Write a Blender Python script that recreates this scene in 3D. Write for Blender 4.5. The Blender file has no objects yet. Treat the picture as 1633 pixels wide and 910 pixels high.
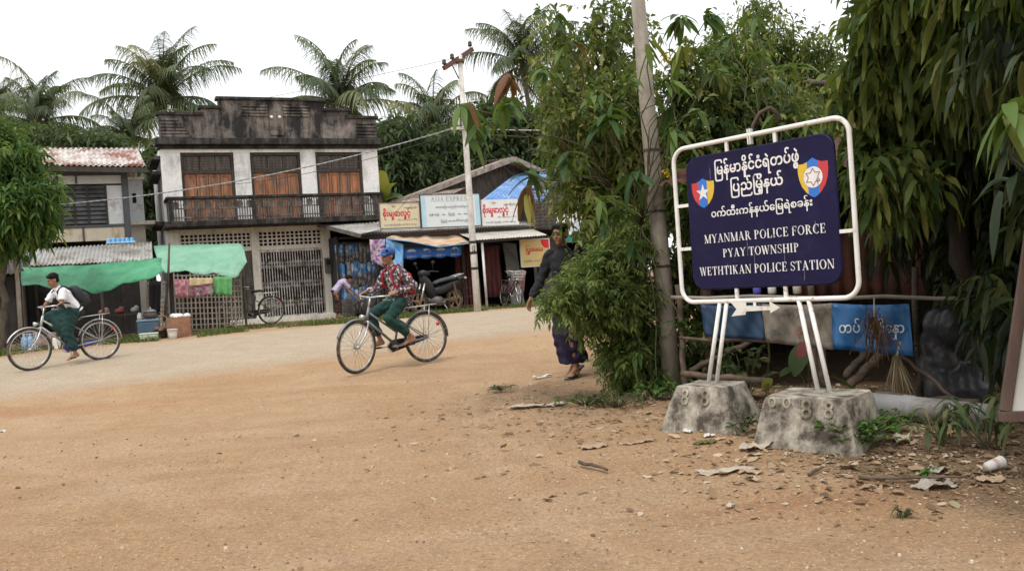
import bpy, bmesh, math, random
import numpy as np
from mathutils import Vector, Matrix

random.seed(7)
SC = bpy.context.scene
COL = SC.collection

# ------------------------------------------------------------------ camera
IW, IH, F = 1633.0, 910.0, 1414.0
CAMZ = 1.17
ROLL = math.atan(0.068)
PITCH = math.atan(12.0 / F)
Fw = Vector((0, math.cos(PITCH), -math.sin(PITCH)))
U0 = Vector((0, math.sin(PITCH), math.cos(PITCH)))
R0 = Vector((1, 0, 0))
Rv = R0 * math.cos(ROLL) - U0 * math.sin(ROLL)
Uv = R0 * math.sin(ROLL) + U0 * math.cos(ROLL)
CP = Vector((0, 0, CAMZ))
cam = bpy.data.cameras.new('camera')
cam.sensor_width = 36.0
cam.lens = F / IW * 36.0
cam.clip_start = 0.1
cam.clip_end = 2000
camo = bpy.data.objects.new('camera', cam)
COL.objects.link(camo)
camo.matrix_world = Matrix((
    (Rv.x, Uv.x, -Fw.x, CP.x), (Rv.y, Uv.y, -Fw.y, CP.y), (Rv.z, Uv.z, -Fw.z, CP.z), (0, 0, 0, 1)))
SC.camera = camo

# ------------------------------------------------------------------ light
SUN_EL, SUN_AZ = 62.0, 205.0          # degrees; azimuth the light comes from (0 = +Y, clockwise)
world = bpy.data.worlds.new('World')
SC.world = world
world.use_nodes = True
wn, wl = world.node_tree.nodes, world.node_tree.links
bg = wn['Background']
sky = wn.new('ShaderNodeTexSky')
sky.sky_type = 'NISHITA'
sky.sun_disc = False
sky.sun_elevation = math.radians(SUN_EL)
sky.sun_rotation = math.radians(SUN_AZ)
sky.dust_density = 4.0
mixw = wn.new('ShaderNodeMix')
mixw.data_type = 'RGBA'
mixw.inputs[0].default_value = 0.9     # thick even cloud over the clear sky
mixw.inputs[7].default_value = (9.6, 9.75, 9.9, 1)
wl.new(sky.outputs[0], mixw.inputs[6])
wl.new(mixw.outputs[2], bg.inputs[0])
bg.inputs[1].default_value = 0.108
sun = bpy.data.lights.new('sun', 'SUN')
sun.energy = 1.6
sun.angle = math.radians(15)
sun.color = (1.0, 0.965, 0.91)
suno = bpy.data.objects.new('sun', sun)
COL.objects.link(suno)
_e, _a = math.radians(SUN_EL), math.radians(SUN_AZ)
sd = Vector((math.sin(_a) * math.cos(_e), math.cos(_a) * math.cos(_e), math.sin(_e)))
suno.rotation_euler = sd.to_track_quat('Z', 'Y').to_euler()
suno.location = (0, 0, 30)
SC.view_settings.view_transform = 'Standard'
SC.view_settings.look = 'None'
SC.view_settings.exposure = 0.38
SC.view_settings.gamma = 1.0
SC.render.engine = 'CYCLES'
SC.cycles.max_bounces = 6
SC.cycles.diffuse_bounces = 3
SC.cycles.glossy_bounces = 2
SC.cycles.transmission_bounces = 3
SC.cycles.transparent_max_bounces = 4
SC.cycles.use_denoising = True
SC.cycles.caustics_reflective = False
SC.cycles.caustics_refractive = False

# ------------------------------------------------------------------ geometry helpers
def ray(px, py):
    return Fw + Rv * ((px - IW / 2) / F) + Uv * ((IH / 2 - py) / F)
def P(px, py, d):
    return CP + ray(px, py) * d
GY = [-500, 0, 9.3, 12, 14.2, 17.5, 20, 22, 25, 28, 60, 500]
GZ = [0, 0, 0.0, .07, .24, .39, .44, .43, .38, .31, .3, .3]
def _sm(x, xs, ys):
    return sum(np.interp(x + o, xs, ys) for o in (-.9, -.45, 0, .45, .9)) / 5.0
def zg0(x, y):
    x = np.asarray(x, float); y = np.asarray(y, float)
    z = _sm(y, GY, GZ)
    z = z + .12 * np.exp(-(((x - 2.1) / 1.5) ** 2 + ((y - 5.9) / 1.1) ** 2)) * (y > 0)
    z = z + .05 * np.exp(-(((x - .2) / .8) ** 2 + ((y - 9.0) / 1.2) ** 2))
    return z
def zg(x, y):
    return float(zg0(x, y))
def gpt(px, py):
    """point of the ground seen at a pixel"""
    r = ray(px, py); d = 1.0
    while d < 80:
        p = CP + r * d
        if p.z < zg(p.x, p.y): break
        d += .05
    return CP + r * d
def on_ground(px, d):
    """ground point at a column near the horizon and a depth"""
    p = P(px, 500, d)
    for _ in range(4):
        z = zg(p.x, p.y)
        r = ray(px, 500)
        p = Vector((p.x, p.y, z))
    return p

def vnoise(x, y, seed=0):
    def h(i, j):
        n = (i * 374761393 + j * 668265263 + seed * 974711) & 0x7fffffff
        n = ((n ^ (n >> 13)) * 1274126177) & 0x7fffffff
        return ((n ^ (n >> 16)) & 0xffff) / 65535.0
    xi = np.floor(x).astype(np.int64); yi = np.floor(y).astype(np.int64)
    fx = x - xi; fy = y - yi
    fx = fx * fx * (3 - 2 * fx); fy = fy * fy * (3 - 2 * fy)
    a = h(xi, yi); b = h(xi + 1, yi); c = h(xi, yi + 1); d = h(xi + 1, yi + 1)
    return (a * (1 - fx) + b * fx) * (1 - fy) + (c * (1 - fx) + d * fx) * fy

MW = {}
def thing(name, label, cat, loc=(0, 0, 0), rotz=0.0, group=None, mat=None):
    o = bpy.data.objects.new(name, None)
    o.empty_display_size = .2
    COL.objects.link(o)
    m = mat if mat is not None else Matrix.Translation(Vector(loc)) @ Matrix.Rotation(rotz, 4, 'Z')
    o.matrix_world = m
    MW[o] = m.copy()
    tag(o, label, cat, group)
    return o
def tag(o, label, cat, group=None):
    o['label'] = label; o['category'] = cat
    if group: o['group'] = group
    return o
def struct(o):
    o['kind'] = 'structure'; return o
def stuff(o):
    o['kind'] = 'stuff'; return o
def link_mesh(name, me, parent=None):
    o = bpy.data.objects.new(name, me)
    COL.objects.link(o)
    if parent is not None:
        o.parent = parent
        MW[o] = MW[parent]
    else:
        MW[o] = Matrix.Identity(4)
    return o
def dup(root, mat=None, label=None, group=None):
    def cp(o, par):
        c = o.copy(); COL.objects.link(c)
        if par is not None:
            c.parent = par
            c.matrix_parent_inverse = o.matrix_parent_inverse.copy()
        for ch in o.children: cp(ch, c)
        return c
    r = cp(root, None)
    if mat is not None: r.matrix_world = mat; MW[r] = mat
    if label: r['label'] = label
    if group: r['group'] = group
    return r

class MB:
    def __init__(s): s.v = []; s.f = []; s.local = False
    def add(s, vs, fs):
        b = len(s.v)
        s.v += [Vector(v) for v in vs]
        s.f += [tuple(i + b for i in f) for f in fs]
        return s
    def box(s, c, sz, M=None):
        x, y, z = sz[0] / 2, sz[1] / 2, sz[2] / 2
        vs = [Vector((i * x, j * y, k * z)) for k in (-1, 1) for j in (-1, 1) for i in (-1, 1)]
        if M is not None: vs = [M @ v for v in vs]
        c = Vector(c)
        return s.add([v + c for v in vs], [(0, 2, 3, 1), (4, 5, 7, 6), (0, 1, 5, 4), (2, 6, 7, 3), (0, 4, 6, 2), (1, 3, 7, 5)])
    def hexa(s, b, t):
        """solid between two quads with matching corners"""
        return s.add(list(b) + list(t), [(3, 2, 1, 0), (4, 5, 6, 7), (0, 1, 5, 4), (1, 2, 6, 5), (2, 3, 7, 6), (3, 0, 4, 7)])
    def bar(s, a, b, w, h=None, up=(0, 0, 1)):
        a = Vector(a); b = Vector(b); h = h or w
        d = (b - a).normalized(); u = Vector(up)
        if abs(d.dot(u)) > .98: u = Vector((1, 0, 0))
        sd_ = d.cross(u).normalized(); u = sd_.cross(d)
        q = [(-w / 2, -h / 2), (w / 2, -h / 2), (w / 2, h / 2), (-w / 2, h / 2)]
        return s.hexa([a + sd_ * i + u * j for i, j in q], [b + sd_ * i + u * j for i, j in q])
    def tube(s, pts, r, n=8, cap=True, sx=1.0):
        pts = [Vector(p) for p in pts]
        if not hasattr(r, '__len__'): r = [r] * len(pts)
        base = len(s.v); prev = None
        for i, p in enumerate(pts):
            d = (pts[min(i + 1, len(pts) - 1)] - pts[max(i - 1, 0)])
            if d.length < 1e-9: d = Vector((0, 0, 1))
            d.normalize()
            if prev is None:
                a = Vector((0, 0, 1)) if abs(d.z) < .9 else Vector((1, 0, 0))
                x = d.cross(a).normalized()
            else:
                x = (prev - d * prev.dot(d))
                x = x.normalized() if x.length > 1e-6 else d.orthogonal().normalized()
            prev = x; y = d.cross(x)
            for k in range(n):
                t = 2 * math.pi * k / n
                s.v.append(p + x * (math.cos(t) * r[i] * sx) + y * (math.sin(t) * r[i]))
        for i in range(len(pts) - 1):
            for k in range(n):
                a = base + i * n + k; b = base + i * n + (k + 1) % n
                s.f.append((a, b, b + n, a + n))
        if cap:
            s.f.append(tuple(base + k for k in range(n))[::-1])
            s.f.append(tuple(base + (len(pts) - 1) * n + k for k in range(n)))
        return s
    def loft(s, rings, cap=True):
        n = len(rings[0]); base = len(s.v)
        for r in rings: s.v += [Vector(p) for p in r]
        for i in range(len(rings) - 1):
            for k in range(n):
                a = base + i * n + k; b = base + i * n + (k + 1) % n
                s.f.append((a, b, b + n, a + n))
        if cap:
            s.f.append(tuple(base + k for k in range(n))[::-1])
            s.f.append(tuple(base + (len(rings) - 1) * n + k for k in range(n)))
        return s
    def ball(s, c, r, M=None, nu=12, nv=8):
        if not hasattr(r, '__len__'): r = (r, r, r)
        c = Vector(c); rings = []
        for j in range(nv + 1):
            t = math.pi * (j / nv) ; t = min(max(t, .05), math.pi - .05)
            rg = []
            for k in range(nu):
                a = 2 * math.pi * k / nu
                v = Vector((r[0] * math.sin(t) * math.cos(a), r[1] * math.sin(t) * math.sin(a), -r[2] * math.cos(t)))
                rg.append(c + (M @ v if M is not None else v))
            rings.append(rg)
        return s.loft(rings)
    def capsule(s, a, b, ra, rb, n=12):
        a = Vector(a); b = Vector(b); d = (b - a)
        L = d.length
        d = d / L if L > 1e-6 else Vector((0, 0, 1))
        pts = []; rs = []
        for t in (-.98, -.8, -.45): pts.append(a + d * ra * t); rs.append(ra * math.sqrt(1 - t * t))
        pts.append(a); rs.append(ra); pts.append(b if L > 1e-6 else a + d * 1e-4); rs.append(rb)
        for t in (.45, .8, .98): pts.append(b + d * rb * t); rs.append(rb * math.sqrt(1 - t * t))
        return s.tube(pts, rs, n)
    def torus(s, c, ax, R, r, n=40, m=8, sx=1.0):
        c = Vector(c); ax = Vector(ax).normalized(); x = ax.orthogonal().normalized(); y = ax.cross(x)
        base = len(s.v)
        for i in range(n):
            a = 2 * math.pi * i / n; dr = x * math.cos(a) + y * math.sin(a)
            for k in range(m):
                b = 2 * math.pi * k / m
                s.v.append(c + dr * (R + r * math.cos(b)) + ax * (r * sx * math.sin(b)))
        for i in range(n):
            for k in range(m):
                a = base + i * m + k; b = base + i * m + (k + 1) % m
                a2 = base + ((i + 1) % n) * m + k; b2 = base + ((i + 1) % n) * m + (k + 1) % m
                s.f.append((a, b, b2, a2))
        return s
    def prism(s, poly, fn, d0, d1):
        """extrude the 2D outline: fn(x, y, depth) -> point"""
        n = len(poly)
        vs = [fn(x, y, d0) for x, y in poly] + [fn(x, y, d1) for x, y in poly]
        fs = [tuple(range(n))[::-1], tuple(range(n, 2 * n))]
        fs += [(i, (i + 1) % n, n + (i + 1) % n, n + i) for i in range(n)]
        return s.add(vs, fs)
    def sheet(s, grid, th=0.0):
        """grid of points (rows); th > 0 gives it thickness"""
        nr, nc = len(grid), len(grid[0])
        base = len(s.v)
        g = [[Vector(p) for p in row] for row in grid]
        for row in g: s.v += row
        for i in range(nr - 1):
            for j in range(nc - 1):
                a = base + i * nc + j
                s.f.append((a, a + 1, a + nc + 1, a + nc))
        if th > 0:
            b2 = len(s.v)
            nrm = []
            for i in range(nr):
                for j in range(nc):
                    du = g[i][min(j + 1, nc - 1)] - g[i][max(j - 1, 0)]
                    dv = g[min(i + 1, nr - 1)][j] - g[max(i - 1, 0)][j]
                    n_ = du.cross(dv)
                    n_ = n_.normalized() if n_.length > 1e-9 else Vector((0, 0, 1))
                    s.v.append(g[i][j] - n_ * th)
            for i in range(nr - 1):
                for j in range(nc - 1):
                    a = b2 + i * nc + j
                    s.f.append((a, a + nc, a + nc + 1, a + 1))
            rim = [(0, j) for j in range(nc)] + [(i, nc - 1) for i in range(1, nr)] + [(nr - 1, j) for j in range(nc - 2, -1, -1)] + [(i, 0) for i in range(nr - 2, 0, -1)]
            for k in range(len(rim)):
                (i, j), (i2, j2) = rim[k], rim[(k + 1) % len(rim)]
                a = i * nc + j; b = i2 * nc + j2
                s.f.append((base + a, b2 + a, b2 + b, base + b))
        return s
    def apart(s, name, mat, parent=None, **kw):
        """every loose piece becomes an object of its own"""
        par = list(range(len(s.v)))
        def find(i):
            while par[i] != i: par[i] = par[par[i]]; i = par[i]
            return i
        for f in s.f:
            a = find(f[0])
            for i in f[1:]: par[find(i)] = a
        fs = {}
        for f in s.f: fs.setdefault(find(f[0]), []).append(f)
        out = []
        for k, ff in fs.items():
            ids = sorted({i for f in ff for i in f}); m = {i: j for j, i in enumerate(ids)}
            mb = MB(); mb.v = [s.v[i] for i in ids]; mb.f = [tuple(m[i] for i in f) for f in ff]
            out.append(mb.build(name, mat, parent, **kw))
        return out
    def build(s, name, mat, parent=None, smooth=False, bevel=0.0, local=False):
        vs = s.v
        if parent is not None and not local:
            inv = MW[parent].inverted()
            vs = [inv @ v for v in vs]
        me = bpy.data.meshes.new(name)
        me.from_pydata([tuple(v) for v in vs], [], s.f)
        if mat is not None: me.materials.append(mat)
        bm = bmesh.new(); bm.from_mesh(me)
        bmesh.ops.recalc_face_normals(bm, faces=bm.faces)
        bm.to_mesh(me); bm.free()
        if smooth:
            me.polygons.foreach_set('use_smooth', [True] * len(me.polygons))
        o = link_mesh(name, me, parent)
        if bevel > 0:
            b = o.modifiers.new('bevel', 'BEVEL'); b.width = bevel; b.segments = 2; b.limit_method = 'ANGLE'
        return o

class Pl:
    """an upright plane: u runs along it to the right, n points out of it to the street"""
    def __init__(s, o, u):
        s.o = Vector((o[0], o[1], 0)); s.u = Vector((u[0], u[1], 0)).normalized(); s.n = Vector((s.u.y, -s.u.x, 0))
    def at(s, px, py, off=0.0):
        r = ray(px, py); o = s.o + s.n * off
        t = (o - CP).dot(s.n) / r.dot(s.n)
        p = CP + r * t
        return (p - s.o).dot(s.u), p.z
    def pt(s, a, z, off=0.0):
        return s.o + s.u * a + s.n * off + Vector((0, 0, z))
    def px(s, px, py, off=0.0):
        a, z = s.at(px, py, off); return s.pt(a, z, off)
    def R(s, x0, y0, x1, y1, off=0.0):
        ym, xm = (y0 + y1) / 2, (x0 + x1) / 2
        return s.at(x0, ym, off)[0], s.at(x1, ym, off)[0], s.at(xm, y1, off)[1], s.at(xm, y0, off)[1]
    def box(s, mb, a0, a1, z0, z1, d0, d1):
        q = lambda z: [s.pt(a0, z, d0), s.pt(a1, z, d0), s.pt(a1, z, d1), s.pt(a0, z, d1)]
        return mb.hexa(q(z0), q(z1))
    def pbox(s, mb, x0, y0, x1, y1, d0, d1, off=None):
        a0, a1, z0, z1 = s.R(x0, y0, x1, y1, d1 if off is None else off)
        return s.box(mb, a0, a1, z0, z1, d0, d1)
def one(fn, name, mat, parent=None, **kw):
    mb = MB(); fn(mb); return mb.build(name, mat, parent, **kw)

# ------------------------------------------------------------------ materials
MATS = {}
def _new(name):
    m = bpy.data.materials.new(name); m.use_nodes = True
    n = m.node_tree.nodes; l = m.node_tree.links
    return m, n, l, n['Principled BSDF']
def ramp(n, l, src, stops):
    r = n.new('ShaderNodeValToRGB')
    el = r.color_ramp.elements
    while len(el) < len(stops): el.new(.5)
    for e, (p, c) in zip(el, stops):
        e.position = p; e.color = (*c, 1) if len(c) == 3 else c
    l.new(src, r.inputs[0]); return r
def coords(n, l, scale=(1, 1, 1), kind='Object'):
    if kind == 'World':
        tc = n.new('ShaderNodeNewGeometry'); out = tc.outputs['Position']
    else:
        tc = n.new('ShaderNodeTexCoord'); out = tc.outputs[kind]
    mp = n.new('ShaderNodeMapping'); mp.inputs['Scale'].default_value = scale
    l.new(out, mp.inputs[0]); return mp.outputs[0]
def noise_tex(n, l, vec, scale, detail=4, rough=.6, dist=0.0):
    t = n.new('ShaderNodeTexNoise'); t.inputs['Scale'].default_value = scale
    t.inputs['Detail'].default_value = detail; t.inputs['Roughness'].default_value = rough
    t.inputs['Distortion'].default_value = dist
    l.new(vec, t.inputs['Vector']); return t.outputs[0]
def mixc(n, l, fac, a, b, mode='MIX'):
    m = n.new('ShaderNodeMix'); m.data_type = 'RGBA'; m.blend_type = mode
    for sock, v in ((0, fac), (6, a), (7, b)):
        if isinstance(v, (int, float)): m.inputs[sock].default_value = v
        elif isinstance(v, tuple): m.inputs[sock].default_value = (*v[:3], 1)
        else: l.new(v, m.inputs[sock])
    return m.outputs[2]
def bump(n, l, bs, h, strength=.3, dist=.01):
    b = n.new('ShaderNodeBump'); b.inputs['Strength'].default_value = strength; b.inputs['Distance'].default_value = dist
    l.new(h, b.inputs['Height']); l.new(b.outputs[0], bs.inputs['Normal'])
def pm(name, col, rough=.7, var=.25, scale=6, dirt=None, dirt_amt=.5, dscale=3, stretch=(1, 1, 1), metal=0.0, bmp=.15, bdist=.005, kind='Object', spec=.4):
    """plain procedural paint/wood/cloth/metal: two tones of noise, optional dirt with its own shape, fine bump"""
    if name in MATS: return MATS[name]
    m, n, l, bs = _new(name)
    v = coords(n, l, stretch, kind)
    a = tuple(min(1, c * (1 + var)) for c in col); b = tuple(c * (1 - var) for c in col)
    nz = noise_tex(n, l, v, scale, 5, .65)
    c = ramp(n, l, nz, [(.3, b), (.7, a)]).outputs[0]
    if dirt is not None:
        d = noise_tex(n, l, v, dscale, 6, .7, .4)
        dm = ramp(n, l, d, [(.62 - dirt_amt * .35, (0, 0, 0)), (.72 - dirt_amt * .2, (1, 1, 1))]).outputs[0]
        c = mixc(n, l, dm, c, dirt)
    l.new(c, bs.inputs['Base Color'])
    bs.inputs['Roughness'].default_value = rough
    bs.inputs['Metallic'].default_value = metal
    bs.inputs['Specular IOR Level'].default_value = spec
    if bmp: bump(n, l, bs, noise_tex(n, l, v, scale * 6, 4, .7), bmp, bdist)
    MATS[name] = m; return m
def leafmat(name, stops, trans=.3, rough=.58, spec=.22):
    """leaf colour from a per-leaf attribute"""
    m, n, l, bs = _new(name)
    at = n.new('ShaderNodeAttribute'); at.attribute_name = 'tint'
    c = ramp(n, l, at.outputs['Fac'], stops).outputs[0]
    v = coords(n, l, (1, 1, 1))
    nz = noise_tex(n, l, v, 30, 2, .5)
    c = mixc(n, l, .35, c, mixc(n, l, nz, tuple(.55 for _ in range(3)), tuple(1.0 for _ in range(3))), 'MULTIPLY')
    l.new(c, bs.inputs['Base Color'])
    bs.inputs['Roughness'].default_value = rough
    bs.inputs['Specular IOR Level'].default_value = spec
    tr = n.new('ShaderNodeBsdfTranslucent'); l.new(mixc(n, l, .4, c, (.25, .35, .04)), tr.inputs[0])
    mx = n.new('ShaderNodeMixShader'); mx.inputs[0].default_value = trans
    out = n['Material Output']
    l.new(bs.outputs[0], mx.inputs[1]); l.new(tr.outputs[0], mx.inputs[2]); l.new(mx.outputs[0], out.inputs[0])
    return m

# ------------------------------------------------------------------ leaves in bulk
def fast_mesh(name, V, Q, mat, parent=None, tint=None, smooth=True):
    """V (n,3) world points, Q (m,4) quads"""
    if parent is not None:
        inv = np.array(MW[parent].inverted())
        V = V @ inv[:3, :3].T + inv[:3, 3]
    me = bpy.data.meshes.new(name)
    me.vertices.add(len(V)); me.vertices.foreach_set('co', np.ascontiguousarray(V, dtype=np.float32).ravel())
    me.loops.add(Q.size); me.loops.foreach_set('vertex_index', np.ascontiguousarray(Q, dtype=np.int32).ravel())
    me.polygons.add(len(Q)); me.polygons.foreach_set('loop_start', np.arange(0, Q.size, 4, dtype=np.int32))
    me.polygons.foreach_set('use_smooth', np.full(len(Q), smooth))
    if tint is not None:
        a = me.attributes.new('tint', 'FLOAT', 'POINT'); a.data.foreach_set('value', np.ascontiguousarray(tint, dtype=np.float32))
    me.materials.append(mat)
    me.update(calc_edges=True); me.validate()
    return link_mesh(name, me, parent)
def nrm(a):
    return a / np.maximum(np.linalg.norm(a, axis=-1, keepdims=True), 1e-9)
def leaf_arrays(pos, dirs, L, W, tint, seg=3, droop=.3, fold=.25, wav=0.0, prof='lance', rng=None, roll=.5):
    """every leaf a folded, drooping blade of seg*2 quads"""
    N = len(pos)
    rng = rng or np.random.default_rng(1)
    D = nrm(dirs)
    up = np.tile(np.array([0., 0., 1.]), (N, 1)) + rng.normal(0, roll, (N, 3))
    S = nrm(np.cross(D, up)); Nn = np.cross(S, D)
    V = np.zeros((N, seg + 1, 3, 3)); ph = rng.uniform(0, 6.28, N)
    dr = droop * rng.uniform(.5, 1.5, N)
    for i in range(seg + 1):
        t = i / seg
        if prof == 'lance': w = max(.04, math.sin(math.pi * min(1, t * .92 + .06)) ** .8 * (1 - .35 * t))
        elif prof == 'oval': w = max(.05, math.sin(math.pi * min(1, t * .94 + .05)) ** .6)
        else: w = max(.03, (1 - t) ** .7)
        c = pos + D * (L * t * (1 - .15 * dr * t))[:, None]
        c = c.copy(); c[:, 2] -= dr * L * t * t
        hw = W * .5 * w
        wv = wav * W * np.sin(t * 9 + ph)
        e = Nn * (fold * hw)[:, None]
        V[:, i, 0] = c - S * hw[:, None] + e + Nn * wv[:, None]
        V[:, i, 1] = c
        V[:, i, 2] = c + S * hw[:, None] + e - Nn * wv[:, None]
    k = (seg + 1) * 3
    q = []
    for i in range(seg):
        a = i * 3
        q += [(a, a + 1, a + 4, a + 3), (a + 1, a + 2, a + 5, a + 4)]
    q = np.array(q)
    Q = (q[None] + (np.arange(N) * k)[:, None, None]).reshape(-1, 4)
    return V.reshape(-1, 3), Q, np.repeat(tint, k)
class Leaves:
    def __init__(s): s.V = []; s.Q = []; s.T = []; s.n = 0
    def add(s, V, Q, T):
        s.V.append(V); s.Q.append(Q + s.n); s.T.append(T); s.n += len(V)
    def build(s, name, mat, parent=None):
        return fast_mesh(name, np.concatenate(s.V), np.concatenate(s.Q), mat, parent, np.concatenate(s.T))

# ------------------------------------------------------------------ lettering
def text_mesh(body, offset=0.0):
    c = bpy.data.curves.new('lettering', 'FONT'); c.body = body; c.size = 1; c.resolution_u = 3
    o = bpy.data.objects.new('lettering', c); COL.objects.link(o)
    dg = bpy.context.evaluated_depsgraph_get(); dg.update()
    me = bpy.data.meshes.new_from_object(o.evaluated_get(dg))
    bm = bmesh.new(); bm.from_mesh(me)
    bmesh.ops.remove_doubles(bm, verts=bm.verts, dist=1e-5)
    bm.verts.ensure_lookup_table()
    isl = {}; k = 0
    for v in bm.verts:
        if v.index in isl: continue
        st = [v]; isl[v.index] = k
        while st:
            a = st.pop()
            for e in a.link_edges:
                b = e.other_vert(a)
                if b.index not in isl: isl[b.index] = k; st.append(b)
        k += 1
    v0 = [(v.co.x, v.co.y, isl[v.index] % 3) for v in bm.verts]
    f0 = [tuple(v.index for v in f.verts) for f in bm.faces]
    vs, fs = [], []
    # bolder strokes: the same outline laid a few times, each shifted by the stroke gain and a hair higher
    for q, (dx, dy) in enumerate([(0, 0), (1, 1), (-1, 1), (-1, -1), (1, -1)] if offset > 0 else [(0, 0)]):
        n0 = len(vs); vs += [(x + dx * offset * .75, y + dy * offset * .75, (k + 3 * q) * .3) for x, y, k in v0]; fs += [tuple(i + n0 for i in f) for f in f0]
    bm.free(); bpy.data.objects.remove(o); bpy.data.curves.remove(c); bpy.data.meshes.remove(me)
    return vs, fs
def lay_text(mb, vs, fs, fn, w=None, h=None):
    """fit the lettering into a box w x h centred on 0,0; fn(x, y, layer) gives the point"""
    xs = [v[0] for v in vs]; ys = [v[1] for v in vs]
    x0, x1, y0, y1 = min(xs), max(xs), min(ys), max(ys)
    sx = w / (x1 - x0) if w else None; sy = h / (y1 - y0) if h else None
    sx = sx or sy; sy = sy or sx
    mb.add([fn((x - (x0 + x1) / 2) * sx, (y - (y0 + y1) / 2) * sy, k) for x, y, k in vs], fs)
def serif_text(s, gap=.09):
    """upright serif capitals built from strokes; returns verts, faces"""
    T, t, sf = .155, .05, .05
    out = MB(); x = 0.0; lay = [0]
    def poly(pts):
        out.add([(a + x, b, lay[0] % 7) for a, b in pts], [tuple(range(len(pts)))]); lay[0] += 1
    def rect(x0, y0, x1, y1): poly([(x0, y0), (x1, y0), (x1, y1), (x0, y1)])
    def st(x0, y0, x1, y1, w): poly([(x0 - w / 2, y0), (x0 + w / 2, y0), (x1 + w / 2, y1), (x1 - w / 2, y1)])
    def serif(cx, y, w=.27): rect(cx - w / 2, y if y == 0 else 1 - sf, cx + w / 2, sf if y == 0 else 1)
    def stem(cx, top=True, bot=True):
        rect(cx - T / 2, 0, cx + T / 2, 1)
        if bot: serif(cx, 0)
        if top: serif(cx, 1)
    def ring(cx, cy, rx, ry, a0, a1, tx=T, ty=t, n=16):
        for i in range(n):
            a = math.radians(a0 + (a1 - a0) * i / n); b = math.radians(a0 + (a1 - a0) * (i + 1) / n)
            poly([(cx + (rx - tx) * math.cos(a), cy + (ry - ty) * math.sin(a)), (cx + rx * math.cos(a), cy + ry * math.sin(a)),
                  (cx + rx * math.cos(b), cy + ry * math.sin(b)), (cx + (rx - tx) * math.cos(b), cy + (ry - ty) * math.sin(b))])
    for ch in s:
        if ch == ' ': x += .32; continue
        w = .7
        if ch == 'A':
            st(.1, 0, .36, 1, t); st(.62, 0, .36, 1, T); rect(.2, .3, .52, .35); serif(.1, 0, .22); serif(.62, 0, .27); w = .76
        elif ch == 'C': ring(.4, .5, .38, .51, 45, 318); rect(.64, .68, .68, .98); w = .72
        elif ch == 'E':
            stem(.16); rect(.16, 0, .58, t); rect(.16, 1 - t, .56, 1); rect(.16, .49, .44, .54); rect(.54, 0, .59, .25); rect(.52, .76, .57, 1); rect(.41, .4, .45, .63); w = .64
        elif ch == 'F':
            stem(.16); rect(.16, 1 - t, .56, 1); rect(.16, .49, .44, .54); rect(.52, .76, .57, 1); rect(.41, .4, .45, .63); w = .6
        elif ch == 'H': stem(.16); stem(.64); rect(.16, .48, .64, .53); w = .8
        elif ch == 'I': stem(.16); w = .32
        elif ch == 'K': stem(.16); st(.2, .4, .6, 1, t); st(.62, 0, .34, .56, T); serif(.6, 1, .24); serif(.64, 0, .27); w = .78
        elif ch == 'L': stem(.16); rect(.16, 0, .58, t); rect(.54, 0, .59, .28); w = .62
        elif ch == 'M':
            st(.12, 0, .12, 1, t); serif(.12, 0, .22); st(.16, 1, .46, 0, T); st(.8, 1, .46, 0, t); rect(.74, 0, .89, 1); serif(.81, 0); serif(.12, 1, .2); serif(.83, 1, .2); w = .96
        elif ch == 'N': st(.12, 0, .12, 1, t); st(.14, 1, .66, 0, T); st(.68, 0, .68, 1, t); serif(.12, 0, .22); serif(.1, 1, .2); serif(.68, 1, .22); w = .8
        elif ch == 'O': ring(.4, .5, .39, .51, 0, 360, n=26); w = .8
        elif ch == 'P': stem(.16); ring(.22, .74, .36, .26, -90, 90, T * .9, t); w = .62
        elif ch == 'R': stem(.16); ring(.22, .74, .35, .26, -90, 90, T * .9, t); st(.62, 0, .36, .5, T); serif(.66, 0, .2); w = .76
        elif ch == 'S':
            ring(.28, .74, .24, .27, 20, 200, .1, t); ring(.28, .74, .24, .24, 200, 262, .12, .1)
            ring(.28, .26, .26, .27, -160, 20, .1, t); ring(.28, .27, .26, .27, 20, 90, .14, .12); st(.15, .62, .42, .42, .16)
            rect(.47, .72, .51, .98); rect(.03, .02, .07, .28); w = .56
        elif ch == 'T': stem(.34, top=False); rect(.02, 1 - t, .66, 1); rect(.02, .74, .07, 1); rect(.61, .74, .66, 1); w = .68
        elif ch == 'U': rect(.1, .32, .1 + T, 1); serif(.17, 1); rect(.62, .3, .67, 1); serif(.645, 1, .2); ring(.385, .32, .285, .33, 180, 360, .12, .06); w = .78
        elif ch == 'W':
            st(.1, 1, .3, 0, T); st(.52, 1, .3, 0, t); st(.48, 1, .7, 0, T); st(.9, 1, .7, 0, t); serif(.1, 1, .26); serif(.9, 1, .2); w = 1.0
        elif ch == 'X': st(.1, 1, .6, 0, T); st(.6, 1, .1, 0, t); serif(.1, 1, .24); serif(.6, 1, .2); serif(.1, 0, .2); serif(.6, 0, .24); w = .7
        elif ch == 'Y': st(.1, 1, .36, .45, T); st(.62, 1, .36, .45, t); rect(.36 - T / 2, 0, .36 + T / 2, .48); serif(.36, 0); serif(.1, 1, .26); serif(.62, 1, .2); w = .72
        x += w + gap
    return [tuple(v) for v in out.v], out.f
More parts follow.
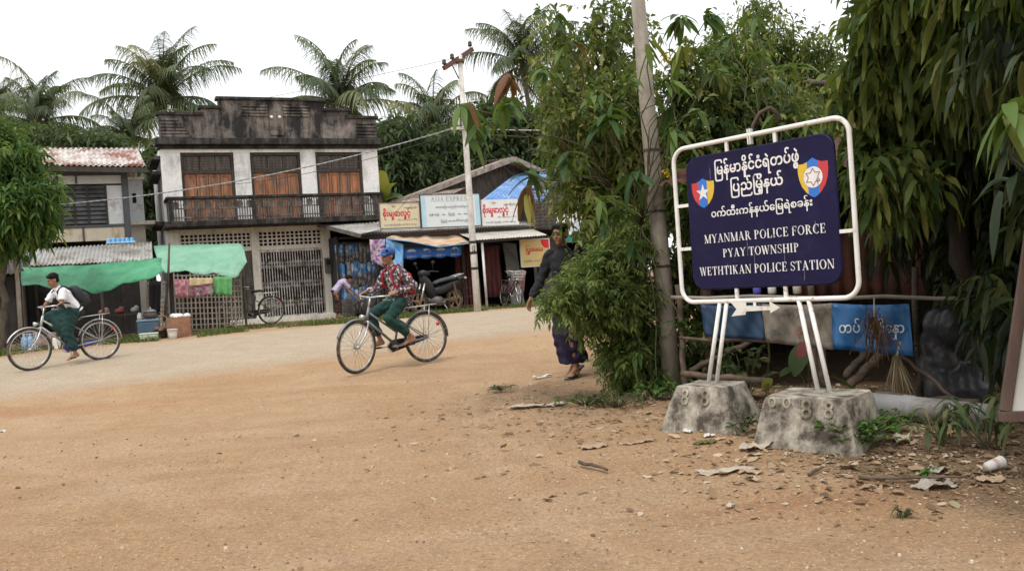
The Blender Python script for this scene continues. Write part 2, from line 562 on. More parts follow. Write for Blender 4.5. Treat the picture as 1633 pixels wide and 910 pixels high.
# ================================================================== SETTING: ground, road, verge
def dirt_mat(name, road=False):
    m, n, l, bs = _new(name)
    v = coords(n, l, (1, 1, 1), 'World')
    big = noise_tex(n, l, v, .35, 4, .6, .6)
    mid = noise_tex(n, l, v, 2.2, 6, .7, .3)
    fine = noise_tex(n, l, v, 40, 6, .75)
    grit = n.new('ShaderNodeTexVoronoi'); grit.inputs['Scale'].default_value = 55; l.new(v, grit.inputs['Vector'])
    grit2 = n.new('ShaderNodeTexVoronoi'); grit2.inputs['Scale'].default_value = 21; l.new(v, grit2.inputs['Vector'])
    dirtc = ramp(n, l, big, [(.3, (.36, .22, .112)), (.5, (.412, .262, .148)), (.7, (.45, .303, .18))]).outputs[0]
    dirtc = mixc(n, l, ramp(n, l, mid, [(.42, (0, 0, 0)), (.75, (.6, .6, .6))]).outputs[0], dirtc, (.31, .19, .108))
    st = noise_tex(n, l, coords(n, l, (.5, 1.6, 1), 'World'), 1.1, 3, .6, .8)     # wheel-worn streaks
    dirtc = mixc(n, l, ramp(n, l, st, [(.5, (0, 0, 0)), (.72, (.55, .55, .55))]).outputs[0], dirtc, (.47, .335, .215))
    roadc = ramp(n, l, mid, [(.3, (.385, .305, .215)), (.7, (.455, .37, .275))]).outputs[0]
    at = n.new('ShaderNodeAttribute'); at.attribute_name = 'zone'
    sep = n.new('ShaderNodeSeparateColor'); l.new(at.outputs['Color'], sep.inputs[0])
    # R road amount, G littered soil and painted shade amount, B red clay amount
    def zone(o, a, b):
        ad = n.new('ShaderNodeMath'); ad.operation = 'MULTIPLY_ADD'
        l.new(noise_tex(n, l, v, 1.7, 5, .7, .5), ad.inputs[0]); ad.inputs[1].default_value = .9; 
        sb = n.new('ShaderNodeMath'); sb.operation = 'SUBTRACT'; l.new(o, sb.inputs[0]); sb.inputs[1].default_value = .45
        l.new(sb.outputs[0], ad.inputs[2])
        return ramp(n, l, ad.outputs[0], [(a, (0, 0, 0)), (b, (1, 1, 1))]).outputs[0]
    tk = n.new('ShaderNodeMath'); tk.operation = 'MULTIPLY'; l.new(at.outputs['Alpha'], tk.inputs[0]); l.new(ramp(n, l, mid, [(.35, (.0, .0, .0)), (.65, (.6, .6, .6))]).outputs[0], tk.inputs[1])
    dirtc = mixc(n, l, tk.outputs[0], dirtc, (.49, .345, .22))
    c = mixc(n, l, zone(sep.outputs[0], .2, .85), dirtc, roadc)
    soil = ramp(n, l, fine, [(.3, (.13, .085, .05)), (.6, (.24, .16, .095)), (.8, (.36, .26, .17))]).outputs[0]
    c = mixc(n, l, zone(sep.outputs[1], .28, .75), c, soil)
    c = mixc(n, l, mixc(n, l, .45, (0, 0, 0), zone(sep.outputs[2], .25, .95)), c, (.34, .15, .075))
    sp = ramp(n, l, grit.outputs['Distance'], [(.14, (1, 1, 1)), (.34, (0, 0, 0))]).outputs[0]
    gc = ramp(n, l, grit.outputs['Color'], [(.2, (.2, .13, .08)), (.55, (.5, .36, .23)), (.8, (.72, .6, .45))]).outputs[0]
    c = mixc(n, l, mixc(n, l, .7, (0, 0, 0), sp), c, gc)
    sp2 = ramp(n, l, grit2.outputs['Distance'], [(.05, (.6, .6, .6)), (.12, (0, 0, 0))]).outputs[0]
    c = mixc(n, l, sp2, c, ramp(n, l, grit2.outputs['Color'], [(.3, (.17, .1, .06)), (.7, (.62, .48, .33))]).outputs[0])
    fm = ramp(n, l, fine, [(.3, (.66, .65, .63)), (.5, (1.02, 1.02, 1.02)), (.7, (1.3, 1.3, 1.3))]).outputs[0]
    c = mixc(n, l, 1.0, c, fm, 'MULTIPLY')
    l.new(c, bs.inputs['Base Color'])
    bs.inputs['Roughness'].default_value = .95; bs.inputs['Specular IOR Level'].default_value = .15
    hs = n.new('ShaderNodeMath'); hs.operation = 'ADD'; l.new(fine, hs.inputs[0])
    h2 = n.new('ShaderNodeMath'); h2.operation = 'MULTIPLY'; l.new(mid, h2.inputs[0]); h2.inputs[1].default_value = 2.5
    l.new(h2.outputs[0], hs.inputs[1])
    bump(n, l, bs, hs.outputs[0], .8, .03)
    return m
MDIRT = dirt_mat('dirt')
RU = Vector((2.2, 1.0, 0)).normalized(); RN = Vector((-RU.y, RU.x, 0))   # along the road, across it (away from us)
RO = Vector((-6.6, 11.5, 0))
def road_c(x, y):      # distance across the road from its near edge
    return (x - RO.x) * RN.x + (y - RO.y) * RN.y
def zones(x, y):
    q = road_c(x, y)
    r = np.clip(np.minimum((q + .9) / 1.6, (6.1 - q) / 1.3), 0, 1)
    # littered soil: the right-hand verge round sign, bush and tree
    lx = .95 + .33 * np.maximum(0, 5.6 - y) * 1.0 - .12 * (y - 5.6).clip(0, 9)
    g = np.clip((x - lx) / .9, 0, 1) * np.clip((13.5 - y) / 3, 0, 1) * (y > 1)
    g = np.maximum(g, np.clip(1 - np.hypot((x - .2) / 1.5, (y - 8.6) / 1.8), 0, 1) * .8)
    g = np.maximum(g, np.clip((q - 6.2) / 1.0, 0, 1) * .8)
    b = np.exp(-(((x + 5.2) / 2.6) ** 2 + ((y - 10.0) / .55) ** 2)) * .9 + np.exp(-(((x + 4.2) / 1.2) ** 2 + ((y - 5.5) / 2.0) ** 2)) * .35
    b = np.maximum(b, .75 * np.exp(-(((x - 1.35) / 1.0) ** 2 + ((y - 4.25) / .35) ** 2)))
    g = np.where((x > 1.0 + .0 * y) & (y > 6.4), np.maximum(g, np.clip((x - 1.0) / .5, 0, 1) * np.clip((14 - y) / 3, 0, 1)), g)  # soil tone spread behind the sign, painting the shaded ground dark
    return r, g, b
def tracks(x, y):
    """soft ruts where carts and motorbikes turn off the road"""
    t = np.zeros_like(x)
    for cx, cy, r, w in ((7.0, 8.6, 6.2, .13), (7.0, 8.6, 7.5, .13), (8.6, 7.0, 8.9, .1), (-9.5, -1.5, 8.6, .12), (-9.5, -1.5, 9.9, .12), (-4.5, 24., 16.6, .11), (-4.5, 24., 17.9, .11), (2.5, -9., 13.4, .08)):
        d = np.hypot(x - cx, y - cy) - r + .25 * (vnoise(x * .5, y * .5, 21) - .5)
        t = np.maximum(t, np.exp(-(d / w) ** 2) * np.clip(vnoise(x * .45 + cx, y * .45, 22) * 1.8 - .35, 0, 1))
    return t * np.clip((y - 1) / 1, 0, 1) * np.clip((14 - y) / 3, 0, 1) * np.clip((2.4 - x) / .8, 0, 1)
def make_ground():
    ang = np.concatenate([np.linspace(-40, 40, 330), np.linspace(44, 316, 60)])
    ang = np.radians(ang)
    rad = np.concatenate([[.25, .6, 1.0], np.geomspace(1.3, 40, 230), np.geomspace(44, 900, 24)])
    A, Rr = np.meshgrid(ang, rad)
    x = np.sin(A) * Rr; y = np.cos(A) * Rr
    z = zg0(x, y)
    q = road_c(x, y)
    rough = np.clip(1 - np.clip((q + .4) / .8, 0, 1) * np.clip((5.6 - q) / .5, 0, 1) * .75, .25, 1)
    nz = (vnoise(x * .8, y * .8, 1) - .5) * .05 + (vnoise(x * 2.3, y * 2.3, 2) - .5) * .022 + (vnoise(x * 6, y * 6, 3) - .5) * .012 + (vnoise(x * 15, y * 15, 4) - .5) * .007
    z = z + nz * rough * np.clip(1 - Rr / 60, 0, 1) - .022 * tracks(x, y)
    na, nr_ = len(ang), len(rad)
    V = np.stack([x, y, z], -1).reshape(-1, 3)
    Q = []
    idx = np.arange(na * nr_).reshape(nr_, na)
    a = idx[:-1]; b = idx[1:]
    Q = np.stack([a, np.roll(a, -1, 1), np.roll(b, -1, 1), b], -1).reshape(-1, 4)
    o = fast_mesh('ground', V, Q, MDIRT)
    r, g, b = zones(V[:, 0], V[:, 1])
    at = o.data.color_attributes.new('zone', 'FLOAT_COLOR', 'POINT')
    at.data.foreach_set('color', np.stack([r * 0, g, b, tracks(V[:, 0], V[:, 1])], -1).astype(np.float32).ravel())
    struct(o); return o
make_ground()
def make_road():
    ss = np.concatenate([np.linspace(-70, -6, 50), np.linspace(-5.5, 22, 190), np.linspace(23, 90, 50)])
    qs = np.linspace(-1.1, 6.0, 60)
    S, Q_ = np.meshgrid(ss, qs)
    x = RO.x + RU.x * S + RN.x * Q_; y = RO.y + RU.y * S + RN.y * Q_
    wob = (vnoise(S * .5, Q_ * 0 + 3, 9) - .5) * .9
    x = x + RN.x * wob * (Q_ < .5); y = y + RN.y * wob * (Q_ < .5)
    q = road_c(x, y)
    # feathered rim dips below the ground, so that the road has no cut edge
    e = np.clip(np.minimum(Q_ + 1.1, 6.0 - Q_) / .5, 0, 1)
    rough = .25
    nz = (vnoise(x * .8, y * .8, 1) - .5) * .05 + (vnoise(x * 2.3, y * 2.3, 2) - .5) * .022 + (vnoise(x * 6, y * 6, 3) - .5) * .012
    z = zg0(x, y) + nz * rough - .03 + .05 * e
    V = np.stack([x, y, z], -1).reshape(-1, 3)
    idx = np.arange(len(qs) * len(ss)).reshape(len(qs), len(ss))
    Q = np.stack([idx[:-1, :-1], idx[:-1, 1:], idx[1:, 1:], idx[1:, :-1]], -1).reshape(-1, 4)
    o = fast_mesh('road', V, Q, MDIRT)
    r, g, b = zones(V[:, 0], V[:, 1])
    at = o.data.color_attributes.new('zone', 'FLOAT_COLOR', 'POINT')
    at.data.foreach_set('color', np.stack([r, g, b, r * 0], -1).astype(np.float32).ravel())
    struct(o)
make_road()
# ================================================================== the far side of the road
def stained(name, light, dark, amt=.5, sc=1.0, rough=.9, vert=.32):
    """lime-washed concrete with run-down mould stains"""
    m, n, l, bs = _new(name)
    v = coords(n, l, (1.6 * sc, 1.6 * sc, vert * sc))
    v2 = coords(n, l, (sc, sc, sc))
    a = noise_tex(n, l, v, 2.2, 8, .72, .3); b = noise_tex(n, l, v2, 1.4, 6, .7, .5)
    ad = n.new("ShaderNodeMix"); ad.inputs[0].default_value = .5; l.new(a, ad.inputs[2]); l.new(b, ad.inputs[3])
    k = 1.12 - amt * .3
    c = ramp(n, l, ad.outputs[0], [(max(0, (k - .26) / 2), light), (k / 2, tuple((x + y) / 2.3 for x, y in zip(light, dark))), (min(1, (k + .17) / 2), dark)]).outputs[0]
    f = noise_tex(n, l, v2, 14, 5, .7)
    c = mixc(n, l, .6, c, ramp(n, l, f, [(.3, (.7, .69, .67)), (.7, (1.05, 1.05, 1.05))]).outputs[0], 'MULTIPLY')
    l.new(c, bs.inputs['Base Color']); bs.inputs['Roughness'].default_value = rough; bs.inputs['Specular IOR Level'].default_value = .2
    bump(n, l, bs, f, .35, .012)
    MATS[name] = m; return m
M_LIME = stained('lime_wash', (.86, .85, .83), (.24, .23, .22), -.45)
M_PARA = stained('mouldy_plaster', (.34, .295, .265), (.03, .029, .029), .6, 1.0)
M_BALC = stained('mouldy_balcony', (.26, .225, .2), (.05, .045, .042), .42, 2.2)
M_SLAB = stained('black_ledge', (.12, .11, .1), (.025, .024, .023), .7, 2)
M_GREYC = stained('grey_render', (.84, .79, .69), (.34, .31, .27), -.5)
M_DOOR = pm('weathered_door_wood', (.42, .17, .075), .75, .45, 4, (.15, .105, .08), .58, 4.2, (1.6, 1.6, .35), bmp=.3)
M_DKWOOD = pm('dark_wood', (.055, .043, .036), .8, .4, 6, stretch=(3, 3, .5))
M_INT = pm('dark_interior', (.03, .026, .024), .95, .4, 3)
M_GATE = pm('dull_gate_steel', (.60, .575, .53), .55, .3, 8, (.16, .10, .06), .45, 5, metal=.25)
M_GREYWOOD = pm('grey_weathered_wood', (.15, .13, .115), .85, .4, 5, (.07, .06, .055), .5, 4, (4, 4, .5), bmp=.4)
M_ZINC = pm('aged_zinc', (.42, .41, .385), .5, .2, 4, (.24, .2, .17), .4, 2.2, (1, 1, 1), metal=.25, bmp=.1)
M_RUST = pm('rusty_zinc', (.56, .54, .50), .6, .15, 5, (.22, .07, .04), .56, 1.1, (2.2, 1.2, 1.2), metal=.1, bmp=.1)

FM = Pl(P(470, 300, 25.0), (2.2, 1.0))
SPL = FM

def main_building():
    pl = FM
    t = thing('shop_house', 'old two storey shop house with mouldy stepped parapet, orange shutters and folding gate', 'building', pl.pt(pl.at(430, 500)[0], .36))
    zb = pl.at(470, 503)[1]; zg_ = .30
    D = 4.2
    zslab0, zslab1 = pl.at(440, 357, .85)[1], pl.at(440, 348, .85)[1]
    zrail = pl.at(440, 311.5, .85)[1]
    zc0, zc1 = pl.at(430, 232.5)[1], pl.at(430, 222)[1]
    zl0, zl1 = pl.at(465, 391)[1], pl.at(465, 367)[1]
    zgate = pl.at(470, 396)[1]
    sL, sR = pl.at(258, 280)[0], pl.at(604, 280)[0]
    up = [(258, 289.5), (374.5, 400.5), (481, 505), (579, 604)]
    pil = [(pl.at(a, 280)[0], pl.at(b, 280)[0]) for a, b in up]
    ztop = pl.at(430, 243)[1]
    # walls
    w = MB()
    for a, b in pil: pl.box(w, a, b, zslab1 + .002, ztop, -.25, 0)
    pl.box(w, sL, sR, ztop + .002, zc0, -.25, .0)
    pl.box(w, sL, sL + .2, zg_, zslab0, -D, -.252); pl.box(w, sL, sL + .2, zslab0 + .002, zc0, -D, -.252)
    pl.box(w, sR - .2, sR, zg_, zc0, -D, -.252)
    pl.box(w, sL + .202, sR - .202, zg_, zc0, -D, -D + .2)
    w.build('wall', M_LIME, t)
    g = MB()      # ground-floor piers, lintel, plinth
    for x0, x1, y in ((276, 291.5, 440), (404.5, 416.5, 440), (517, 531, 440)):
        a, b = pl.at(x0, y)[0], pl.at(x1, y)[0]
        pl.box(g, a, b, zg_, zslab0 - .002, -.22, .0)
    a0, a1 = pl.at(291.5, 440)[0], pl.at(404.5, 440)[0]; b0, b1 = pl.at(416.5, 440)[0], pl.at(517, 440)[0]
    for p, q in ((a0, a1), (b0, b1)):
        pl.box(g, p + .002, q - .002, zgate, zl0, -.2, -.012); pl.box(g, p + .002, q - .002, zl1, zslab0 - .004, -.2, -.012)
    g.apart('pier', M_GREYC, t)
    one(lambda mb: pl.box(mb, a0 - .3, b1 + .5, .2, zb, -.6, .35), 'plinth', M_GREYC, t)
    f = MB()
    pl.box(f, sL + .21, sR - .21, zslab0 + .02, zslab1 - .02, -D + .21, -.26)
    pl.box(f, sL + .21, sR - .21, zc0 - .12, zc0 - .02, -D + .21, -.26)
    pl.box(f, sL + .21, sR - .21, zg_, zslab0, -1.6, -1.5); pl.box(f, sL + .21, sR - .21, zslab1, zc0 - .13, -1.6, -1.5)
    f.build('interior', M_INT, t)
    # cornice and stepped parapet
    one(lambda mb: (pl.box(mb, sL - .12, sR + .1, zc0, zc1, -.3, .22), pl.box(mb, sL - .06, sR + .05, zc0 - .09, zc0 - .002, -.25, .1)), 'cornice', M_SLAB, t, bevel=.02)
    zw, zs, zt = pl.at(290, 184.5)[1], pl.at(345, 174)[1], pl.at(430, 161)[1]
    zwr, zsr = pl.at(575, 190)[1], pl.at(537, 178)[1]
    X = lambda x, y=185: pl.at(x, y)[0]
    pr = MB(); cp = MB(); cs = MB()
    seg = [(252, 320.5, zw), (320.5, 349, zs), (349, 517.5, zt), (517.5, 556, zsr), (556, 599, zwr)]
    for x0, x1, z in seg:
        pl.box(pr, X(x0) + .001, X(x1) - .001, zc1 + .002, z, -.2, 0)
        pl.box(cp, X(x0) - .06, X(x1) + .06, z + .002, z + .09, -.26, .07)
    # coursed end panels and louvred centre bands
    for x0, x1, z, nrow in ((254, 303, zw, 6), (565, 597, zwr, 5)):
        h = (z - zc1 - .1) / nrow
        for i in range(nrow): pl.box(cs, X(x0), X(x1 - (i * 4 if x0 < 300 else 0)), zc1 + .04 + i * h, zc1 + .04 + i * h + h * .72, .002, .045)
    for x0, x1 in ((386, 428), (452, 494)):
        for i in range(4):
            z = pl.at(440, 186)[1] + i * .085; pl.box(cs, X(x0), X(x1), z, z + .05, .002, .04)
    pl.box(cs, X(429), X(451), zc1 + .1, zt - .1, .002, .035)
    pr.build('parapet', M_PARA, t); cp.build('parapet_coping', M_SLAB, t, bevel=.015); cs.apart('parapet_moulding', M_PARA, t, bevel=.01)
    em = MB()
    for x in (433, 446): em.ball(pl.px(x, 187, .06), .045)
    em.apart('plaster_boss', M_GREYC, t, smooth=True)
    # balcony
    d = .85
    bl, br = pl.at(268.5, 335, d)[0], pl.at(610, 335, d)[0]
    one(lambda mb: pl.box(mb, bl - .1, br + .08, zslab0, zslab1, -.2, d + .08), 'balcony_slab', M_SLAB, t, bevel=.015)
    p = MB(); n = 84
    for i in range(n + 1):
        x = bl + .05 + (br - bl - .1) * i / n; pl.box(p, x - .014, x + .014, zslab1 + .002, zrail - .05, d - .05, d - .02)
    for f in (.12, .5, .86): z = zslab1 + (zrail - zslab1) * f; pl.box(p, bl + .05, br - .05, z, z + .035, d - .0198, d - .004)
    for i in range(21):        # cast ornament between the bars
        x = bl + .05 + (br - bl - .1) * (i + .5) / 21; z = zslab1 + (zrail - zslab1) * .69
        p.prism([(x + .1 * math.cos(k * math.pi / 4), z + .1 * math.sin(k * math.pi / 4)) for k in range(8)], lambda a_, z_, dd: pl.pt(a_, z_, dd), d - .018, d - .006)
    for s_ in (bl, br - .05):
        for i in range(9): pl.box(p, s_ + .01, s_ + .04, zslab1 + .002, zrail - .05, .03 + i * .085, .06 + i * .085)
    p.build('balcony_railing', M_BALC, t)
    q = MB()
    for x in (272, 404, 512, 607): a = pl.at(x, 330, d)[0]; pl.box(q, a - .045, a + .045, zslab1 + .002, zrail - .052, d + .002, d + .05)
    q.apart('balcony_post', M_SLAB, t)
    one(lambda mb: (pl.box(mb, bl - .05, br + .05, zrail - .048, zrail + .02, d - .11, d + .06), pl.box(mb, bl - .05, bl + .08, zrail - .048, zrail + .02, 0, d - .112), pl.box(mb, br - .08, br + .05, zrail - .048, zrail + .02, 0, d - .112)), 'balcony_rail', M_SLAB, t, bevel=.012)
    # side ledges on the left flank
    s1 = MB()
    for z in (zc0 - .35, zc0 - .75, zslab1): pl.box(s1, sL - .22, sL - .002, z, z + .09, -2.2, -.05)
    s1.apart('side_ledge', M_SLAB, t)
    # shuttered openings
    for i in range(3):
        a, b = pil[i][1], pil[i + 1][0]
        z0, z1 = zslab1, ztop
        fr = one(lambda mb: (pl.box(mb, a, a + .07, z0, z1, -.16, -.06), pl.box(mb, b - .07, b, z0, z1, -.16, -.06),
                             pl.box(mb, a + .072, b - .072, z1 - .08, z1, -.16, -.06), pl.box(mb, a + .072, b - .072, z1 - .56, z1 - .48, -.16, -.06)), 'shutter_frame', M_DKWOOD, t)
        n = 3; wd = (b - a - .14) / n
        for k in range(n):
            x0 = a + .07 + k * wd
            lo = MB()
            pl.box(lo, x0 + .01, x0 + wd - .01, z1 - .478, z1 - .082, -.15, -.13)
            for j in range(5): 
                z = z1 - .46 + j * .075
                lo.hexa([pl.pt(x0 + .04, z, -.125), pl.pt(x0 + wd - .04, z, -.125), pl.pt(x0 + wd - .04, z + .012, -.125), pl.pt(x0 + .04, z + .012, -.125)],
                        [pl.pt(x0 + .04, z + .045, -.10), pl.pt(x0 + wd - .04, z + .045, -.10), pl.pt(x0 + wd - .04, z + .057, -.10), pl.pt(x0 + .04, z + .057, -.10)])
            lo.build('transom_louvre', M_GREYWOOD, fr)
        n = 4; wd = (b - a - .14) / n
        for k in range(n):
            x0 = a + .07 + k * wd; sh = MB(); zt_ = z1 - .562
            dp = -.12 + .012 * ((k + i) % 2)
            pl.box(sh, x0 + .012, x0 + wd - .012, z0 + .02, zt_, dp - .03, dp - .012)
            for (za, zb_) in ((z0 + .02, z0 + .12), (z0 + .62, z0 + .7), (zt_ - .08, zt_)): pl.box(sh, x0 + .06, x0 + wd - .06, za, zb_, dp - .0118, dp + .004)
            for xa in (x0 + .008, x0 + wd - .058): pl.box(sh, xa, xa + .05, z0 + .02, zt_, dp - .0118, dp + .006)
            pl.box(sh, x0 + .085, x0 + wd - .085, z0 + .75, zt_ - .12, dp - .0118, dp + .002)
            sh.build('shutter', M_DOOR, fr)
    # perforated vent blocks
    for p0, p1 in ((a0, a1), (b0, b1)):
        mb = MB(); n = max(6, round((p1 - p0) / .235)); wd = (p1 - p0 - .01) / n; h = (zl1 - zl0 - .01) / 2
        for i in range(n):
            for j in range(2):
                x0 = p0 + .005 + i * wd; z0 = zl0 + .005 + j * h; cx, cz = x0 + wd / 2, z0 + h / 2
                bw = .019
                pl.box(mb, x0, x0 + bw, z0, z0 + h, -.11, -.03); pl.box(mb, x0 + wd - bw, x0 + wd - .0006, z0, z0 + h, -.11, -.03)
                pl.box(mb, x0 + bw, x0 + wd - bw, z0, z0 + bw, -.11, -.03); pl.box(mb, x0 + bw, x0 + wd - bw, z0 + h - bw, z0 + h - .0006, -.11, -.03)
                r = .036
                mb.prism([(cx + r * math.cos(k * math.pi / 4 + .39) , cz + r * math.sin(k * math.pi / 4 + .39)) for k in range(8)], lambda x, z, dd: pl.pt(x, z, dd), -.108, -.033)
                for ax, az in ((1, 0), (-1, 0), (0, 1), (0, -1)):
                    ex, ez = cx + ax * (wd / 2 - bw), cz + az * (h / 2 - bw)
                    mb.bar(pl.pt(cx + ax * .03, cz + az * .03, -.07), pl.pt(ex, ez, -.07), .026, .07, up=pl.n)
        mb.build('vent_block', M_LIME if False else M_GREYC, t)
    # wood panels behind the awning and the steel folding gate
    pw = MB()
    for i in range(9):
        x0 = a0 + (a1 - a0) * i / 9; pl.box(pw, x0 + .008, x0 + (a1 - a0) / 9 - .008, zb + .002, zgate - .004, -.13 - .015 * (i % 2), -.08)
    pw.build('wooden_panel', M_GREYWOOD, t)
    mb = MB(); n = 23
    st = [(b1 - b0 - .06) * i / n + b0 + .03 for i in range(n + 1)]
    for x in st: pl.box(mb, x - .012, x + .012, zb + .04, zgate - .075, -.075, -.06)
    H = zgate - zb
    for lvl in (.14, .42, .72):
        for i in range(n):
            for j in range(2):
                z = zb + H * lvl + j * .11
                mb.bar(pl.pt(st[i], z, -.055), pl.pt(st[i + 1], z + .11, -.055), .011, .006, up=pl.n)
                mb.bar(pl.pt(st[i], z + .11, -.08), pl.pt(st[i + 1], z, -.08), .011, .006, up=pl.n)
    gt = mb.build('folding_gate', M_GATE, t)
    m2 = MB(); pl.box(m2, b0 + .002, b1 - .002, zgate - .07, zgate - .003, -.1, -.03); pl.box(m2, b0 + .002, b1 - .002, zb + .001, zb + .035, -.1, -.03)
    m2.apart('gate_track', M_GATE, gt)
    # meter box on the right pier
    mbx = one(lambda m_: pl.pbox(m_, 519, 411, 528, 435, .003, .12), 'meter_box', M_GREYWOOD, t, bevel=.01)
    one(lambda m_: pl.pbox(m_, 520.5, 414, 526.5, 422, .121, .135), 'meter_window', M_SLAB, mbx)
    return t
main_building()

def corrugated(mb, tl, tr, br, bl, n, amp=.018, rows=4, th=.004, ph=0.0, jag=0.0):
    tl, tr, br, bl = map(Vector, (tl, tr, br, bl))
    nn = (tr - tl).cross(bl - tl).normalized(); g = []
    rnd = random.Random(3)
    k = n * 6
    jj = [rnd.uniform(-jag, jag) for _ in range(n + 1)]
    for r in range(rows + 1):
        row = []
        for i in range(k + 1):
            u = i / k; v = r / rows
            if r == rows: v += jj[i // 6]
            p = tl.lerp(tr, u).lerp(bl.lerp(br, u), v)
            row.append(p + nn * (amp * math.sin(u * n * 2 * math.pi + ph)))
        g.append(row)
    return mb.sheet(g, th)

# ------------------------------------------------------------------ left house
M_BLUEW = pm('pale_blue_wall', (.72, .75, .765), .85, .1, 3, (.45, .43, .4), .12, 2.5)
M_CREAM = pm('cream_wall', (.68, .61, .47), .85, .1, 3, (.42, .28, .13), .3, 2.0, (1, 1, .4))
M_POST = pm('slate_grey_post', (.10, .105, .115), .7, .2, 6)
def left_house():
    pl = FM
    t = thing('house', 'two storey timber house with rusty zinc roof and slatted louvre window', 'building', pl.pt(pl.at(120, 480)[0], .36))
    X = lambda x, y=320, o=0.0: pl.at(x, y, o)[0]
    Z = lambda y, x=150, o=0.0: pl.at(x, y, o)[1]
    xl, xr = X(30), X(206)
    w = MB()
    pl.box(w, xl, X(93), Z(296), Z(280), -.12, 0); pl.box(w, X(93) + .002, xr - .16, Z(293), Z(280), -.12, 0)
    pl.box(w, X(171), xr - .16, Z(358), Z(296), -.12, 0)
    pl.box(w, xl, xr, .3, Z(262), -4.2, -4.05); pl.box(w, xl, xl + .12, .3, Z(262), -4, -.13); pl.box(w, xr - .13, xr - .01, .3, Z(262), -4, -.13)
    w.build('wall', M_BLUEW, t)
    one(lambda mb: (pl.box(mb, xl, X(128), Z(384), Z(363), -.12, -.002), pl.box(mb, X(131), xr - .16, Z(384), Z(363), -.12, -.002)), 'lower_panel', M_CREAM, t)
    tf = MB(); (lambda mb: (pl.box(mb, xr - .155, xr, .3, Z(268), -.14, .05), pl.box(mb, X(93) - .03, X(93) + .03, Z(362), Z(280), -.05, .03),
                    pl.box(mb, xl, xr - .157, Z(362.5), Z(358.5), -.1, .03), pl.box(mb, xl, xr - .157, Z(279.5), Z(274), -.1, .04), pl.box(mb, X(122), X(125), Z(292.5), Z(280), .001, .03),
                    pl.box(mb, X(128) + .002, X(131) - .002, Z(384), Z(363), -.1, .02), pl.box(mb, xl, xr - .157, .3, Z(385), -3.9, -3.8)))(tf); tf.apart('timber_frame', M_POST, t)
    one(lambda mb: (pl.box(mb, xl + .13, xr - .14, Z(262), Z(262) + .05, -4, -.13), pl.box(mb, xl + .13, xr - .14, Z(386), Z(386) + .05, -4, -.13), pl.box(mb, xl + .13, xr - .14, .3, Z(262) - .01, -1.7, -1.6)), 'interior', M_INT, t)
    # louvre window
    wn_ = one(lambda mb: [pl.box(mb, X(x) - .025, X(x) + .025, Z(358.3), Z(293.2), -.08, .02) for x in (97, 118, 140, 169.5)], 'window', M_DKWOOD, t)
    sl = MB()
    xs = [97, 118, 140, 169.5]
    for i in range(3):
        for k in range(9):
            z = Z(357) + (Z(295) - Z(357)) * k / 9
            a, b = X(xs[i]) + .027, X(xs[i + 1]) - .027
            sl.hexa([pl.pt(a, z + .01, -.0), pl.pt(b, z + .01, 0), pl.pt(b, z + .1, -.055), pl.pt(a, z + .1, -.055)],
                    [pl.pt(a, z + .018, .006), pl.pt(b, z + .018, .006), pl.pt(b, z + .108, -.049), pl.pt(a, z + .108, -.049)])
    sl.build('louvre_slats', pm('louvre_grey', (.12, .125, .13), .5, .5, 2.5), wn_)
    # roof
    r = MB()
    e0, e1 = pl.px(38, 262.5, .75), pl.px(233, 265.5, .75)
    t0, t1 = P(40, 236.5, 24.3), P(219.5, 237, 25.2)
    corrugated(r, t0, t1, e1, e0, 22, .022)
    corrugated(r, t0 + Vector((0, .01, .02)), t1 + Vector((0, .01, .02)), t1 + Vector((-1.2, 2.6, -.7)), t0 + Vector((-1.2, 2.6, -.7)), 20, .02)
    r.build('roof', M_RUST, t, smooth=True)
    one(lambda mb: (mb.bar(e0 - Vector((0, -.04, .09)), e1 - Vector((0, -.04, .09)), .05, .13), mb.bar(pl.px(232, 271, .6), pl.px(206, 262, -1.2), .05, .1), pl.box(mb, xl, X(232, 270, .55), Z(272, 150), Z(268, 150), -.1, .6)), 'fascia', M_DKWOOD, t)
    return t
left_house()
def annex():
    pl = Pl(FM.pt(0, 0, -1.0), FM.u)
    t = thing('annex', 'small white washroom annex with one tiny dark window beside the zinc roofed house', 'annex', pl.pt(pl.at(217, 400)[0], .33))
    a0, a1, z0, z1 = pl.R(204, 287, 229, 353)
    w0, w1, y0, y1 = pl.R(211, 308, 217.5, 324)
    w = MB()
    pl.box(w, a0, w0, z0, z1, -.1, 0); pl.box(w, w1, a1, z0, z1, -.1, 0); pl.box(w, w0, w1, z0, y0, -.1, 0); pl.box(w, w0, w1, y1, z1, -.1, 0)
    pl.box(w, a0, a0 + .1, z0, z1, -1.4, -.102); pl.box(w, a1 - .1, a1, z0, z1, -1.4, -.102); pl.box(w, a0 + .1, a1 - .1, z0, z1, -1.4, -1.3)
    w.build('wall', M_BLUEW, t)
    one(lambda mb: (pl.box(mb, a0, a1 + .06, z1 + .002, z1 + .07, -1.45, .1), pl.box(mb, a0, a1 + .25, z0 - .1, z0 - .002, -1.45, .2)), 'ledge', M_GREYC, t)
    one(lambda mb: (pl.box(mb, a0, a0 + .2, .2, z0 - .102, -.3, -.1), pl.box(mb, a1 - .2, a1, .2, z0 - .102, -.3, -.1), pl.box(mb, a0, a1, .2, z0 - .102, -1.4, -1.3)), 'support', M_GREYC, t)
    one(lambda mb: pl.box(mb, w0 + .002, w1 - .002, y0 + .002, y1 - .002, -.08, -.06), 'window', M_INT, t)
annex()

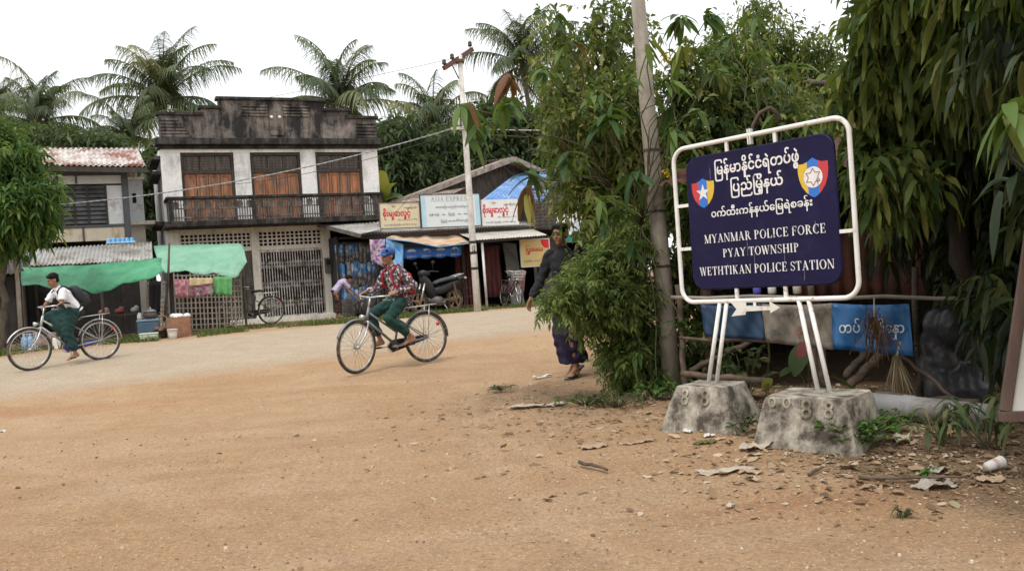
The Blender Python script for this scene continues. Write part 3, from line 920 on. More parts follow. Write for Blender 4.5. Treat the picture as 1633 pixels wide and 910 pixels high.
# ------------------------------------------------------------------ market shack under the tarpaulins
M_TARP = pm('green_tarpaulin', (.042, .26, .12), .42, .28, 3, (.09, .36, .19), .5, 1.5, (1, 1, 1), bmp=.6, bdist=.06)
M_TARP2 = pm('faded_green_tarpaulin', (.175, .38, .26), .45, .15, 2.5, (.25, .46, .335), .5, 1.4, bmp=.6, bdist=.06)
M_BAMB = pm('old_bamboo', (.27, .235, .19), .7, .3, 5)
M_STICK = pm('dark_stick', (.09, .07, .055), .85, .35, 5)
def tarp(name, label, mat, top, bot, dt, db, sag=.15, n=24, m=8, seed=1, group=None, belly=0.0):
    """sheet between a top polyline and a bottom polyline, both of pixels"""
    def along(pl_, u):
        L = [0]
        for a, b in zip(pl_[:-1], pl_[1:]): L.append(L[-1] + math.hypot(b[0] - a[0], b[1] - a[1]))
        s = u * L[-1]
        for i in range(len(L) - 1):
            if s <= L[i + 1] or i == len(L) - 2:
                f = (s - L[i]) / max(1e-6, L[i + 1] - L[i]); a, b = pl_[i], pl_[i + 1]
                return tuple(a[k] + (b[k] - a[k]) * f for k in range(len(a)))
    rnd = np.random.default_rng(seed); g = []
    for j in range(m + 1):
        v = j / m; row = []
        for i in range(n + 1):
            u = i / n
            a = along(top, u); b = along(bot, u)
            pa = P(a[0], a[1], dt + (a[2] if len(a) > 2 else 0)); pb = P(b[0], b[1], db + (b[2] if len(b) > 2 else 0))
            p = pa.lerp(pb, v)
            wv = math.sin(u * 19 + v * 5 + seed) * .025 + math.sin(u * 43 - v * 9) * .012 + math.sin(v * 7 + u * 4) * .02
            p.z += -sag * math.sin(math.pi * v) * .5 + wv * (.3 + v)
            p.y -= belly * math.sin(math.pi * v)
            row.append(p)
        g.append(row)
    o = MB().sheet(g, .006).build(name, mat, smooth=True)
    return tag(o, label, 'tarpaulin', group)
def shack():
    t = thing('market_stall', 'dark roadside stall of sticks under a grey zinc sheet', 'stall', on_ground(150, 19.6))
    r = MB()
    corrugated(r, P(58, 397, 20.9), P(242, 386, 22.0), P(244, 414.5, 20.7), P(46, 424, 19.5), 30, .018, jag=.02)
    r.build('roof', M_ZINC, t, smooth=True)
    pst = MB()
    for x, d in ((40, 19.3), (100, 19.5), (165, 20.0), (240, 20.6), (60, 21.2), (200, 22.0)):
        b = on_ground(x, d); top = P(x, 424 - (x - 46) * .048, d)
        pst.tube([b - Vector((0, 0, .1)), Vector((b.x, b.y, top.z - .05))], .035, 8)
    pst.apart('post', M_STICK, t)
    w = MB()
    for i in range(26):
        x = -14 + i * 9.4
        a = on_ground(x, 21.9 + i * .04); z = 1.55
        w.box((a.x, a.y, .3 + z / 2 + .2), (.145, .02, z + .5), Matrix.Rotation(.42, 3, 'Z'))
    w.build('back_wall', M_INT, t)
    cn = MB()
    a = on_ground(160, 20.3); b = on_ground(222, 20.7)
    cn.bar(a + Vector((0, 0, .5)), b + Vector((0, 0, .5)), .5, .04)
    for p in (a, b):
        for o in (-.2, .2): cn.bar(p + Vector((0, o, 0)), p + Vector((0, o, .48)), .04)
    cn.build('counter', M_DKWOOD, t)
shack()
def shade_backing():
    t = thing('shade_backing', 'dark boards added as the shade behind the lattice fence under the faded tarpaulin', 'stall', on_ground(330, 21.6))
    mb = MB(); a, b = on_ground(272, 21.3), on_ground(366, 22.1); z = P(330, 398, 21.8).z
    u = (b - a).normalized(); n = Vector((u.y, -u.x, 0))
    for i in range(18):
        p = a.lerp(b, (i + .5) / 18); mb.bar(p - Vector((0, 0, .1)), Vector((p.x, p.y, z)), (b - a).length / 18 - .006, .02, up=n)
    mb.build('back_wall', M_INT, t)  # near-black boards stand in for the shade under the tarpaulin
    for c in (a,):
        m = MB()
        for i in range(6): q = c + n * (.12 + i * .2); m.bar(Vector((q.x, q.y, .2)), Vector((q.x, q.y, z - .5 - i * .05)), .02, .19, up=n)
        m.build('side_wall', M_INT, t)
    m = MB()
    for c in (a + n * 1.25, b + n * 1.25): m.tube([Vector((c.x, c.y, .2)), Vector((c.x, c.y, z - .75))], .03, 8)
    m.apart('post', M_STICK, t)
shade_backing()
# dark low wall of boards left of the stall
def side_shed():
    t = thing('shed', 'low dark shed of rough boards at the left end behind the stake', 'shed', on_ground(-20, 20.5))
    mb = MB()
    for i in range(14):
        x = -130 + i * 12.5; a = on_ground(x, 20.4); z = P(x, 440, 20.4).z
        mb.box((a.x, a.y, (z + a.z) / 2), (.165, .03, z - a.z), Matrix.Rotation(.1, 3, 'Z'))
    mb.build('wall', M_INT, t)
    rf = MB(); corrugated(rf, P(-130, 408, 22.4), P(46, 410, 22.4), P(52, 436, 20.1), P(-130, 440, 20.1), 20, .018)
    rf.build('roof', M_DKWOOD, t, smooth=True)
side_shed()
tarp('tarpaulin', 'bright green tarpaulin sagging low in front of the dark stall', M_TARP,
     [(36, 427), (140, 423), (258, 411)], [(40, 457), (95, 460), (152, 468), (205, 452), (264, 431)], 19.45, 18.6, .1, 30, 10, 2, belly=.12)
tarp('tarpaulin', 'pale faded green tarpaulin stretched in front of the folding gate house', M_TARP2,
     [(245, 392), (320, 390), (384, 388), (391, 394)], [(262, 434), (330, 438), (380, 440), (394, 415)], 21.6, 20.2, .02, 26, 8, 5, belly=.1)
def pole_thing(name, label, cat, pts, r, mat, group=None, n=8):
    o = MB().tube(pts, r, n).build(name, mat, smooth=True)
    return tag(o, label, cat, group)
def stick(px0, py0, d0, px1, py1, d1, r, label, mat=None, bend=.03, cat='pole', name='pole'):
    a, b = P(px0, py0, d0), P(px1, py1, d1); m = (a + b) / 2 + Vector((bend, 0, bend))
    return pole_thing(name, label, cat, [a, a.lerp(m, .7), m, b.lerp(m, .7), b], [r * 1.1, r * 1.05, r, r * .95, r * .85], mat or M_STICK)
stick(262, 512, 19.4, 270, 388, 19.6, .028, 'thin dark pole standing between the two green tarpaulins')
stick(33, 530, 17.6, 19, 372, 17.8, .04, 'rough stake standing under the leafy tree at the left edge', M_BAMB)
# split-bamboo lattice fence
def lattice(px0, py0, px1, py1, px2, py2, px3, py3, d0, d1, nx, ny, label):
    mb = MB(); rnd = random.Random(nx)
    q = lambda u, v: (P(px0, py0, d0).lerp(P(px1, py1, d1), u)).lerp(P(px3, py3, d0).lerp(P(px2, py2, d1), u), v)
    for i in range(nx + 1):
        u = min(1, max(0, i / nx + rnd.uniform(-.1, .1) / nx)); u2 = min(1, max(0, i / nx + rnd.uniform(-.2, .2) / nx))
        mb.bar(q(u, -rnd.uniform(0, .06)), q(u2, 1.0), .03, .009, up=(0, 1, 0))
    for j in range(ny + 1):
        v = j / ny + rnd.uniform(-.1, .1) / ny; v2 = j / ny + rnd.uniform(-.1, .1) / ny
        mb.bar(q(0, v) + Vector((0, .012, 0)), q(1, v2) + Vector((0, .012, 0)), .028, .009, up=(0, 1, 0))
    return tag(mb.build('bamboo_fence', M_BAMB), label, 'fence')
lattice(277, 440, 384, 438, 388, 523, 281, 527, 19.4, 20.6, 17, 10, 'wide split bamboo lattice fence under the faded tarpaulin')
lattice(232, 452, 268, 449, 272, 520, 236, 522, 19.9, 20.2, 6, 9, 'narrow dark bamboo lattice panel left of the thin pole')
# cloths on the fence
def cloth(px0, py0, px1, py1, d, mat, label, hem=6, seed=1):
    rnd = random.Random(seed); g = []
    n, m = 14, 6; ph = rnd.uniform(0, 6)
    for j in range(m + 1):
        v = j / m
        row = []
        for i in range(n + 1):
            u = i / n
            p = P(px0 + (px1 - px0) * u, py0 + (py1 - py0) * v + (hem * math.sin(u * 3 + ph) * .35) * v, d)
            p.y += -.03 - .03 * math.sin(u * 16 + ph) * (.3 + v)
            row.append(p)
        g.append(row)
    return tag(MB().sheet(g, .004).build('cloth', mat, smooth=True), label, 'cloth', 'cloths hung on the bamboo fence')
def cloth_mat(name, cols, scale=18):
    m, n, l, bs = _new(name); v = coords(n, l)
    vo = n.new('ShaderNodeTexVoronoi'); vo.inputs['Scale'].default_value = scale; l.new(v, vo.inputs['Vector'])
    st = [((i + .5) / len(cols), c) for i, c in enumerate(cols)]
    r = ramp(n, l, vo.outputs['Color'], st); r.color_ramp.interpolation = 'CONSTANT'
    l.new(r.outputs[0], bs.inputs['Base Color']); bs.inputs['Roughness'].default_value = .9
    bump(n, l, bs, noise_tex(n, l, v, 60, 3), .2, .004)
    return m
cloth(279, 445, 302, 473, 19.35, pm('pink_cloth', (.33, .12, .15), .9, .3, 14, (.6, .4, .4), .4, 14), 'faded pink cloth hung on the lattice fence', seed=2)
cloth(303, 443, 340, 454, 19.45, pm('cream_cloth', (.55, .45, .26), .9, .2, 8), 'cream cloth folded over the top of the lattice fence', seed=3)
cloth(300, 453, 341, 472, 19.5, cloth_mat('patterned_cloth', [(.3, .27, .22), (.35, .1, .2), (.12, .1, .1), (.4, .3, .3)], 26), 'patterned grey and purple cloth hung below the cream one', seed=4)
cloth(342, 441, 371, 472, 19.55, pm('green_cloth', (.11, .33, .12), .9, .25, 10), 'bright green cloth hung at the right end of the lattice fence', seed=5)
cloth(238, 448, 258, 500, 19.7, pm('black_cloth', (.03, .03, .033), .9, .3, 8), 'long black cloth hanging left of the thin pole', seed=6)
# ================================================================== the row of shops right of the house
M_MAROON = pm('maroon_curtain', (.10, .028, .03), .9, .35, 4, stretch=(5, 5, .6))
M_BROOF = pm('brown_roof', (.32, .245, .2), .8, .3, 5, (.12, .09, .075), .5, 3, bmp=.3)
M_BLUEZ = pm('blue_roof_paint', (.12, .25, .5), .5, .15, 4, (.32, .42, .55), .35, 3)
M_WHITE = pm('off_white_paint', (.68, .67, .63), .6, .08, 5, (.4, .37, .32), .28, 4)
M_BLUE = pm('blue_vinyl', (.02, .14, .52), .4, .15, 4)
M_RED = pm('red_lettering', (.58, .02, .03), .6, .05, 5, bmp=0)
M_INK = pm('grey_lettering', (.16, .17, .19), .7, .1, 5, bmp=0)
M_WINK = pm('white_lettering', (.78, .78, .76), .6, .05, 5, bmp=0)
ROWS = 1.0        # the shop fronts stand a metre ahead of the old house
SP = Pl(FM.pt(0, 0, ROWS), FM.u)
def shop_row():
    pl = SP
    t = thing('shop', 'low dark timber shop with brown gable and blue roof sheets behind its signboards', 'shop', pl.pt(pl.at(700, 490)[0], .34))
    X = lambda x, y=440, o=0.0: pl.at(x, y, o)[0]
    Z = lambda y, x=700, o=0.0: pl.at(x, y, o)[1]
    x0, x1 = X(541), X(960)
    zt = Z(370)
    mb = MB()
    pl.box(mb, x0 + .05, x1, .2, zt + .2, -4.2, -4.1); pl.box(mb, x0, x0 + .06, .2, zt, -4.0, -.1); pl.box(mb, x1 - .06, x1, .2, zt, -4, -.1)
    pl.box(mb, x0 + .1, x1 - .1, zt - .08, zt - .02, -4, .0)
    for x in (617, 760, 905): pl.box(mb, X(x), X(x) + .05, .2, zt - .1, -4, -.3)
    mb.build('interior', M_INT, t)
    po = MB()
    for x in (608, 641, 741, 862, 932): pl.box(po, X(x) - .045, X(x) + .045, .15, zt - .1, -.1, .0)
    po.apart('post', M_DKWOOD, t)
    fl = MB(); 
    for i in range(3): pl.box(fl, X(606) + i * .17, X(606) + i * .17 + .155, .2, Z(400), -.25, -.22 + .01 * i)
    for i in range(6): pl.box(fl, X(862) + i * .17, X(862) + i * .17 + .155, .2, Z(383), -.45, -.42 + .012 * (i % 2))
    fl.apart('wall_board', M_GREYWOOD, t)
    # long zinc eave with its dark edge
    ev = MB()
    corrugated(ev, pl.px(600, 360, -.2), pl.px(855, 351, -.2), pl.px(852, 360, .55), pl.px(572, 374.5, .55), 60, .014)
    ev.build('eave', M_ZINC, t, smooth=True)
    one(lambda m_: m_.bar(pl.px(576, 377, .5), pl.px(850, 362.5, .5), .05, .16), 'eave_board', M_DKWOOD, t)
    # zinc sheet over the goods, overlapping the old house
    z = MB(); corrugated(z, P(505, 356, 24.9), P(604, 352.5, 25.2), P(607, 366, 23.9), P(574, 373.5, 23.6), 14, .014)
    z.build('zinc_sheet', M_ZINC, t, smooth=True)
    one(lambda m_: m_.bar(P(506, 358.5, 24.85), P(575, 376, 23.55), .05, .1), 'sheet_board', M_GREYWOOD, t)
    # gable behind
    g = MB()
    ap, l, r = P(808, 259, 29.5), P(640, 324, 27.6), P(900, 305, 30.4)
    bl, br = P(640, 372, 27.6), P(900, 362, 30.4)
    off = Vector((.0, .25, 0))
    g.hexa([l, bl, br, r], [l + off, bl + off, br + off, r + off])
    g.add([l, r, ap, l + off, r + off, ap + off], [(0, 1, 2), (3, 5, 4), (0, 2, 5, 3), (1, 4, 5, 2)])
    g.build('gable_wall', M_GREYWOOD, t)
    rf = MB()
    o1 = Vector((.25, -.75, 0)); bk = Vector((-.8, 3.5, .5))
    corrugated(rf, ap + bk * .25 + Vector((0, 0, .08)), ap + o1 + Vector((0, 0, .06)), P(628, 323, 27.0), l + bk * .25 + Vector((-.3, 0, .0)), 6, .02)
    corrugated(rf, ap + o1 + Vector((0, 0, .06)), ap + bk + Vector((0, 0, .06)), r + bk + Vector((.3, 0, 0)), r + o1 * .8 + Vector((.3, 0, .05)), 8, .02)
    rf.build('gable_roof', M_BROOF, t, smooth=True)
    bg_ = MB()
    bg_.bar(ap + o1 + Vector((0, 0, 0)), P(630, 326, 26.9), .04, .16); bg_.bar(ap + o1, r + o1 * .8 + Vector((.3, 0, 0)), .04, .16)
    bg_.apart('barge_board', pm('pale_barge_wood', (.3, .26, .22), .85, .3, 6, (.16, .13, .11), .4, 5), t)
    lr = MB(); corrugated(lr, P(708, 305, 27.3), P(742, 300, 27.5), P(690, 325, 25.9), P(610, 328, 26.0), 10, .018)
    lr.build('lean_to_roof', M_BROOF, t, smooth=True)
    b = MB(); corrugated(b, P(826, 274, 29.6), P(905, 264, 29.9), P(862, 325, 26.6), P(764, 322, 26.3), 14, .02)
    b.build('blue_roof', M_BLUEZ, t, smooth=True)
    tw = MB()
    for i in range(11):
        x = 866 + i * 9
        a = P(x, 282 - (x - 866) * .03, 27.9); c = P(x, 372, 27.9)
        tw.box(((a.x + c.x) / 2, a.y + .01 * (i % 2), (a.z + c.z) / 2), (.168, .025, a.z - c.z), Matrix.Rotation(.1, 3, 'Z'))
    tw.build('upper_board_wall', M_GREYWOOD, t)
    mt = MB()
    n = 26
    for i in range(n):
        p = P(842 + i * 3.2, 300, 26.6); q = P(842 + i * 3.2, 366, 26.6)
        mt.bar(p, q, .05, .012 + .01 * (i % 2))
    for j in range(12):
        p = P(842, 303 + j * 5.4, 26.6); q = P(925, 299 + j * 5.4, 26.6); mt.bar(p + Vector((0, -.008, 0)), q + Vector((0, -.008, 0)), .05, .02)
    mt.build('woven_panel', M_GREYWOOD, t)
    one(lambda m_: m_.bar(P(838, 303, 26.5), P(960, 294, 26.5), .05, .08), 'cross_beam', M_DKWOOD, t)
    return t
shop_row()
def hung(name, label, cat, px0, py0, px1, py1, off, mat, waves=5, amp=.04, group=None):
    pl = SP; a0, a1, z0, z1 = pl.R(px0, py0, px1, py1, off); g = []
    for j in range(7):
        z = z1 + (z0 - z1) * j / 6; row = []
        for i in range(waves * 8 + 1):
            u = i / (waves * 8); row.append(pl.pt(a0 + (a1 - a0) * u + .015 * math.sin(j * 1.3 + u * 9), z, off + amp * math.sin(u * waves * 6.283) * (.4 + .1 * j)))
        g.append(row)
    return tag(MB().sheet(g, .005).build(name, mat, smooth=True), label, cat, group)
hung('curtain', 'dark maroon curtain behind the wire rack and electric pole', 'curtain', 727, 394, 756, 484, -.15, M_MAROON)
hung('curtain', 'dusty maroon curtain hanging behind the thin white awning post', 'curtain', 771, 392, 799, 474, -.15, pm('dusty_maroon', (.17, .06, .06), .9, .3, 4, stretch=(5, 5, .6)), 4)

# --- signboards along the eave
def signboard(label, px, off, face, frame_mat, texts, name='signboard', th=.04, extra=None):
    """texts: (string, u, v, width, height, material, bold) in fractions of the board"""
    pl = SP; a0, a1, z0, z1 = pl.R(*px, off)
    t = thing(name, label, 'signboard', pl.pt((a0 + a1) / 2, z0, off))
    one(lambda mb: pl.box(mb, a0, a1, z0, z1, off - th, off), 'board', face, t)
    fr = .022
    if frame_mat:
        one(lambda mb: (pl.box(mb, a0 - fr, a0 - .001, z0 - fr, z1 + fr, off - th, off + .014), pl.box(mb, a1 + .001, a1 + fr, z0 - fr, z1 + fr, off - th, off + .014),
                        pl.box(mb, a0, a1, z0 - fr, z0 - .001, off - th, off + .014), pl.box(mb, a0, a1, z1 + .001, z1 + fr, off - th, off + .014)), 'frame', frame_mat, t)
    W, H = a1 - a0, z1 - z0
    for s, u, v, w, h, m, bold in texts:
        vs, fs = serif_text(s) if bold == 'serif' else text_mesh(s, bold)
        mb = MB()
        lay_text(mb, vs, fs, lambda x, y, k: pl.pt(a0 + W * u + x, z0 + H * v + y, off + .004 + .0004 * k), W * w, H * h)
        mb.build('lettering', m, t)
    if extra: extra(pl, a0, a1, z0, z1, t)
    return t
M_CREAMB = pm('cream_board', (.64, .57, .39), .55, .08, 4, (.5, .42, .3), .3, 3)
M_WHITEB = pm('white_board', (.72, .71, .69), .5, .05, 4, (.55, .5, .48), .25, 3)
RT = "စိုးမျှောလွှင့်"
small = [("ြမန်မာ", .36, .87, .1, .09, M_INK, .01), ("ေရးချိုငုန်း", .78, .8, .33, .12, M_INK, .01), ("ဖုန်း ၀၉-၅၃၂ ၈၆၄", .68, .32, .52, .08, M_INK, .01), ("ဆေးဆိုင် ြပည်ြမို့ ဝက်ထီးကန်ေစျး", .5, .12, .82, .09, M_INK, .01)]
signboard('cream signboard with big red script between the balcony and the pale blue board', (606, 323.5, 669, 363), .75, M_CREAMB, M_GREYWOOD, [(RT, .42, .56, .7, .48, M_RED, .03)] + small)
signboard('white signboard with big red script under the blue roof sheets', (768, 318, 826.5, 359), .75, M_WHITEB, None, [(RT, .38, .58, .7, .5, M_RED, .03)] + small)
def blue_edge(pl, a0, a1, z0, z1, t):
    mb = MB(); W, H = a1 - a0, z1 - z0
    for u0, u1 in ((0, .08), (.92, 1)): pl.box(mb, a0 + W * u0, a0 + W * u1, z0 + .02, z1 - .02, .801, .8025)
    mb.apart('pale_blue_band', pm('pale_blue_print', (.42, .62, .72), .5, .1, 3, bmp=0), t)
signboard('large pale blue and white bus company signboard reading ASIA EXPRESS', (671.5, 310, 765.5, 361), .80, pm('bus_board', (.66, .71, .72), .5, .05, 2), M_DKWOOD,
          [("ASIA EXPRESS", .5, .86, .66, .15, pm('pale_grey_lettering', (.33, .36, .38), .6, .1, 4, bmp=0), 'serif'),
           ("အေဝးေြပးယာဉ်လိုင်းလက်မှတ်", .52, .61, .56, .12, M_INK, .01), ("ရန်ကုန်   ▬   ြပည်   ▬   မေကွး", .5, .38, .74, .11, M_INK, .015), ("ြပည် ▬ ေပါင်းတည်", .55, .17, .46, .12, M_INK, .015)], extra=blue_edge)
def red_corner(pl, a0, a1, z0, z1, t):
    W, H = a1 - a0, z1 - z0
    mb = MB(); mb.prism([(a0 + W * .72, z1 - .005)] + [(a1 - .005 - W * .28 * math.cos(k * math.pi / 12) ** .7 if k < 6 else a1 - .005, z1 - .005 - H * .34 * math.sin(k * math.pi / 12)) for k in range(1, 7)] + [(a1 - .005, z1 - .005)], lambda x, z, d: pl.pt(x, z, d), 1.252, 1.2535)
    mb.build('red_corner', M_RED, t)
signboard('yellow hanging signboard with red script under the right awning', (831, 382, 876, 424), 1.25, pm('yellow_board', (.68, .52, .22), .5, .1, 2.5), M_WHITE,
          [("ြပူးေမေမ", .48, .62, .6, .36, M_RED, .02), ("ြပည်ြမို့ စားေသာက်ဆိုင်", .5, .2, .8, .09, M_INK, .01)], extra=red_corner)
def green_foot(pl, a0, a1, z0, z1, t):
    W, H = a1 - a0, z1 - z0
    mb = MB(); pl.box(mb, a0 + .01, a1 - .01, z0 + .005, z0 + H * .2, 1.352, 1.3545); mb.build('green_band', pm('green_print', (.02, .2, .17), .5, .1, 3, bmp=0), t)
    m2 = MB(); pl.box(m2, a0 + W * .1, a0 + W * .9, z0 + H * .3, z0 + H * .55, 1.352, 1.354); m2.build('landscape_print', pm('landscape_print', (.35, .45, .55), .5, .4, 6, (.62, .66, .66), .6, 5, bmp=0), t)
signboard('white vinyl banner with a green foot hung on the board wall behind the walking man', (888, 328, 934, 386), 1.35, M_WHITEB, None, [("ြပည်ြမို့နယ်", .5, .87, .46, .1, M_RED, .01)], extra=green_foot)

# --- awnings
def awning_orange():
    t = thing('awning', 'sun-bleached orange cloth awning with a blue valance over the dark shop door', 'awning', SP.px(690, 391, 1.2))
    g = []
    tl, tr, br, bl = SP.px(630, 374, .25), SP.px(729, 371, .25), SP.px(751, 386, 1.35), SP.px(616, 379, 1.35)
    bm_ = SP.px(698, 392, 1.5)
    for j in range(7):
        v = j / 6; row = []
        for i in range(25):
            u = i / 24; a = tl.lerp(tr, u)
            b = bl.lerp(bm_, u / .62) if u < .62 else bm_.lerp(br, (u - .62) / .38)
            p = a.lerp(b, v); p.z += -.07 * math.sin(math.pi * v) * abs(math.sin(u * 6.5)) + .012 * math.sin(u * 30)
            row.append(p)
        g.append(row)
    MB().sheet(g, .006).build('canopy', pm('bleached_orange_cloth', (.50, .31, .19), .8, .15, 4, (.56, .45, .34), .5, 2.5), t, smooth=True)
    e = MB(); e.tube([SP.px(616, 380.5, 1.38), SP.px(655, 385, 1.45), SP.px(698, 393.5, 1.53), SP.px(751, 387.5, 1.38)], .02, 6); e.build('hem', pm('pale_blue_hem', (.25, .42, .6), .6, .15, 5), t)
    a0, a1, z0, z1 = SP.R(643.5, 393, 736, 411, 1.0)
    rows = []
    for j in range(5):
        v = j / 4; row = []
        for i in range(33):
            u = i / 32; sc = .045 * abs(math.sin(u * math.pi * 4)) if j == 4 else 0
            row.append(SP.pt(a0 + (a1 - a0) * u, z1 + (z0 - z1) * v - (sc - .03 if j == 4 else 0), 1.0 + .015 * math.sin(u * 24) * v))
        rows.append(row)
    MB().sheet(rows, .005).build('valance', M_BLUE, t, smooth=True)
    mb = MB(); H = z1 - z0
    for k in range(4):
        cx = a0 + (a1 - a0) * (.13 + .25 * k); cz = z0 + H * .56
        f = lambda x, z, d: SP.pt(x, z, d)
        if k % 2:       # crescent-like mark
            mb.prism([(cx + .11 * math.cos(a), cz + .1 * math.sin(a)) for a in np.linspace(-.4, 2.6, 9)] + [(cx + .03 + .07 * math.cos(a), cz - .01 + .06 * math.sin(a)) for a in np.linspace(2.6, -.4, 9)], f, 1.028, 1.031)
        else:
            mb.prism([(cx + .13 * math.cos(a), cz + .02 + .075 * math.sin(a)) for a in np.linspace(0, 3.14, 9)], f, 1.028, 1.031)
        vs, fs = text_mesh("ြမန်မာ", .02)
        lay_text(mb, vs, fs, lambda x, y, q: SP.pt(cx + x, z0 + H * .2 + y, 1.028 + .0004 * q), .26, H * .2)
    mb.build('lettering', pm('pale_print', (.5, .62, .75), .6, .05, 5, bmp=0), t)
awning_orange()
def printed(name, cols, scale):
    m, n, l, bs = _new(name); v = coords(n, l)
    nz = noise_tex(n, l, v, scale, 3, .6, 1.2)
    r = ramp(n, l, nz, [(.3 + .42 * i / len(cols), c) for i, c in enumerate(cols)])
    l.new(r.outputs[0], bs.inputs['Base Color']); bs.inputs['Roughness'].default_value = .4
    return m
def poster(label, pts, off, mat):
    g = [[SP.px(pts[0][0] + (pts[1][0] - pts[0][0]) * i / 6 + (pts[3][0] - pts[0][0]) * j / 6 * (1 - i / 6) + (pts[2][0] - pts[1][0]) * j / 6 * (i / 6),
               pts[0][1] + (pts[1][1] - pts[0][1]) * i / 6 + (pts[3][1] - pts[0][1]) * j / 6 * (1 - i / 6) + (pts[2][1] - pts[1][1]) * j / 6 * (i / 6), off + .03 * math.sin(i + j * .7)) for i in range(7)] for j in range(7)]
    return tag(MB().sheet(g, .004).build('poster', mat, smooth=True), label, 'poster')
poster('bright blue vinyl sheet hanging from the orange awning behind the blue cap', [(615, 381), (643, 389), (643, 437), (618, 424)], 1.3, printed('blue_sheet_print', [(.02, .16, .5), (.03, .25, .62), (.25, .5, .75), (.03, .2, .6)], 1.6))
poster('purple and pink printed poster hanging beside the packets', [(589, 382), (614, 381), (617, 428), (592, 416)], 1.1, printed('pink_poster_print', [(.05, .03, .18), (.32, .1, .25), (.6, .5, .55), (.15, .1, .3)], 4))
def zinc_awning():
    t = thing('awning', 'grey zinc sheet awning on a thin white post above the dusty curtain', 'awning', SP.px(800, 485, 1.6))
    mb = MB(); corrugated(mb, SP.px(727, 371, .3), SP.px(846, 364.5, .3), SP.px(873, 375, 1.9), SP.px(757, 383, 1.9), 26, .012, jag=.012)
    mb.build('sheet', pm('pale_zinc', (.5, .48, .43), .55, .15, 4, (.36, .32, .27), .45, 2, metal=.15), t, smooth=True)
    one(lambda m: m.bar(SP.px(762, 385, 1.8), SP.px(868, 377.5, 1.8), .05, .07), 'batten', M_DKWOOD, t)
    a = SP.px(768.5, 385, 1.75)
    one(lambda m: m.tube([a, Vector((a.x + .02, a.y, zg(a.x, a.y) - .05))], .035, 8), 'post', M_WHITE, t, smooth=True)
zinc_awning()
def plank():
    mb = MB(); a, b = SP.px(812, 388, .3), SP.px(826, 486, 1.1)
    mb.bar(a, b, .42, .05, up=SP.n)
    return tag(mb.build('door_panel', pm('grey_green_paint', (.17, .18, .165), .7, .2, 5, (.1, .1, .09), .4, 4), bevel=.008), 'grey weathered door leaf leaning in the shop front above the parked bicycle', 'door')
plank()

# --- hanging packets beside the gate
GP = Pl(FM.pt(0, 0, .75), FM.u)
def packet_mat(name, a, b, c):
    """printed film: coloured head, dim see-through belly, every packet with its own print"""
    m, n, l, bs = _new(name); v = coords(n, l)
    oi = n.new('ShaderNodeObjectInfo'); ad = n.new('ShaderNodeVectorMath'); ad.operation = 'MULTIPLY_ADD'
    l.new(oi.outputs['Random'], ad.inputs[0]); ad.inputs[1].default_value = (7, 5, 3); l.new(v, ad.inputs[2])
    vo = n.new('ShaderNodeTexVoronoi'); vo.inputs['Scale'].default_value = 13; l.new(ad.outputs[0], vo.inputs['Vector'])
    r1 = ramp(n, l, vo.outputs['Color'], [(.0, a), (.42, b), (.6, c), (.72, a)]).outputs[0]
    r2 = ramp(n, l, vo.outputs['Color'], [(.0, (.02, .02, .022)), (.45, (.09, .085, .08)), (.62, (.26, .26, .26)), (.78, (.04, .04, .045))]).outputs[0]
    sp = n.new('ShaderNodeSeparateXYZ'); l.new(v, sp.inputs[0])
    nz = noise_tex(n, l, ad.outputs[0], 9, 2); a2 = n.new('ShaderNodeMath'); a2.operation = 'MULTIPLY_ADD'; l.new(nz, a2.inputs[0]); a2.inputs[1].default_value = .25; l.new(sp.outputs[2], a2.inputs[2])
    f = ramp(n, l, a2.outputs[0], [(.4, (0, 0, 0)), (.46, (1, 1, 1))]).outputs[0]
    l.new(mixc(n, l, f, r2, r1), bs.inputs['Base Color']); bs.inputs['Roughness'].default_value = .28
    return m
PM = [packet_mat('blue_packet_print', (.015, .11, .34), (.04, .2, .42), (.4, .5, .56)), packet_mat('pale_packet_print', (.06, .06, .065), (.16, .16, .16), (.3, .29, .27))]
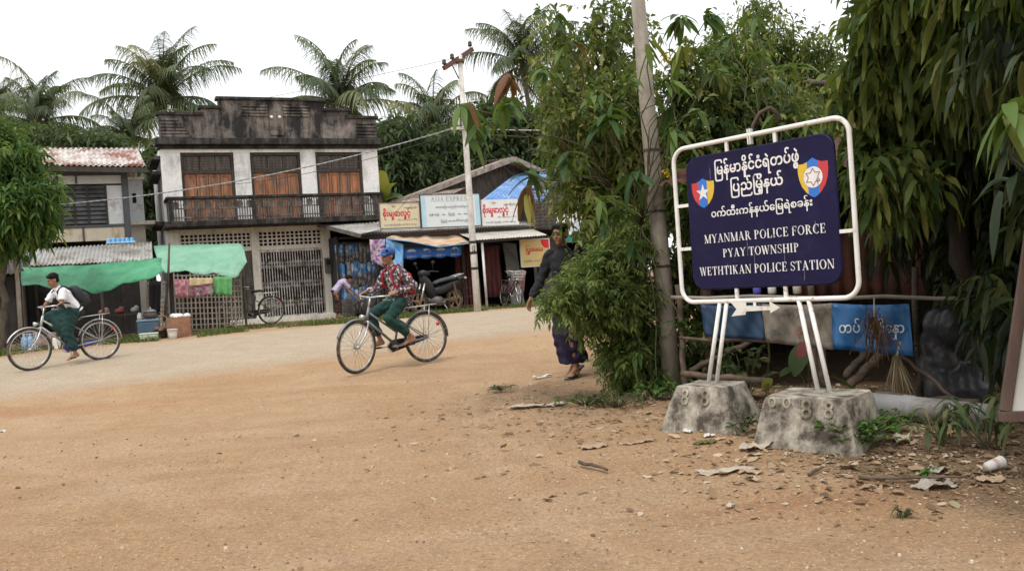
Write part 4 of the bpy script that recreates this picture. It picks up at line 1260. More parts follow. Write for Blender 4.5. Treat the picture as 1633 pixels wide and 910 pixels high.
def goods():
    pl = GP
    t = thing('goods_rack', 'tall rack of rails for hanging packets between the folding gate and the shop', 'rack', pl.pt(pl.at(575, 500)[0], .33))
    mb = MB()
    a0, a1 = pl.at(539, 440)[0], pl.at(607, 440)[0]
    for x in (540, 552, 607): pl.box(mb, pl.at(x, 440)[0] - .02, pl.at(x, 440)[0] + .02, .2, pl.at(575, 384)[1], -.06, -.02)
    rails = [pl.at(575, y)[1] for y in (388, 415.5, 456)]
    for z in rails + [pl.at(575, 496)[1]]: pl.box(mb, a0, a1, z, z + .03, -.02, .01)
    mb.build('frame', M_GREYWOOD, t)
    one(lambda m: pl.box(m, a0, a1, .2, pl.at(575, 384)[1], -.1, -.07), 'backing', M_INT, t)
    def packet(i, h):
        w = .155
        m = MB(); rings = []
        for j in range(8):
            v = j / 7; z = -h * v; th = .012 + .05 * math.sin(math.pi * v) ** .7; ww = w * (.9 + .1 * math.sin(math.pi * v))
            rings.append([(ww / 2 * math.cos(k * math.pi / 5), -th * math.sin(k * math.pi / 5) , z + h) for k in range(10)])
        m.loft(rings)
        o = m.build('packet', PM[i], local=True, smooth=True)
        return o
    lab = 'small printed packet hanging in rows on the goods rack'
    pr = [[packet(0, .56), packet(0, .56)], [packet(1, .56)]]
    for o in (pr[0][0], pr[0][1], pr[1][0]): tag(o, lab, 'packet', 'packets hanging on the goods rack')
    src = [pr[0][0], pr[1][0]]
    bpy.data.objects.remove(pr[0][1])
    rnd = random.Random(4); used = [False, False]
    ux = pl.u; nn = pl.n
    for r, z in enumerate(rails):
        xs = [541.5, 546.5] + [555 + 5.6 * i for i in range(10)]
        for i, x in enumerate(xs):
            k = 1 if (r == 0 and i > 4) or (i > 1 and rnd.random() < .3) else 0
            h = (.56, .78, .76)[r]
            p = pl.pt(pl.at(x, 440)[0], z - h - .01, .05 + rnd.uniform(0, .02))
            R = Matrix((( ux.x, -nn.x, 0, p.x), (ux.y, -nn.y, 0, p.y), (0, 0, h / .56, p.z), (0, 0, 0, 1))) @ Matrix.Rotation(rnd.uniform(-.06, .06), 4, 'Y')
            if not used[k]:
                src[k].matrix_world = R; used[k] = True
            else: dup(src[k], R)
goods()
def crate_stack(px, d, label, n=3):
    for i in range(n):
        b = on_ground(px, d)
        t = thing('crate', label[i], 'crate', (b.x, b.y, b.z + .17 * i), .4, None)
        mb = MB(); w, h, l_ = .4, .16, .3
        for z in (.0, .06, .11):
            mb.box((0, -l_ / 2, z + .022), (w, .015, .04)); mb.box((0, l_ / 2, z + .022), (w, .015, .04))
            mb.box((-w / 2 + .008, 0, z + .022), (.015, l_ - .02, .04)); mb.box((w / 2 - .008, 0, z + .022), (.015, l_ - .02, .04))
        mb.box((0, 0, .008), (w - .04, l_ - .04, .012))
        mb.build('slats', M_GREYWOOD, t, local=True)
        c = MB()
        for sx in (-1, 1):
            for sy in (-1, 1): c.box((sx * (w / 2 - .025), sy * (l_ / 2 - .02), .08), (.025, .02, .155))
        c.build('corner_post', M_DKWOOD, t, local=True)
crate_stack(552, 24.35, ['lowest grey slatted crate in the stack behind the bent person', 'middle grey slatted crate in the stack behind the bent person', 'topmost grey slatted crate in the stack behind the bent person'])

# ------------------------------------------------------------------ wares on the verge
def verge_things():
    b = on_ground(284, 18.6)
    t = thing('carton', 'open brown cardboard carton standing by the lattice fence', 'box', b, .35)
    w, l_, h = .47, .36, .42
    one(lambda m: (m.box((0, -l_ / 2, h / 2), (w, .012, h)), m.box((0, l_ / 2, h / 2), (w, .012, h)), m.box((-w / 2 + .006, 0, h / 2), (.012, l_ - .014, h)), m.box((w / 2 - .006, 0, h / 2), (.012, l_ - .014, h)), m.box((0, 0, .01), (w - .03, l_ - .03, .012))),
        'body', pm('cardboard', (.27, .14, .085), .85, .2, 6, (.18, .09, .055), .4, 4), t, local=True)
    one(lambda m: (m.add([(-w / 2, -l_ / 2, h + .001), (-w / 2, l_ / 2, h + .001), (-w / 2 - .13, l_ / 2, h + .12), (-w / 2 - .13, -l_ / 2, h + .12), (-w / 2 + .008, -l_ / 2, h + .001), (-w / 2 + .008, l_ / 2, h + .001), (-w / 2 - .122, l_ / 2, h + .13), (-w / 2 - .122, -l_ / 2, h + .13)], [(0, 1, 2, 3), (7, 6, 5, 4), (0, 4, 5, 1), (2, 6, 7, 3), (0, 3, 7, 4), (1, 5, 6, 2)])),
        'flap', MATS['cardboard'], t, local=True)
    g = MB(); rnd = random.Random(2)
    for i in range(7): g.ball((rnd.uniform(-.15, .15), rnd.uniform(-.1, .1), h - .02 + rnd.uniform(0, .05)), (.08, .07, .06))
    tag(MB().add([b + v for v in g.v], g.f).build('bag', pm('white_plastic', (.7, .7, .68), .4, .08, 5), smooth=True), 'crumpled white plastic bag lying on top of the brown carton', 'bag')
    # white bucket
    b = on_ground(273, 18.1)
    t = thing('bucket', 'small white plastic bucket standing in front of the brown carton', 'bucket', b)
    mb = MB()
    prof = [(.075, 0), (.085, .1), (.1, .19), (.106, .192), (.106, .2), (.096, .2), (.08, .1), (.07, .012)]
    mb.loft([[(r * math.cos(k * math.pi / 8), r * math.sin(k * math.pi / 8), z) for k in range(16)] for r, z in prof]); mb.build('body', MATS['white_plastic'], t, smooth=True, local=True)
    hd = MB(); hd.tube([(.105 * math.cos(a), -.02, .19 - .09 * math.sin(a)) for a in np.linspace(0, math.pi, 9)], .004, 6); hd.build('handle', M_GATE, t, local=True)
    # styrofoam tray box
    b = on_ground(235, 18.2)
    t = thing('foam_box', 'low pale green foam box on the grass edge', 'box', b, .3)
    one(lambda m: m.box((0, 0, .06), (.36, .24, .12)), 'body', pm('pale_green_foam', (.5, .58, .46), .8, .06, 8), t, local=True, bevel=.02)
    one(lambda m: m.box((0, 0, .135), (.37, .25, .026)), 'lid', pm('cream_foam', (.6, .62, .52), .8, .06, 8), t, local=True, bevel=.008)
    # cooler on a bench
    b = on_ground(236, 19.1)
    t = thing('cooler', 'dull blue cool box standing behind the pale green foam box', 'cool box', b, .3)
    one(lambda m: m.box((0, 0, .17), (.44, .3, .34)), 'body', pm('dull_blue_plastic', (.08, .14, .2), .5, .2, 5, (.16, .17, .17), .4, 4), t, local=True, bevel=.025)
    one(lambda m: m.box((0, 0, .37), (.46, .32, .055)), 'lid', pm('pale_blue_plastic', (.2, .29, .36), .5, .15, 5), t, local=True, bevel=.015)
    p = b + Vector((0, 0, .398))
    t = thing('kettle', 'sooty metal pot with a lid on top of the blue cool box', 'pot', p + Vector((.05, 0, 0)))
    mb = MB(); prof = [(.08, 0), (.14, .03), (.15, .1), (.13, .15), (.135, .155)]
    mb.loft([[(r * math.cos(k * math.pi / 8), r * math.sin(k * math.pi / 8), z) for k in range(16)] for r, z in prof]); mb.build('body', pm('sooty_metal', (.13, .12, .11), .5, .4, 6, metal=.5), t, smooth=True, local=True)
    mb = MB(); prof = [(.136, .157), (.11, .185), (.04, .21), (.02, .22), (.025, .25), (.01, .26)]
    mb.loft([[(r * math.cos(k * math.pi / 8), r * math.sin(k * math.pi / 8), z) for k in range(16)] for r, z in prof]); mb.build('lid', pm('dull_aluminium', (.4, .4, .39), .4, .2, 6, metal=.6), t, smooth=True, local=True)
    t = thing('jug', 'small white jug on the left end of the blue cool box', 'jug', p + Vector((-.16, -.06, 0)))
    mb = MB(); prof = [(.045, 0), (.055, .05), (.05, .1), (.03, .13), (.03, .15)]
    mb.loft([[(r * math.cos(k * math.pi / 6), r * math.sin(k * math.pi / 6), z) for k in range(12)] for r, z in prof]); mb.build('body', MATS['white_plastic'], t, smooth=True, local=True)
    one(lambda m: m.tube([(.05, 0, .11), (.09, 0, .1), (.09, 0, .05), (.052, 0, .03)], .008, 6), 'handle', MATS['white_plastic'], t, local=True)
    # black basin
    b = on_ground(257, 18.7)
    t = thing('basin', 'black plastic basin between the cool box and the brown carton', 'basin', b)
    mb = MB(); prof = [(.13, 0), (.15, .05), (.19, .15), (.2, .15), (.2, .162), (.18, .16), (.14, .05), (.12, .012)]
    mb.loft([[(r * math.cos(k * math.pi / 9), r * math.sin(k * math.pi / 9), z) for k in range(18)] for r, z in prof]); mb.build('body', pm('black_plastic', (.03, .03, .03), .4, .3, 5), t, smooth=True, local=True)
    mb = MB(); rnd = random.Random(5)
    for i in range(9): mb.ball((rnd.uniform(-.1, .1), rnd.uniform(-.1, .1), .15 + rnd.uniform(0, .05)), (.06, .05, .045))
    mb.build('contents', pm('brown_vegetable', (.2, .1, .06), .8, .3, 8), t, smooth=True, local=True)
    # goods on the counter
    base = on_ground(195, 20.5) + Vector((-.05, 0, .525))
    for i, (dx, lab, m, r) in enumerate(((-.35, 'pinkish bundle on the stall counter, leftmost of three', pm('pink_bundle', (.3, .16, .14), .8, .3, 8), .13), (.0, 'dark red bundle on the stall counter, middle of three', pm('red_bundle', (.16, .05, .045), .8, .3, 8), .12), (.33, 'grey bundle on the stall counter, rightmost of three', pm('grey_bundle', (.22, .21, .2), .8, .3, 8), .1))):
        mb = MB(); mb.ball(base + Vector((dx, .1 * dx, .06)), (r, r * .8, .075)); mb.ball(base + Vector((dx + .04, .1 * dx, .1)), (r * .6, r * .6, .07))
        tag(mb.build('bundle', m, smooth=True), lab, 'bundle', 'bundles on the counter')
    # bottles in blue wrap, sack
    b = on_ground(46, 17.6)
    t = thing('bottle_pack', 'shrink-wrapped pack of blue water bottles on the ground behind the front wheel', 'bottles', b)
    mb = MB()
    for i in range(3):
        for j in range(2):
            c = Vector((-.13 + i * .13, j * .13, 0))
            prof = [(.055, 0), (.06, .02), (.06, .2), (.05, .25), (.022, .29), (.022, .31)]
            mb.loft([[c + Vector((r * math.cos(k * math.pi / 6), r * math.sin(k * math.pi / 6), z)) for k in range(12)] for r, z in prof])
    mb.build('bottle', pm('blue_water_bottle', (.16, .36, .58), .2, .3, 9, (.6, .68, .74), .45, 9), t, smooth=True, local=True)
    mb = MB()
    for i in range(3):
        for j in range(2): mb.tube([(-.13 + i * .13, j * .13, .311), (-.13 + i * .13, j * .13, .335)], .026, 10)
    mb.build('cap', pm('white_cap', (.65, .68, .7), .4, .05, 5), t, local=True)
    b = on_ground(72, 17.7)
    mb = MB(); rnd = random.Random(8)
    for i in range(9): mb.ball(b + Vector((rnd.uniform(-.15, .15), rnd.uniform(-.08, .08), .1 + rnd.uniform(0, .17))), (.13, .11, .12))
    tag(mb.build('sack', pm('pinkish_net_sack', (.34, .25, .23), .8, .3, 14, (.2, .11, .1), .5, 12), smooth=True), 'lumpy pinkish sack beside the blue water bottles', 'sack')
    b = on_ground(87, 17.3)
    t = thing('jerrycan', 'small white plastic can standing right of the pinkish sack', 'can', b)
    one(lambda m: m.box((0, 0, .12), (.13, .1, .24)), 'body', MATS['white_plastic'], t, local=True, bevel=.025)
    one(lambda m: m.tube([(0, 0, .24), (0, 0, .28)], .025, 10), 'cap', MATS['blue_vinyl'], t, local=True)
    # pack on the stall roof
    p = P(193, 389, 21.0)
    t = thing('bottle_pack', 'blue plastic pack lying on top of the grey zinc stall roof', 'bottles', p, .35)
    mb = MB()
    for i in range(6): mb.tube([(-.26 + i * .1, 0, .0), (-.26 + i * .1, 0, .1)], .05, 8); mb.ball((-.26 + i * .1, 0, .1), (.05, .05, .05))
    mb.build('bottle', pm('sky_blue_plastic', (.13, .38, .68), .35, .2, 8), t, smooth=True, local=True)
    one(lambda m: m.box((0, 0, .04), (.63, .108, .03)), 'wrap', pm('pale_wrap', (.5, .62, .72), .4, .1, 6), t, local=True)
    # red wire rack
    b = SP.px(752, 484, .9); b.z = zg(b.x, b.y)
    t = thing('wire_rack', 'low rusty red wire rack standing behind the foot of the electric pole', 'rack', b, .42)
    mb = MB()
    for k in range(7): mb.tube([(-.3 + k * .1, 0, .05), (-.3 + k * .1, .02, .85)], .008, 5); mb.tube([(-.3 + k * .1, .3, .05), (-.3 + k * .1, .3, .6)], .008, 5)
    for z in (.1, .35, .6): mb.tube([(-.31, 0, z), (.31, 0, z)], .01, 5); mb.tube([(-.31, .3, z), (.31, .3, z)], .01, 5); mb.tube([(-.31, 0, z), (-.31, .3, z)], .01, 5); mb.tube([(.31, 0, z), (.31, .3, z)], .01, 5)
    mb.build('wire_frame', pm('rusty_red_wire', (.13, .045, .035), .7, .3, 6), t, local=True)
    one(lambda m: [m.tube([(sx * .3, y, 0), (sx * .3, y, .1)], .014, 6) for sx in (-1, 1) for y in (0, .3)], 'leg', MATS['rusty_red_wire'], t, local=True)
verge_things()

# ------------------------------------------------------------------ poles and wires
M_CONC = stained('pole_concrete', (.40, .36, .30), (.20, .17, .14), .3, 1.5)
M_POLEW = stained('pole_whitewash', (.74, .72, .68), (.33, .31, .28), -.1, 1.5)
def far_pole():
    b = on_ground(762, 20.4); top = P(733, 88, 20.4)
    t = thing('electric_pole', 'slim grey electric pole with a tilted crossarm in front of the shops', 'pole', b)
    mb = MB(); mb.tube([b - Vector((0, 0, .2)), b.lerp(top, .33), b.lerp(top, .66), top], [.082, .076, .066, .055], 12); mb.build('shaft', M_POLEW, t, smooth=True)
    a, c = P(708, 109, 20.1), P(753, 79, 20.7)
    one(lambda m: m.bar(a, c, .1, .1), 'crossarm', pm('rusty_arm', (.13, .07, .055), .8, .3, 6), t)
    one(lambda m: (m.tube([P(721, 104, 20.25), P(732, 126, 20.4)], .015, 6), m.box(P(733, 98, 20.4), (.2, .24, .06))), 'brace', MATS['rusty_arm'], t)
    for x, y, d in ((708.5, 103, 20.1), (721, 94, 20.25), (749.5, 74, 20.65)):
        p = P(x, y, d); mb = MB()
        prof = [(.012, -.08), (.012, .0), (.045, .0), (.055, .03), (.04, .05), (.05, .07), (.045, .1), (.02, .12)]
        mb.loft([[p + Vector((r * math.cos(k * math.pi / 5), r * math.sin(k * math.pi / 5), z)) for k in range(10)] for r, z in prof])
        mb.build('insulator', pm('brown_porcelain', (.07, .05, .045), .3, .2, 6), t, smooth=True)
    # painted number plates and bands
    for k, (y0, y1) in enumerate(((384, 388), (401, 405), (426, 430))):
        p0, p1 = P(757, y0, 20.4), P(757.6, y1, 20.4); ax = b.lerp(top, (p0.z - b.z) / (top.z - b.z)); ax1 = b.lerp(top, (p1.z - b.z) / (top.z - b.z))
        one(lambda m: m.tube([ax, ax1], .085, 12), 'band', M_INT, t)
    c0 = b.lerp(top, (P(758, 396, 20.4).z - b.z) / (top.z - b.z))
    vs, fs = text_mesh("12", .02); mb = MB()
    lay_text(mb, vs, fs, lambda x, y, k: c0 + Vector((x + .01, -.0865 + x * x * 5, y)), .075, .13); mb.build('number', M_INT, t)
    one(lambda m: (m.box(P(730, 205, 20.3), (.3, .08, .06)), m.box(P(731, 190, 20.3), (.05, .1, .3))), 'bracket', M_GATE, t)
far_pole()
def near_pole():
    b = on_ground(1065, 8.15); top = P(1012, -60, 8.15)
    t = thing('utility_pole', 'thick grey concrete pole standing in the bush beside the police sign', 'pole', b)
    mb = MB(); mb.tube([b - Vector((0, 0, .2)), b.lerp(top, .3), b.lerp(top, .6), top], [.088, .082, .074, .062], 20); mb.build('shaft', M_CONC, t, smooth=True)
    bd = MB()
    for px, py in ((1040, 240), (1046, 337), (1052, 425)):
        f = (P(px, py, 8.15).z - b.z) / (top.z - b.z); c = b.lerp(top, f); bd.tube([c - Vector((0, 0, .012)), c + Vector((0, 0, .012))], .088 - .022 * f + .004, 20)
    bd.apart('strap', M_DKWOOD, t)
    bo = MB()
    for px, py in ((1049, 420), (1044, 330)):
        bo.tube([P(px, py, 8.08), P(px, py, 8.04)], .012, 8)
    bo.apart('bolt', M_INT, t)
near_pole()
M_WIRE = pm('grey_wire', (.3, .3, .31), .6, .2, 4, bmp=0)
M_WIRED = pm('dark_wire', (.05, .05, .055), .6, .2, 4, bmp=0)
def wire(a, b, sag, r, label, mat=None, twist=False):
    pts = []
    for i in range(29):
        u = i / 28; p = a.lerp(b, u); p.z -= sag * 4 * u * (1 - u); pts.append(p)
    mb = MB()
    if twist:
        n = 220
        for ph in (0, math.pi):
            q = []
            for i in range(n + 1):
                u = i / n; p = a.lerp(b, u); p.z -= sag * 4 * u * (1 - u)
                q.append(p + Vector((0, r * math.cos(i * 1.1 + ph), r * math.sin(i * 1.1 + ph))))
            mb.tube(q, r, 5)
    else: mb.tube(pts, r, 5)
    return tag(mb.build('cable', mat or M_WIRED, smooth=True), label, 'cable')
wire(P(728, 203, 20.3), P(-70, 336, 19.0), .38, .009, 'thick twisted pale cable crossing in front of the orange shutters', M_WIRE, True)
wire(P(728, 210, 20.3), P(350, 296, 24.2), .2, .007, 'thin dark cable dropping from the slim pole to the right-hand shutters')
wire(P(731, 206, 20.3), P(620, 350, 25), .12, .006, 'thin dark cable running from the slim pole down to the shop eave')
wire(P(734, 203, 20.3), P(1060, 203, 9.0), .05, .011, 'pale cable running right from the slim pole into the trees', M_WIRE)
wire(P(736, 200, 20.3), P(905, 350, 25.5), .1, .006, 'thin cable slanting from the slim pole over the blue roof sheets')
wire(P(721, 94, 20.25), P(-200, 250, 36), .3, .006, 'thin high cable passing in front of the palms on the left', M_WIRED)
# ================================================================== bicycles and riders
M_CHROME = pm('dull_chrome', (.55, .54, .52), .32, .12, 6, (.3, .24, .18), .3, 6, metal=.7, bmp=0)
M_TYRE = pm('tyre_rubber', (.045, .04, .037), .85, .3, 10, (.2, .14, .09), .4, 8)
M_SILV = pm('silver_bike_paint', (.42, .42, .41), .4, .15, 8, (.2, .16, .12), .35, 6, metal=.3, bmp=0)
M_GREYB = pm('grey_bike_paint', (.20, .21, .22), .4, .2, 8, (.1, .08, .06), .35, 6, metal=.3, bmp=0)
M_OLDB = pm('old_bike_paint', (.09, .075, .065), .7, .3, 8, (.16, .08, .045), .5, 6, bmp=0)
M_BLACK = pm('black_rubber', (.02, .02, .021), .55, .2, 6)
def hub_matrix(front, rear, lean=0.0):
    x = (front - rear).normalized(); y = Vector((0, 0, 1)).cross(x).normalized(); z = x.cross(y)
    m = (front + rear) / 2
    M = Matrix(((x.x, y.x, z.x, m.x), (x.y, y.y, z.y, m.y), (x.z, y.z, z.z, m.z), (0, 0, 0, 1)))
    return M @ Matrix.Rotation(lean, 4, 'X')
def bicycle(label, M, paint, R=.34, wb=1.08, steer=0.0, crank=0.0, group='bicycles', lower=None, basket=None):
    t = thing('bicycle', label, 'bicycle', mat=M)
    h = wb / 2
    rh, fh = Vector((-h, 0, R)), Vector((h, 0, R))
    bb = Vector((-.04, 0, .285)); st = Vector((-.145, 0, .66)); sd_ = Vector((-.18, 0, .83))
    hb, ht = Vector((h - .19, 0, .64)), Vector((h - .25, 0, .84)); stem = Vector((h - .28, 0, .96))
    L = dict(parent=t, local=True)
    ax = (ht - hb).normalized()
    SM = Matrix.Translation(hb) @ Matrix.Rotation(steer, 4, ax) @ Matrix.Translation(-hb)
    def wheel(name, c, T):
        mb = MB().torus(c, (0, 1, 0), R - .019, .019, 44, 8)
        mb.v = [T @ v for v in mb.v]
        w = mb.build('%s_wheel' % name, M_TYRE, smooth=True, **L)
        mb = MB().torus(c, (0, 1, 0), R - .046, .012, 44, 6, 1.1); mb.v = [T @ v for v in mb.v]
        mb.build('rim', M_CHROME, w, smooth=True, local=True)
        mb = MB()
        for k in range(30):
            a = 2 * math.pi * k / 30; o = .3 if k % 2 else -.3; s = .022 if k % 4 < 2 else -.022
            mb.bar(c + Vector((.02 * math.cos(a + o * 4), s, .02 * math.sin(a + o * 4))), c + Vector(((R - .05) * math.cos(a), 0, (R - .05) * math.sin(a))), .0032)
        mb.v = [T @ v for v in mb.v]
        mb.build('spokes', M_CHROME, w, local=True)
        mb = MB().tube([c + Vector((0, -.045, 0)), c + Vector((0, .045, 0))], .02, 10); mb.v = [T @ v for v in mb.v]
        mb.build('hub', M_CHROME, w, smooth=True, local=True)
    I4 = Matrix.Identity(4)
    wheel('rear', rh, I4); wheel('front', fh, SM)
    f = MB()
    f.tube([hb + ax * .02, ht], .02, 10); f.tube([bb, st, st.lerp(sd_, .3)], .016, 10)
    f.tube([hb + ax * .03, bb + Vector((.0, 0, .03))], .018, 10)
    f.tube([hb + ax * .14, bb.lerp(st, .48)], .014, 10)
    for s in (-1, 1):
        f.tube([bb + Vector((-.02, s * .03, 0)), rh + Vector((0, s * .055, 0))], .010, 8)
        f.tube([st + Vector((0, s * .02, -.04)), rh + Vector((0, s * .055, 0))], .008, 8)
    f.build('frame', paint, smooth=True, **L)
    fk = MB()
    for s in (-1, 1):
        fk.tube([hb + Vector((0, s * .045, .015)), hb.lerp(fh, .55) + Vector((-.02, s * .055, 0)), fh + Vector((-.03, s * .055, .06)), fh + Vector((0, s * .055, 0))], [.013, .012, .01, .009], 8)
    fk.tube([hb + Vector((0, -.05, .015)), hb + Vector((0, .05, .015))], .014, 8)
    fk.v = [SM @ v for v in fk.v]
    fk.build('fork', M_CHROME, smooth=True, **L)
    hbz = MB(); hbz.tube([ht, stem], .013, 8)
    bar = [Vector((stem.x - .2, .27, stem.z + .01)), Vector((stem.x - .07, .26, stem.z + .025)), Vector((stem.x + .03, .15, stem.z + .02)), stem, Vector((stem.x + .03, -.15, stem.z + .02)), Vector((stem.x - .07, -.26, stem.z + .025)), Vector((stem.x - .2, -.27, stem.z + .01))]
    hbz.tube(bar, .011, 8); hbz.v = [SM @ v for v in hbz.v]
    hd = hbz.build('handlebar', M_CHROME, smooth=True, **L)
    for a, b in ((bar[0], bar[0].lerp(bar[1], .8)), (bar[-1], bar[-1].lerp(bar[-2], .8))):
        g = MB().tube([SM @ a, SM @ b], .016, 8); g.build('grip', M_BLACK, hd, smooth=True, local=True)
    lv = MB()
    for s in (-1, 1): lv.tube([Vector((stem.x - .06, s * .25, stem.z)), Vector((stem.x - .03, s * .2, stem.z - .03)), Vector((stem.x - .12, s * .25, stem.z - .035))], .005, 6)
    lv.v = [SM @ v for v in lv.v]; lv.build('brake_lever', M_CHROME, hd, local=True)
    s = MB()
    rings = []
    for x, w, z in ((-.14, .085, .0), (-.1, .1, .012), (-.02, .085, .006), (.06, .03, .0), (.12, .02, -.01)):
        rings.append([sd_ + Vector((x, w * math.cos(k * math.pi / 5), z + (.03 if math.sin(k * math.pi / 5) > 0 else .045) * math.sin(k * math.pi / 5) * .8)) for k in range(10)])
    s.loft(rings); sa = s.build('saddle', M_BLACK, smooth=True, **L)
    one(lambda m: m.tube([st, sd_ - Vector((0, 0, .02))], .012, 8), 'seat_post', M_CHROME, sa, local=True)
    def fender(nm, c, a0, a1, T):
        rows = []
        for i in range(19):
            a = math.radians(a0 + (a1 - a0) * i / 18)
            rows.append([T @ (c + Vector(((R + .022 - .012 * q * q) * math.cos(a), .026 * q, (R + .022 - .012 * q * q) * math.sin(a)))) for q in (-1, -.5, 0, .5, 1)])
        o = MB().sheet(rows, .003).build('%s_mudguard' % nm, M_CHROME if paint is M_SILV else paint, smooth=True, **L)
        sm_ = MB()
        for sg in (-1, 1):
            a = math.radians(a1 - (a1 - a0) * .12)
            sm_.bar(T @ (c + Vector((0, sg * .05, 0))), T @ (c + Vector(((R + .015) * math.cos(a), sg * .026, (R + .015) * math.sin(a)))), .005)
        sm_.build('stay', M_CHROME, o, local=True)
    fender('rear', rh, 20, 185, I4); fender('front', fh, 25, 165, SM)
    rk = MB(); zt = 2 * R + .08
    for y in (-.06, .06): rk.tube([(-.24, y * .5, zt - .05), (-.30, y, zt), (-h - .18, y, zt + .01)], .006, 6); rk.tube([(-h - .06, y, zt), rh + Vector((0, y, 0))], .005, 6)
    rk.tube([(-h - .18, -.06, zt + .01), (-h - .18, .06, zt + .01)], .006, 6); rk.tube([(-.42, -.06, zt), (-.42, .06, zt)], .005, 6); rk.tube([(-.55, -.06, zt + .003), (-.55, .06, zt + .003)], .005, 6); rk.tube([(-.3, 0, zt), (-h - .18, 0, zt + .01)], .004, 6)
    rk.build('carrier', M_CHROME, smooth=True, **L)
    ca = MB(); c0 = bb + Vector((0, -.06, 0))
    pr = [bb + Vector((0, -.055, .085)), bb + Vector((.08, -.055, 0)), bb + Vector((0, -.055, -.085)), rh + Vector((-.04, -.055, -.035)), rh + Vector((-.05, -.055, .03))]
    ca.prism([(p.x, p.z) for p in pr], lambda x, z, d: Vector((x, d, z)), -.07, -.045); ca.build('chain_guard', lower or M_BLACK, bevel=.01, **L)
    ck = MB().tube([bb + Vector((0, -.07, 0)), bb + Vector((0, .07, 0))], .02, 8)
    dv = Vector((math.cos(crank), 0, math.sin(crank))) * .165
    ck.bar(bb + Vector((0, .075, 0)), bb + Vector((0, .085, 0)) + dv, .02, .012); ck.bar(bb + Vector((0, -.08, 0)), bb + Vector((0, -.09, 0)) - dv, .02, .012)
    ck.torus(bb + Vector((0, -.05, 0)), (0, 1, 0), .08, .006, 24, 6)
    c = ck.build('crank', M_CHROME, **L)
    for sg in (1, -1):
        p = bb + dv * sg + Vector((0, sg * .14, 0))
        one(lambda m: m.box(p, (.09, .085, .022)), 'pedal', M_BLACK, c, local=True, bevel=.005)
    one(lambda m: m.tube([rh + Vector((.06, .05, -.05)), rh + Vector((.2, .1, -.19))], .008, 6), 'kickstand', M_CHROME, **L)
    lm = MB().tube([Vector((h - .17, 0, .72)), Vector((h - .1, 0, .72))], [.02, .038], 12); lm.v = [SM @ v for v in lm.v]
    lm.build('headlamp', M_CHROME, smooth=True, **L)
    one(lambda m: m.box((-h - .21, 0, .5), (.02, .05, .04)), 'rear_reflector', M_RED, **L)
    if basket:
        k = MB(); o = SM @ Vector((h - .05, 0, .72))
        for z in (0, .08, .16, .22): 
            w = .1 + z * .25; pts = [o + Vector((sx * w, sy * (w + .03), z)) for sx, sy in ((-1, -1), (1, -1), (1, 1), (-1, 1), (-1, -1))]; k.tube(pts, .005, 5)
        for i in range(5):
            for sx in (-1, 1): k.tube([o + Vector((sx * .1, -.13 + i * .065, 0)), o + Vector((sx * .155, -.185 + i * .0925, .22))], .004, 5)
            for sy in (-1, 1): k.tube([o + Vector((-.1 + i * .05, sy * .13, 0)), o + Vector((-.155 + i * .0775, sy * .185, .22))], .004, 5)
        k.build('basket', basket, **L)
    return t, dict(bb=bb, dv=dv, sd=sd_, grips=[SM @ bar[0].lerp(bar[1], .45), SM @ bar[-1].lerp(bar[-2], .45)])

# ------------------------------------------------------------------ people
M_SKIN = pm('brown_skin', (.27, .14, .085), .6, .12, 10, bmp=.05)
M_SKIN2 = pm('tan_skin', (.30, .155, .095), .6, .12, 10, bmp=.05)
M_HAIR = pm('black_hair', (.007, .0065, .0065), .75, .3, 30, stretch=(1, 1, .3), bmp=.3, spec=.15)
def remesh(mb, name, mat, parent, voxel=.008, it=6, fac=.5, disp=0.0):
    o = mb.build(name, mat, None)
    m = o.modifiers.new('r', 'REMESH'); m.mode = 'VOXEL'; m.voxel_size = voxel
    s = o.modifiers.new('s', 'SMOOTH'); s.factor = fac; s.iterations = it
    dg = bpy.context.evaluated_depsgraph_get(); dg.update()
    me = bpy.data.meshes.new_from_object(o.evaluated_get(dg))
    if disp:
        n = len(me.vertices); co = np.empty(n * 3, np.float32); me.vertices.foreach_get('co', co); co = co.reshape(-1, 3)
        no = np.empty(n * 3, np.float32); me.vertices.foreach_get('normal', no); no = no.reshape(-1, 3)
        w = np.sin(co[:, 2] * 55 + np.sin(co[:, 0] * 24) * 2 + co[:, 1] * 18) * np.sin(co[:, 0] * 21 + co[:, 2] * 13)
        me.vertices.foreach_set('co', (co + no * (w * disp)[:, None]).ravel()); me.update()
    if parent is not None: me.transform(MW[parent].inverted())
    me.name = name; me.materials.clear(); me.materials.append(mat)
    me.polygons.foreach_set('use_smooth', [True] * len(me.polygons))
    old = o.data; nm = o.name; bpy.data.objects.remove(o); bpy.data.meshes.remove(old)
    r = link_mesh(name, me, parent); r.name = name
    return r
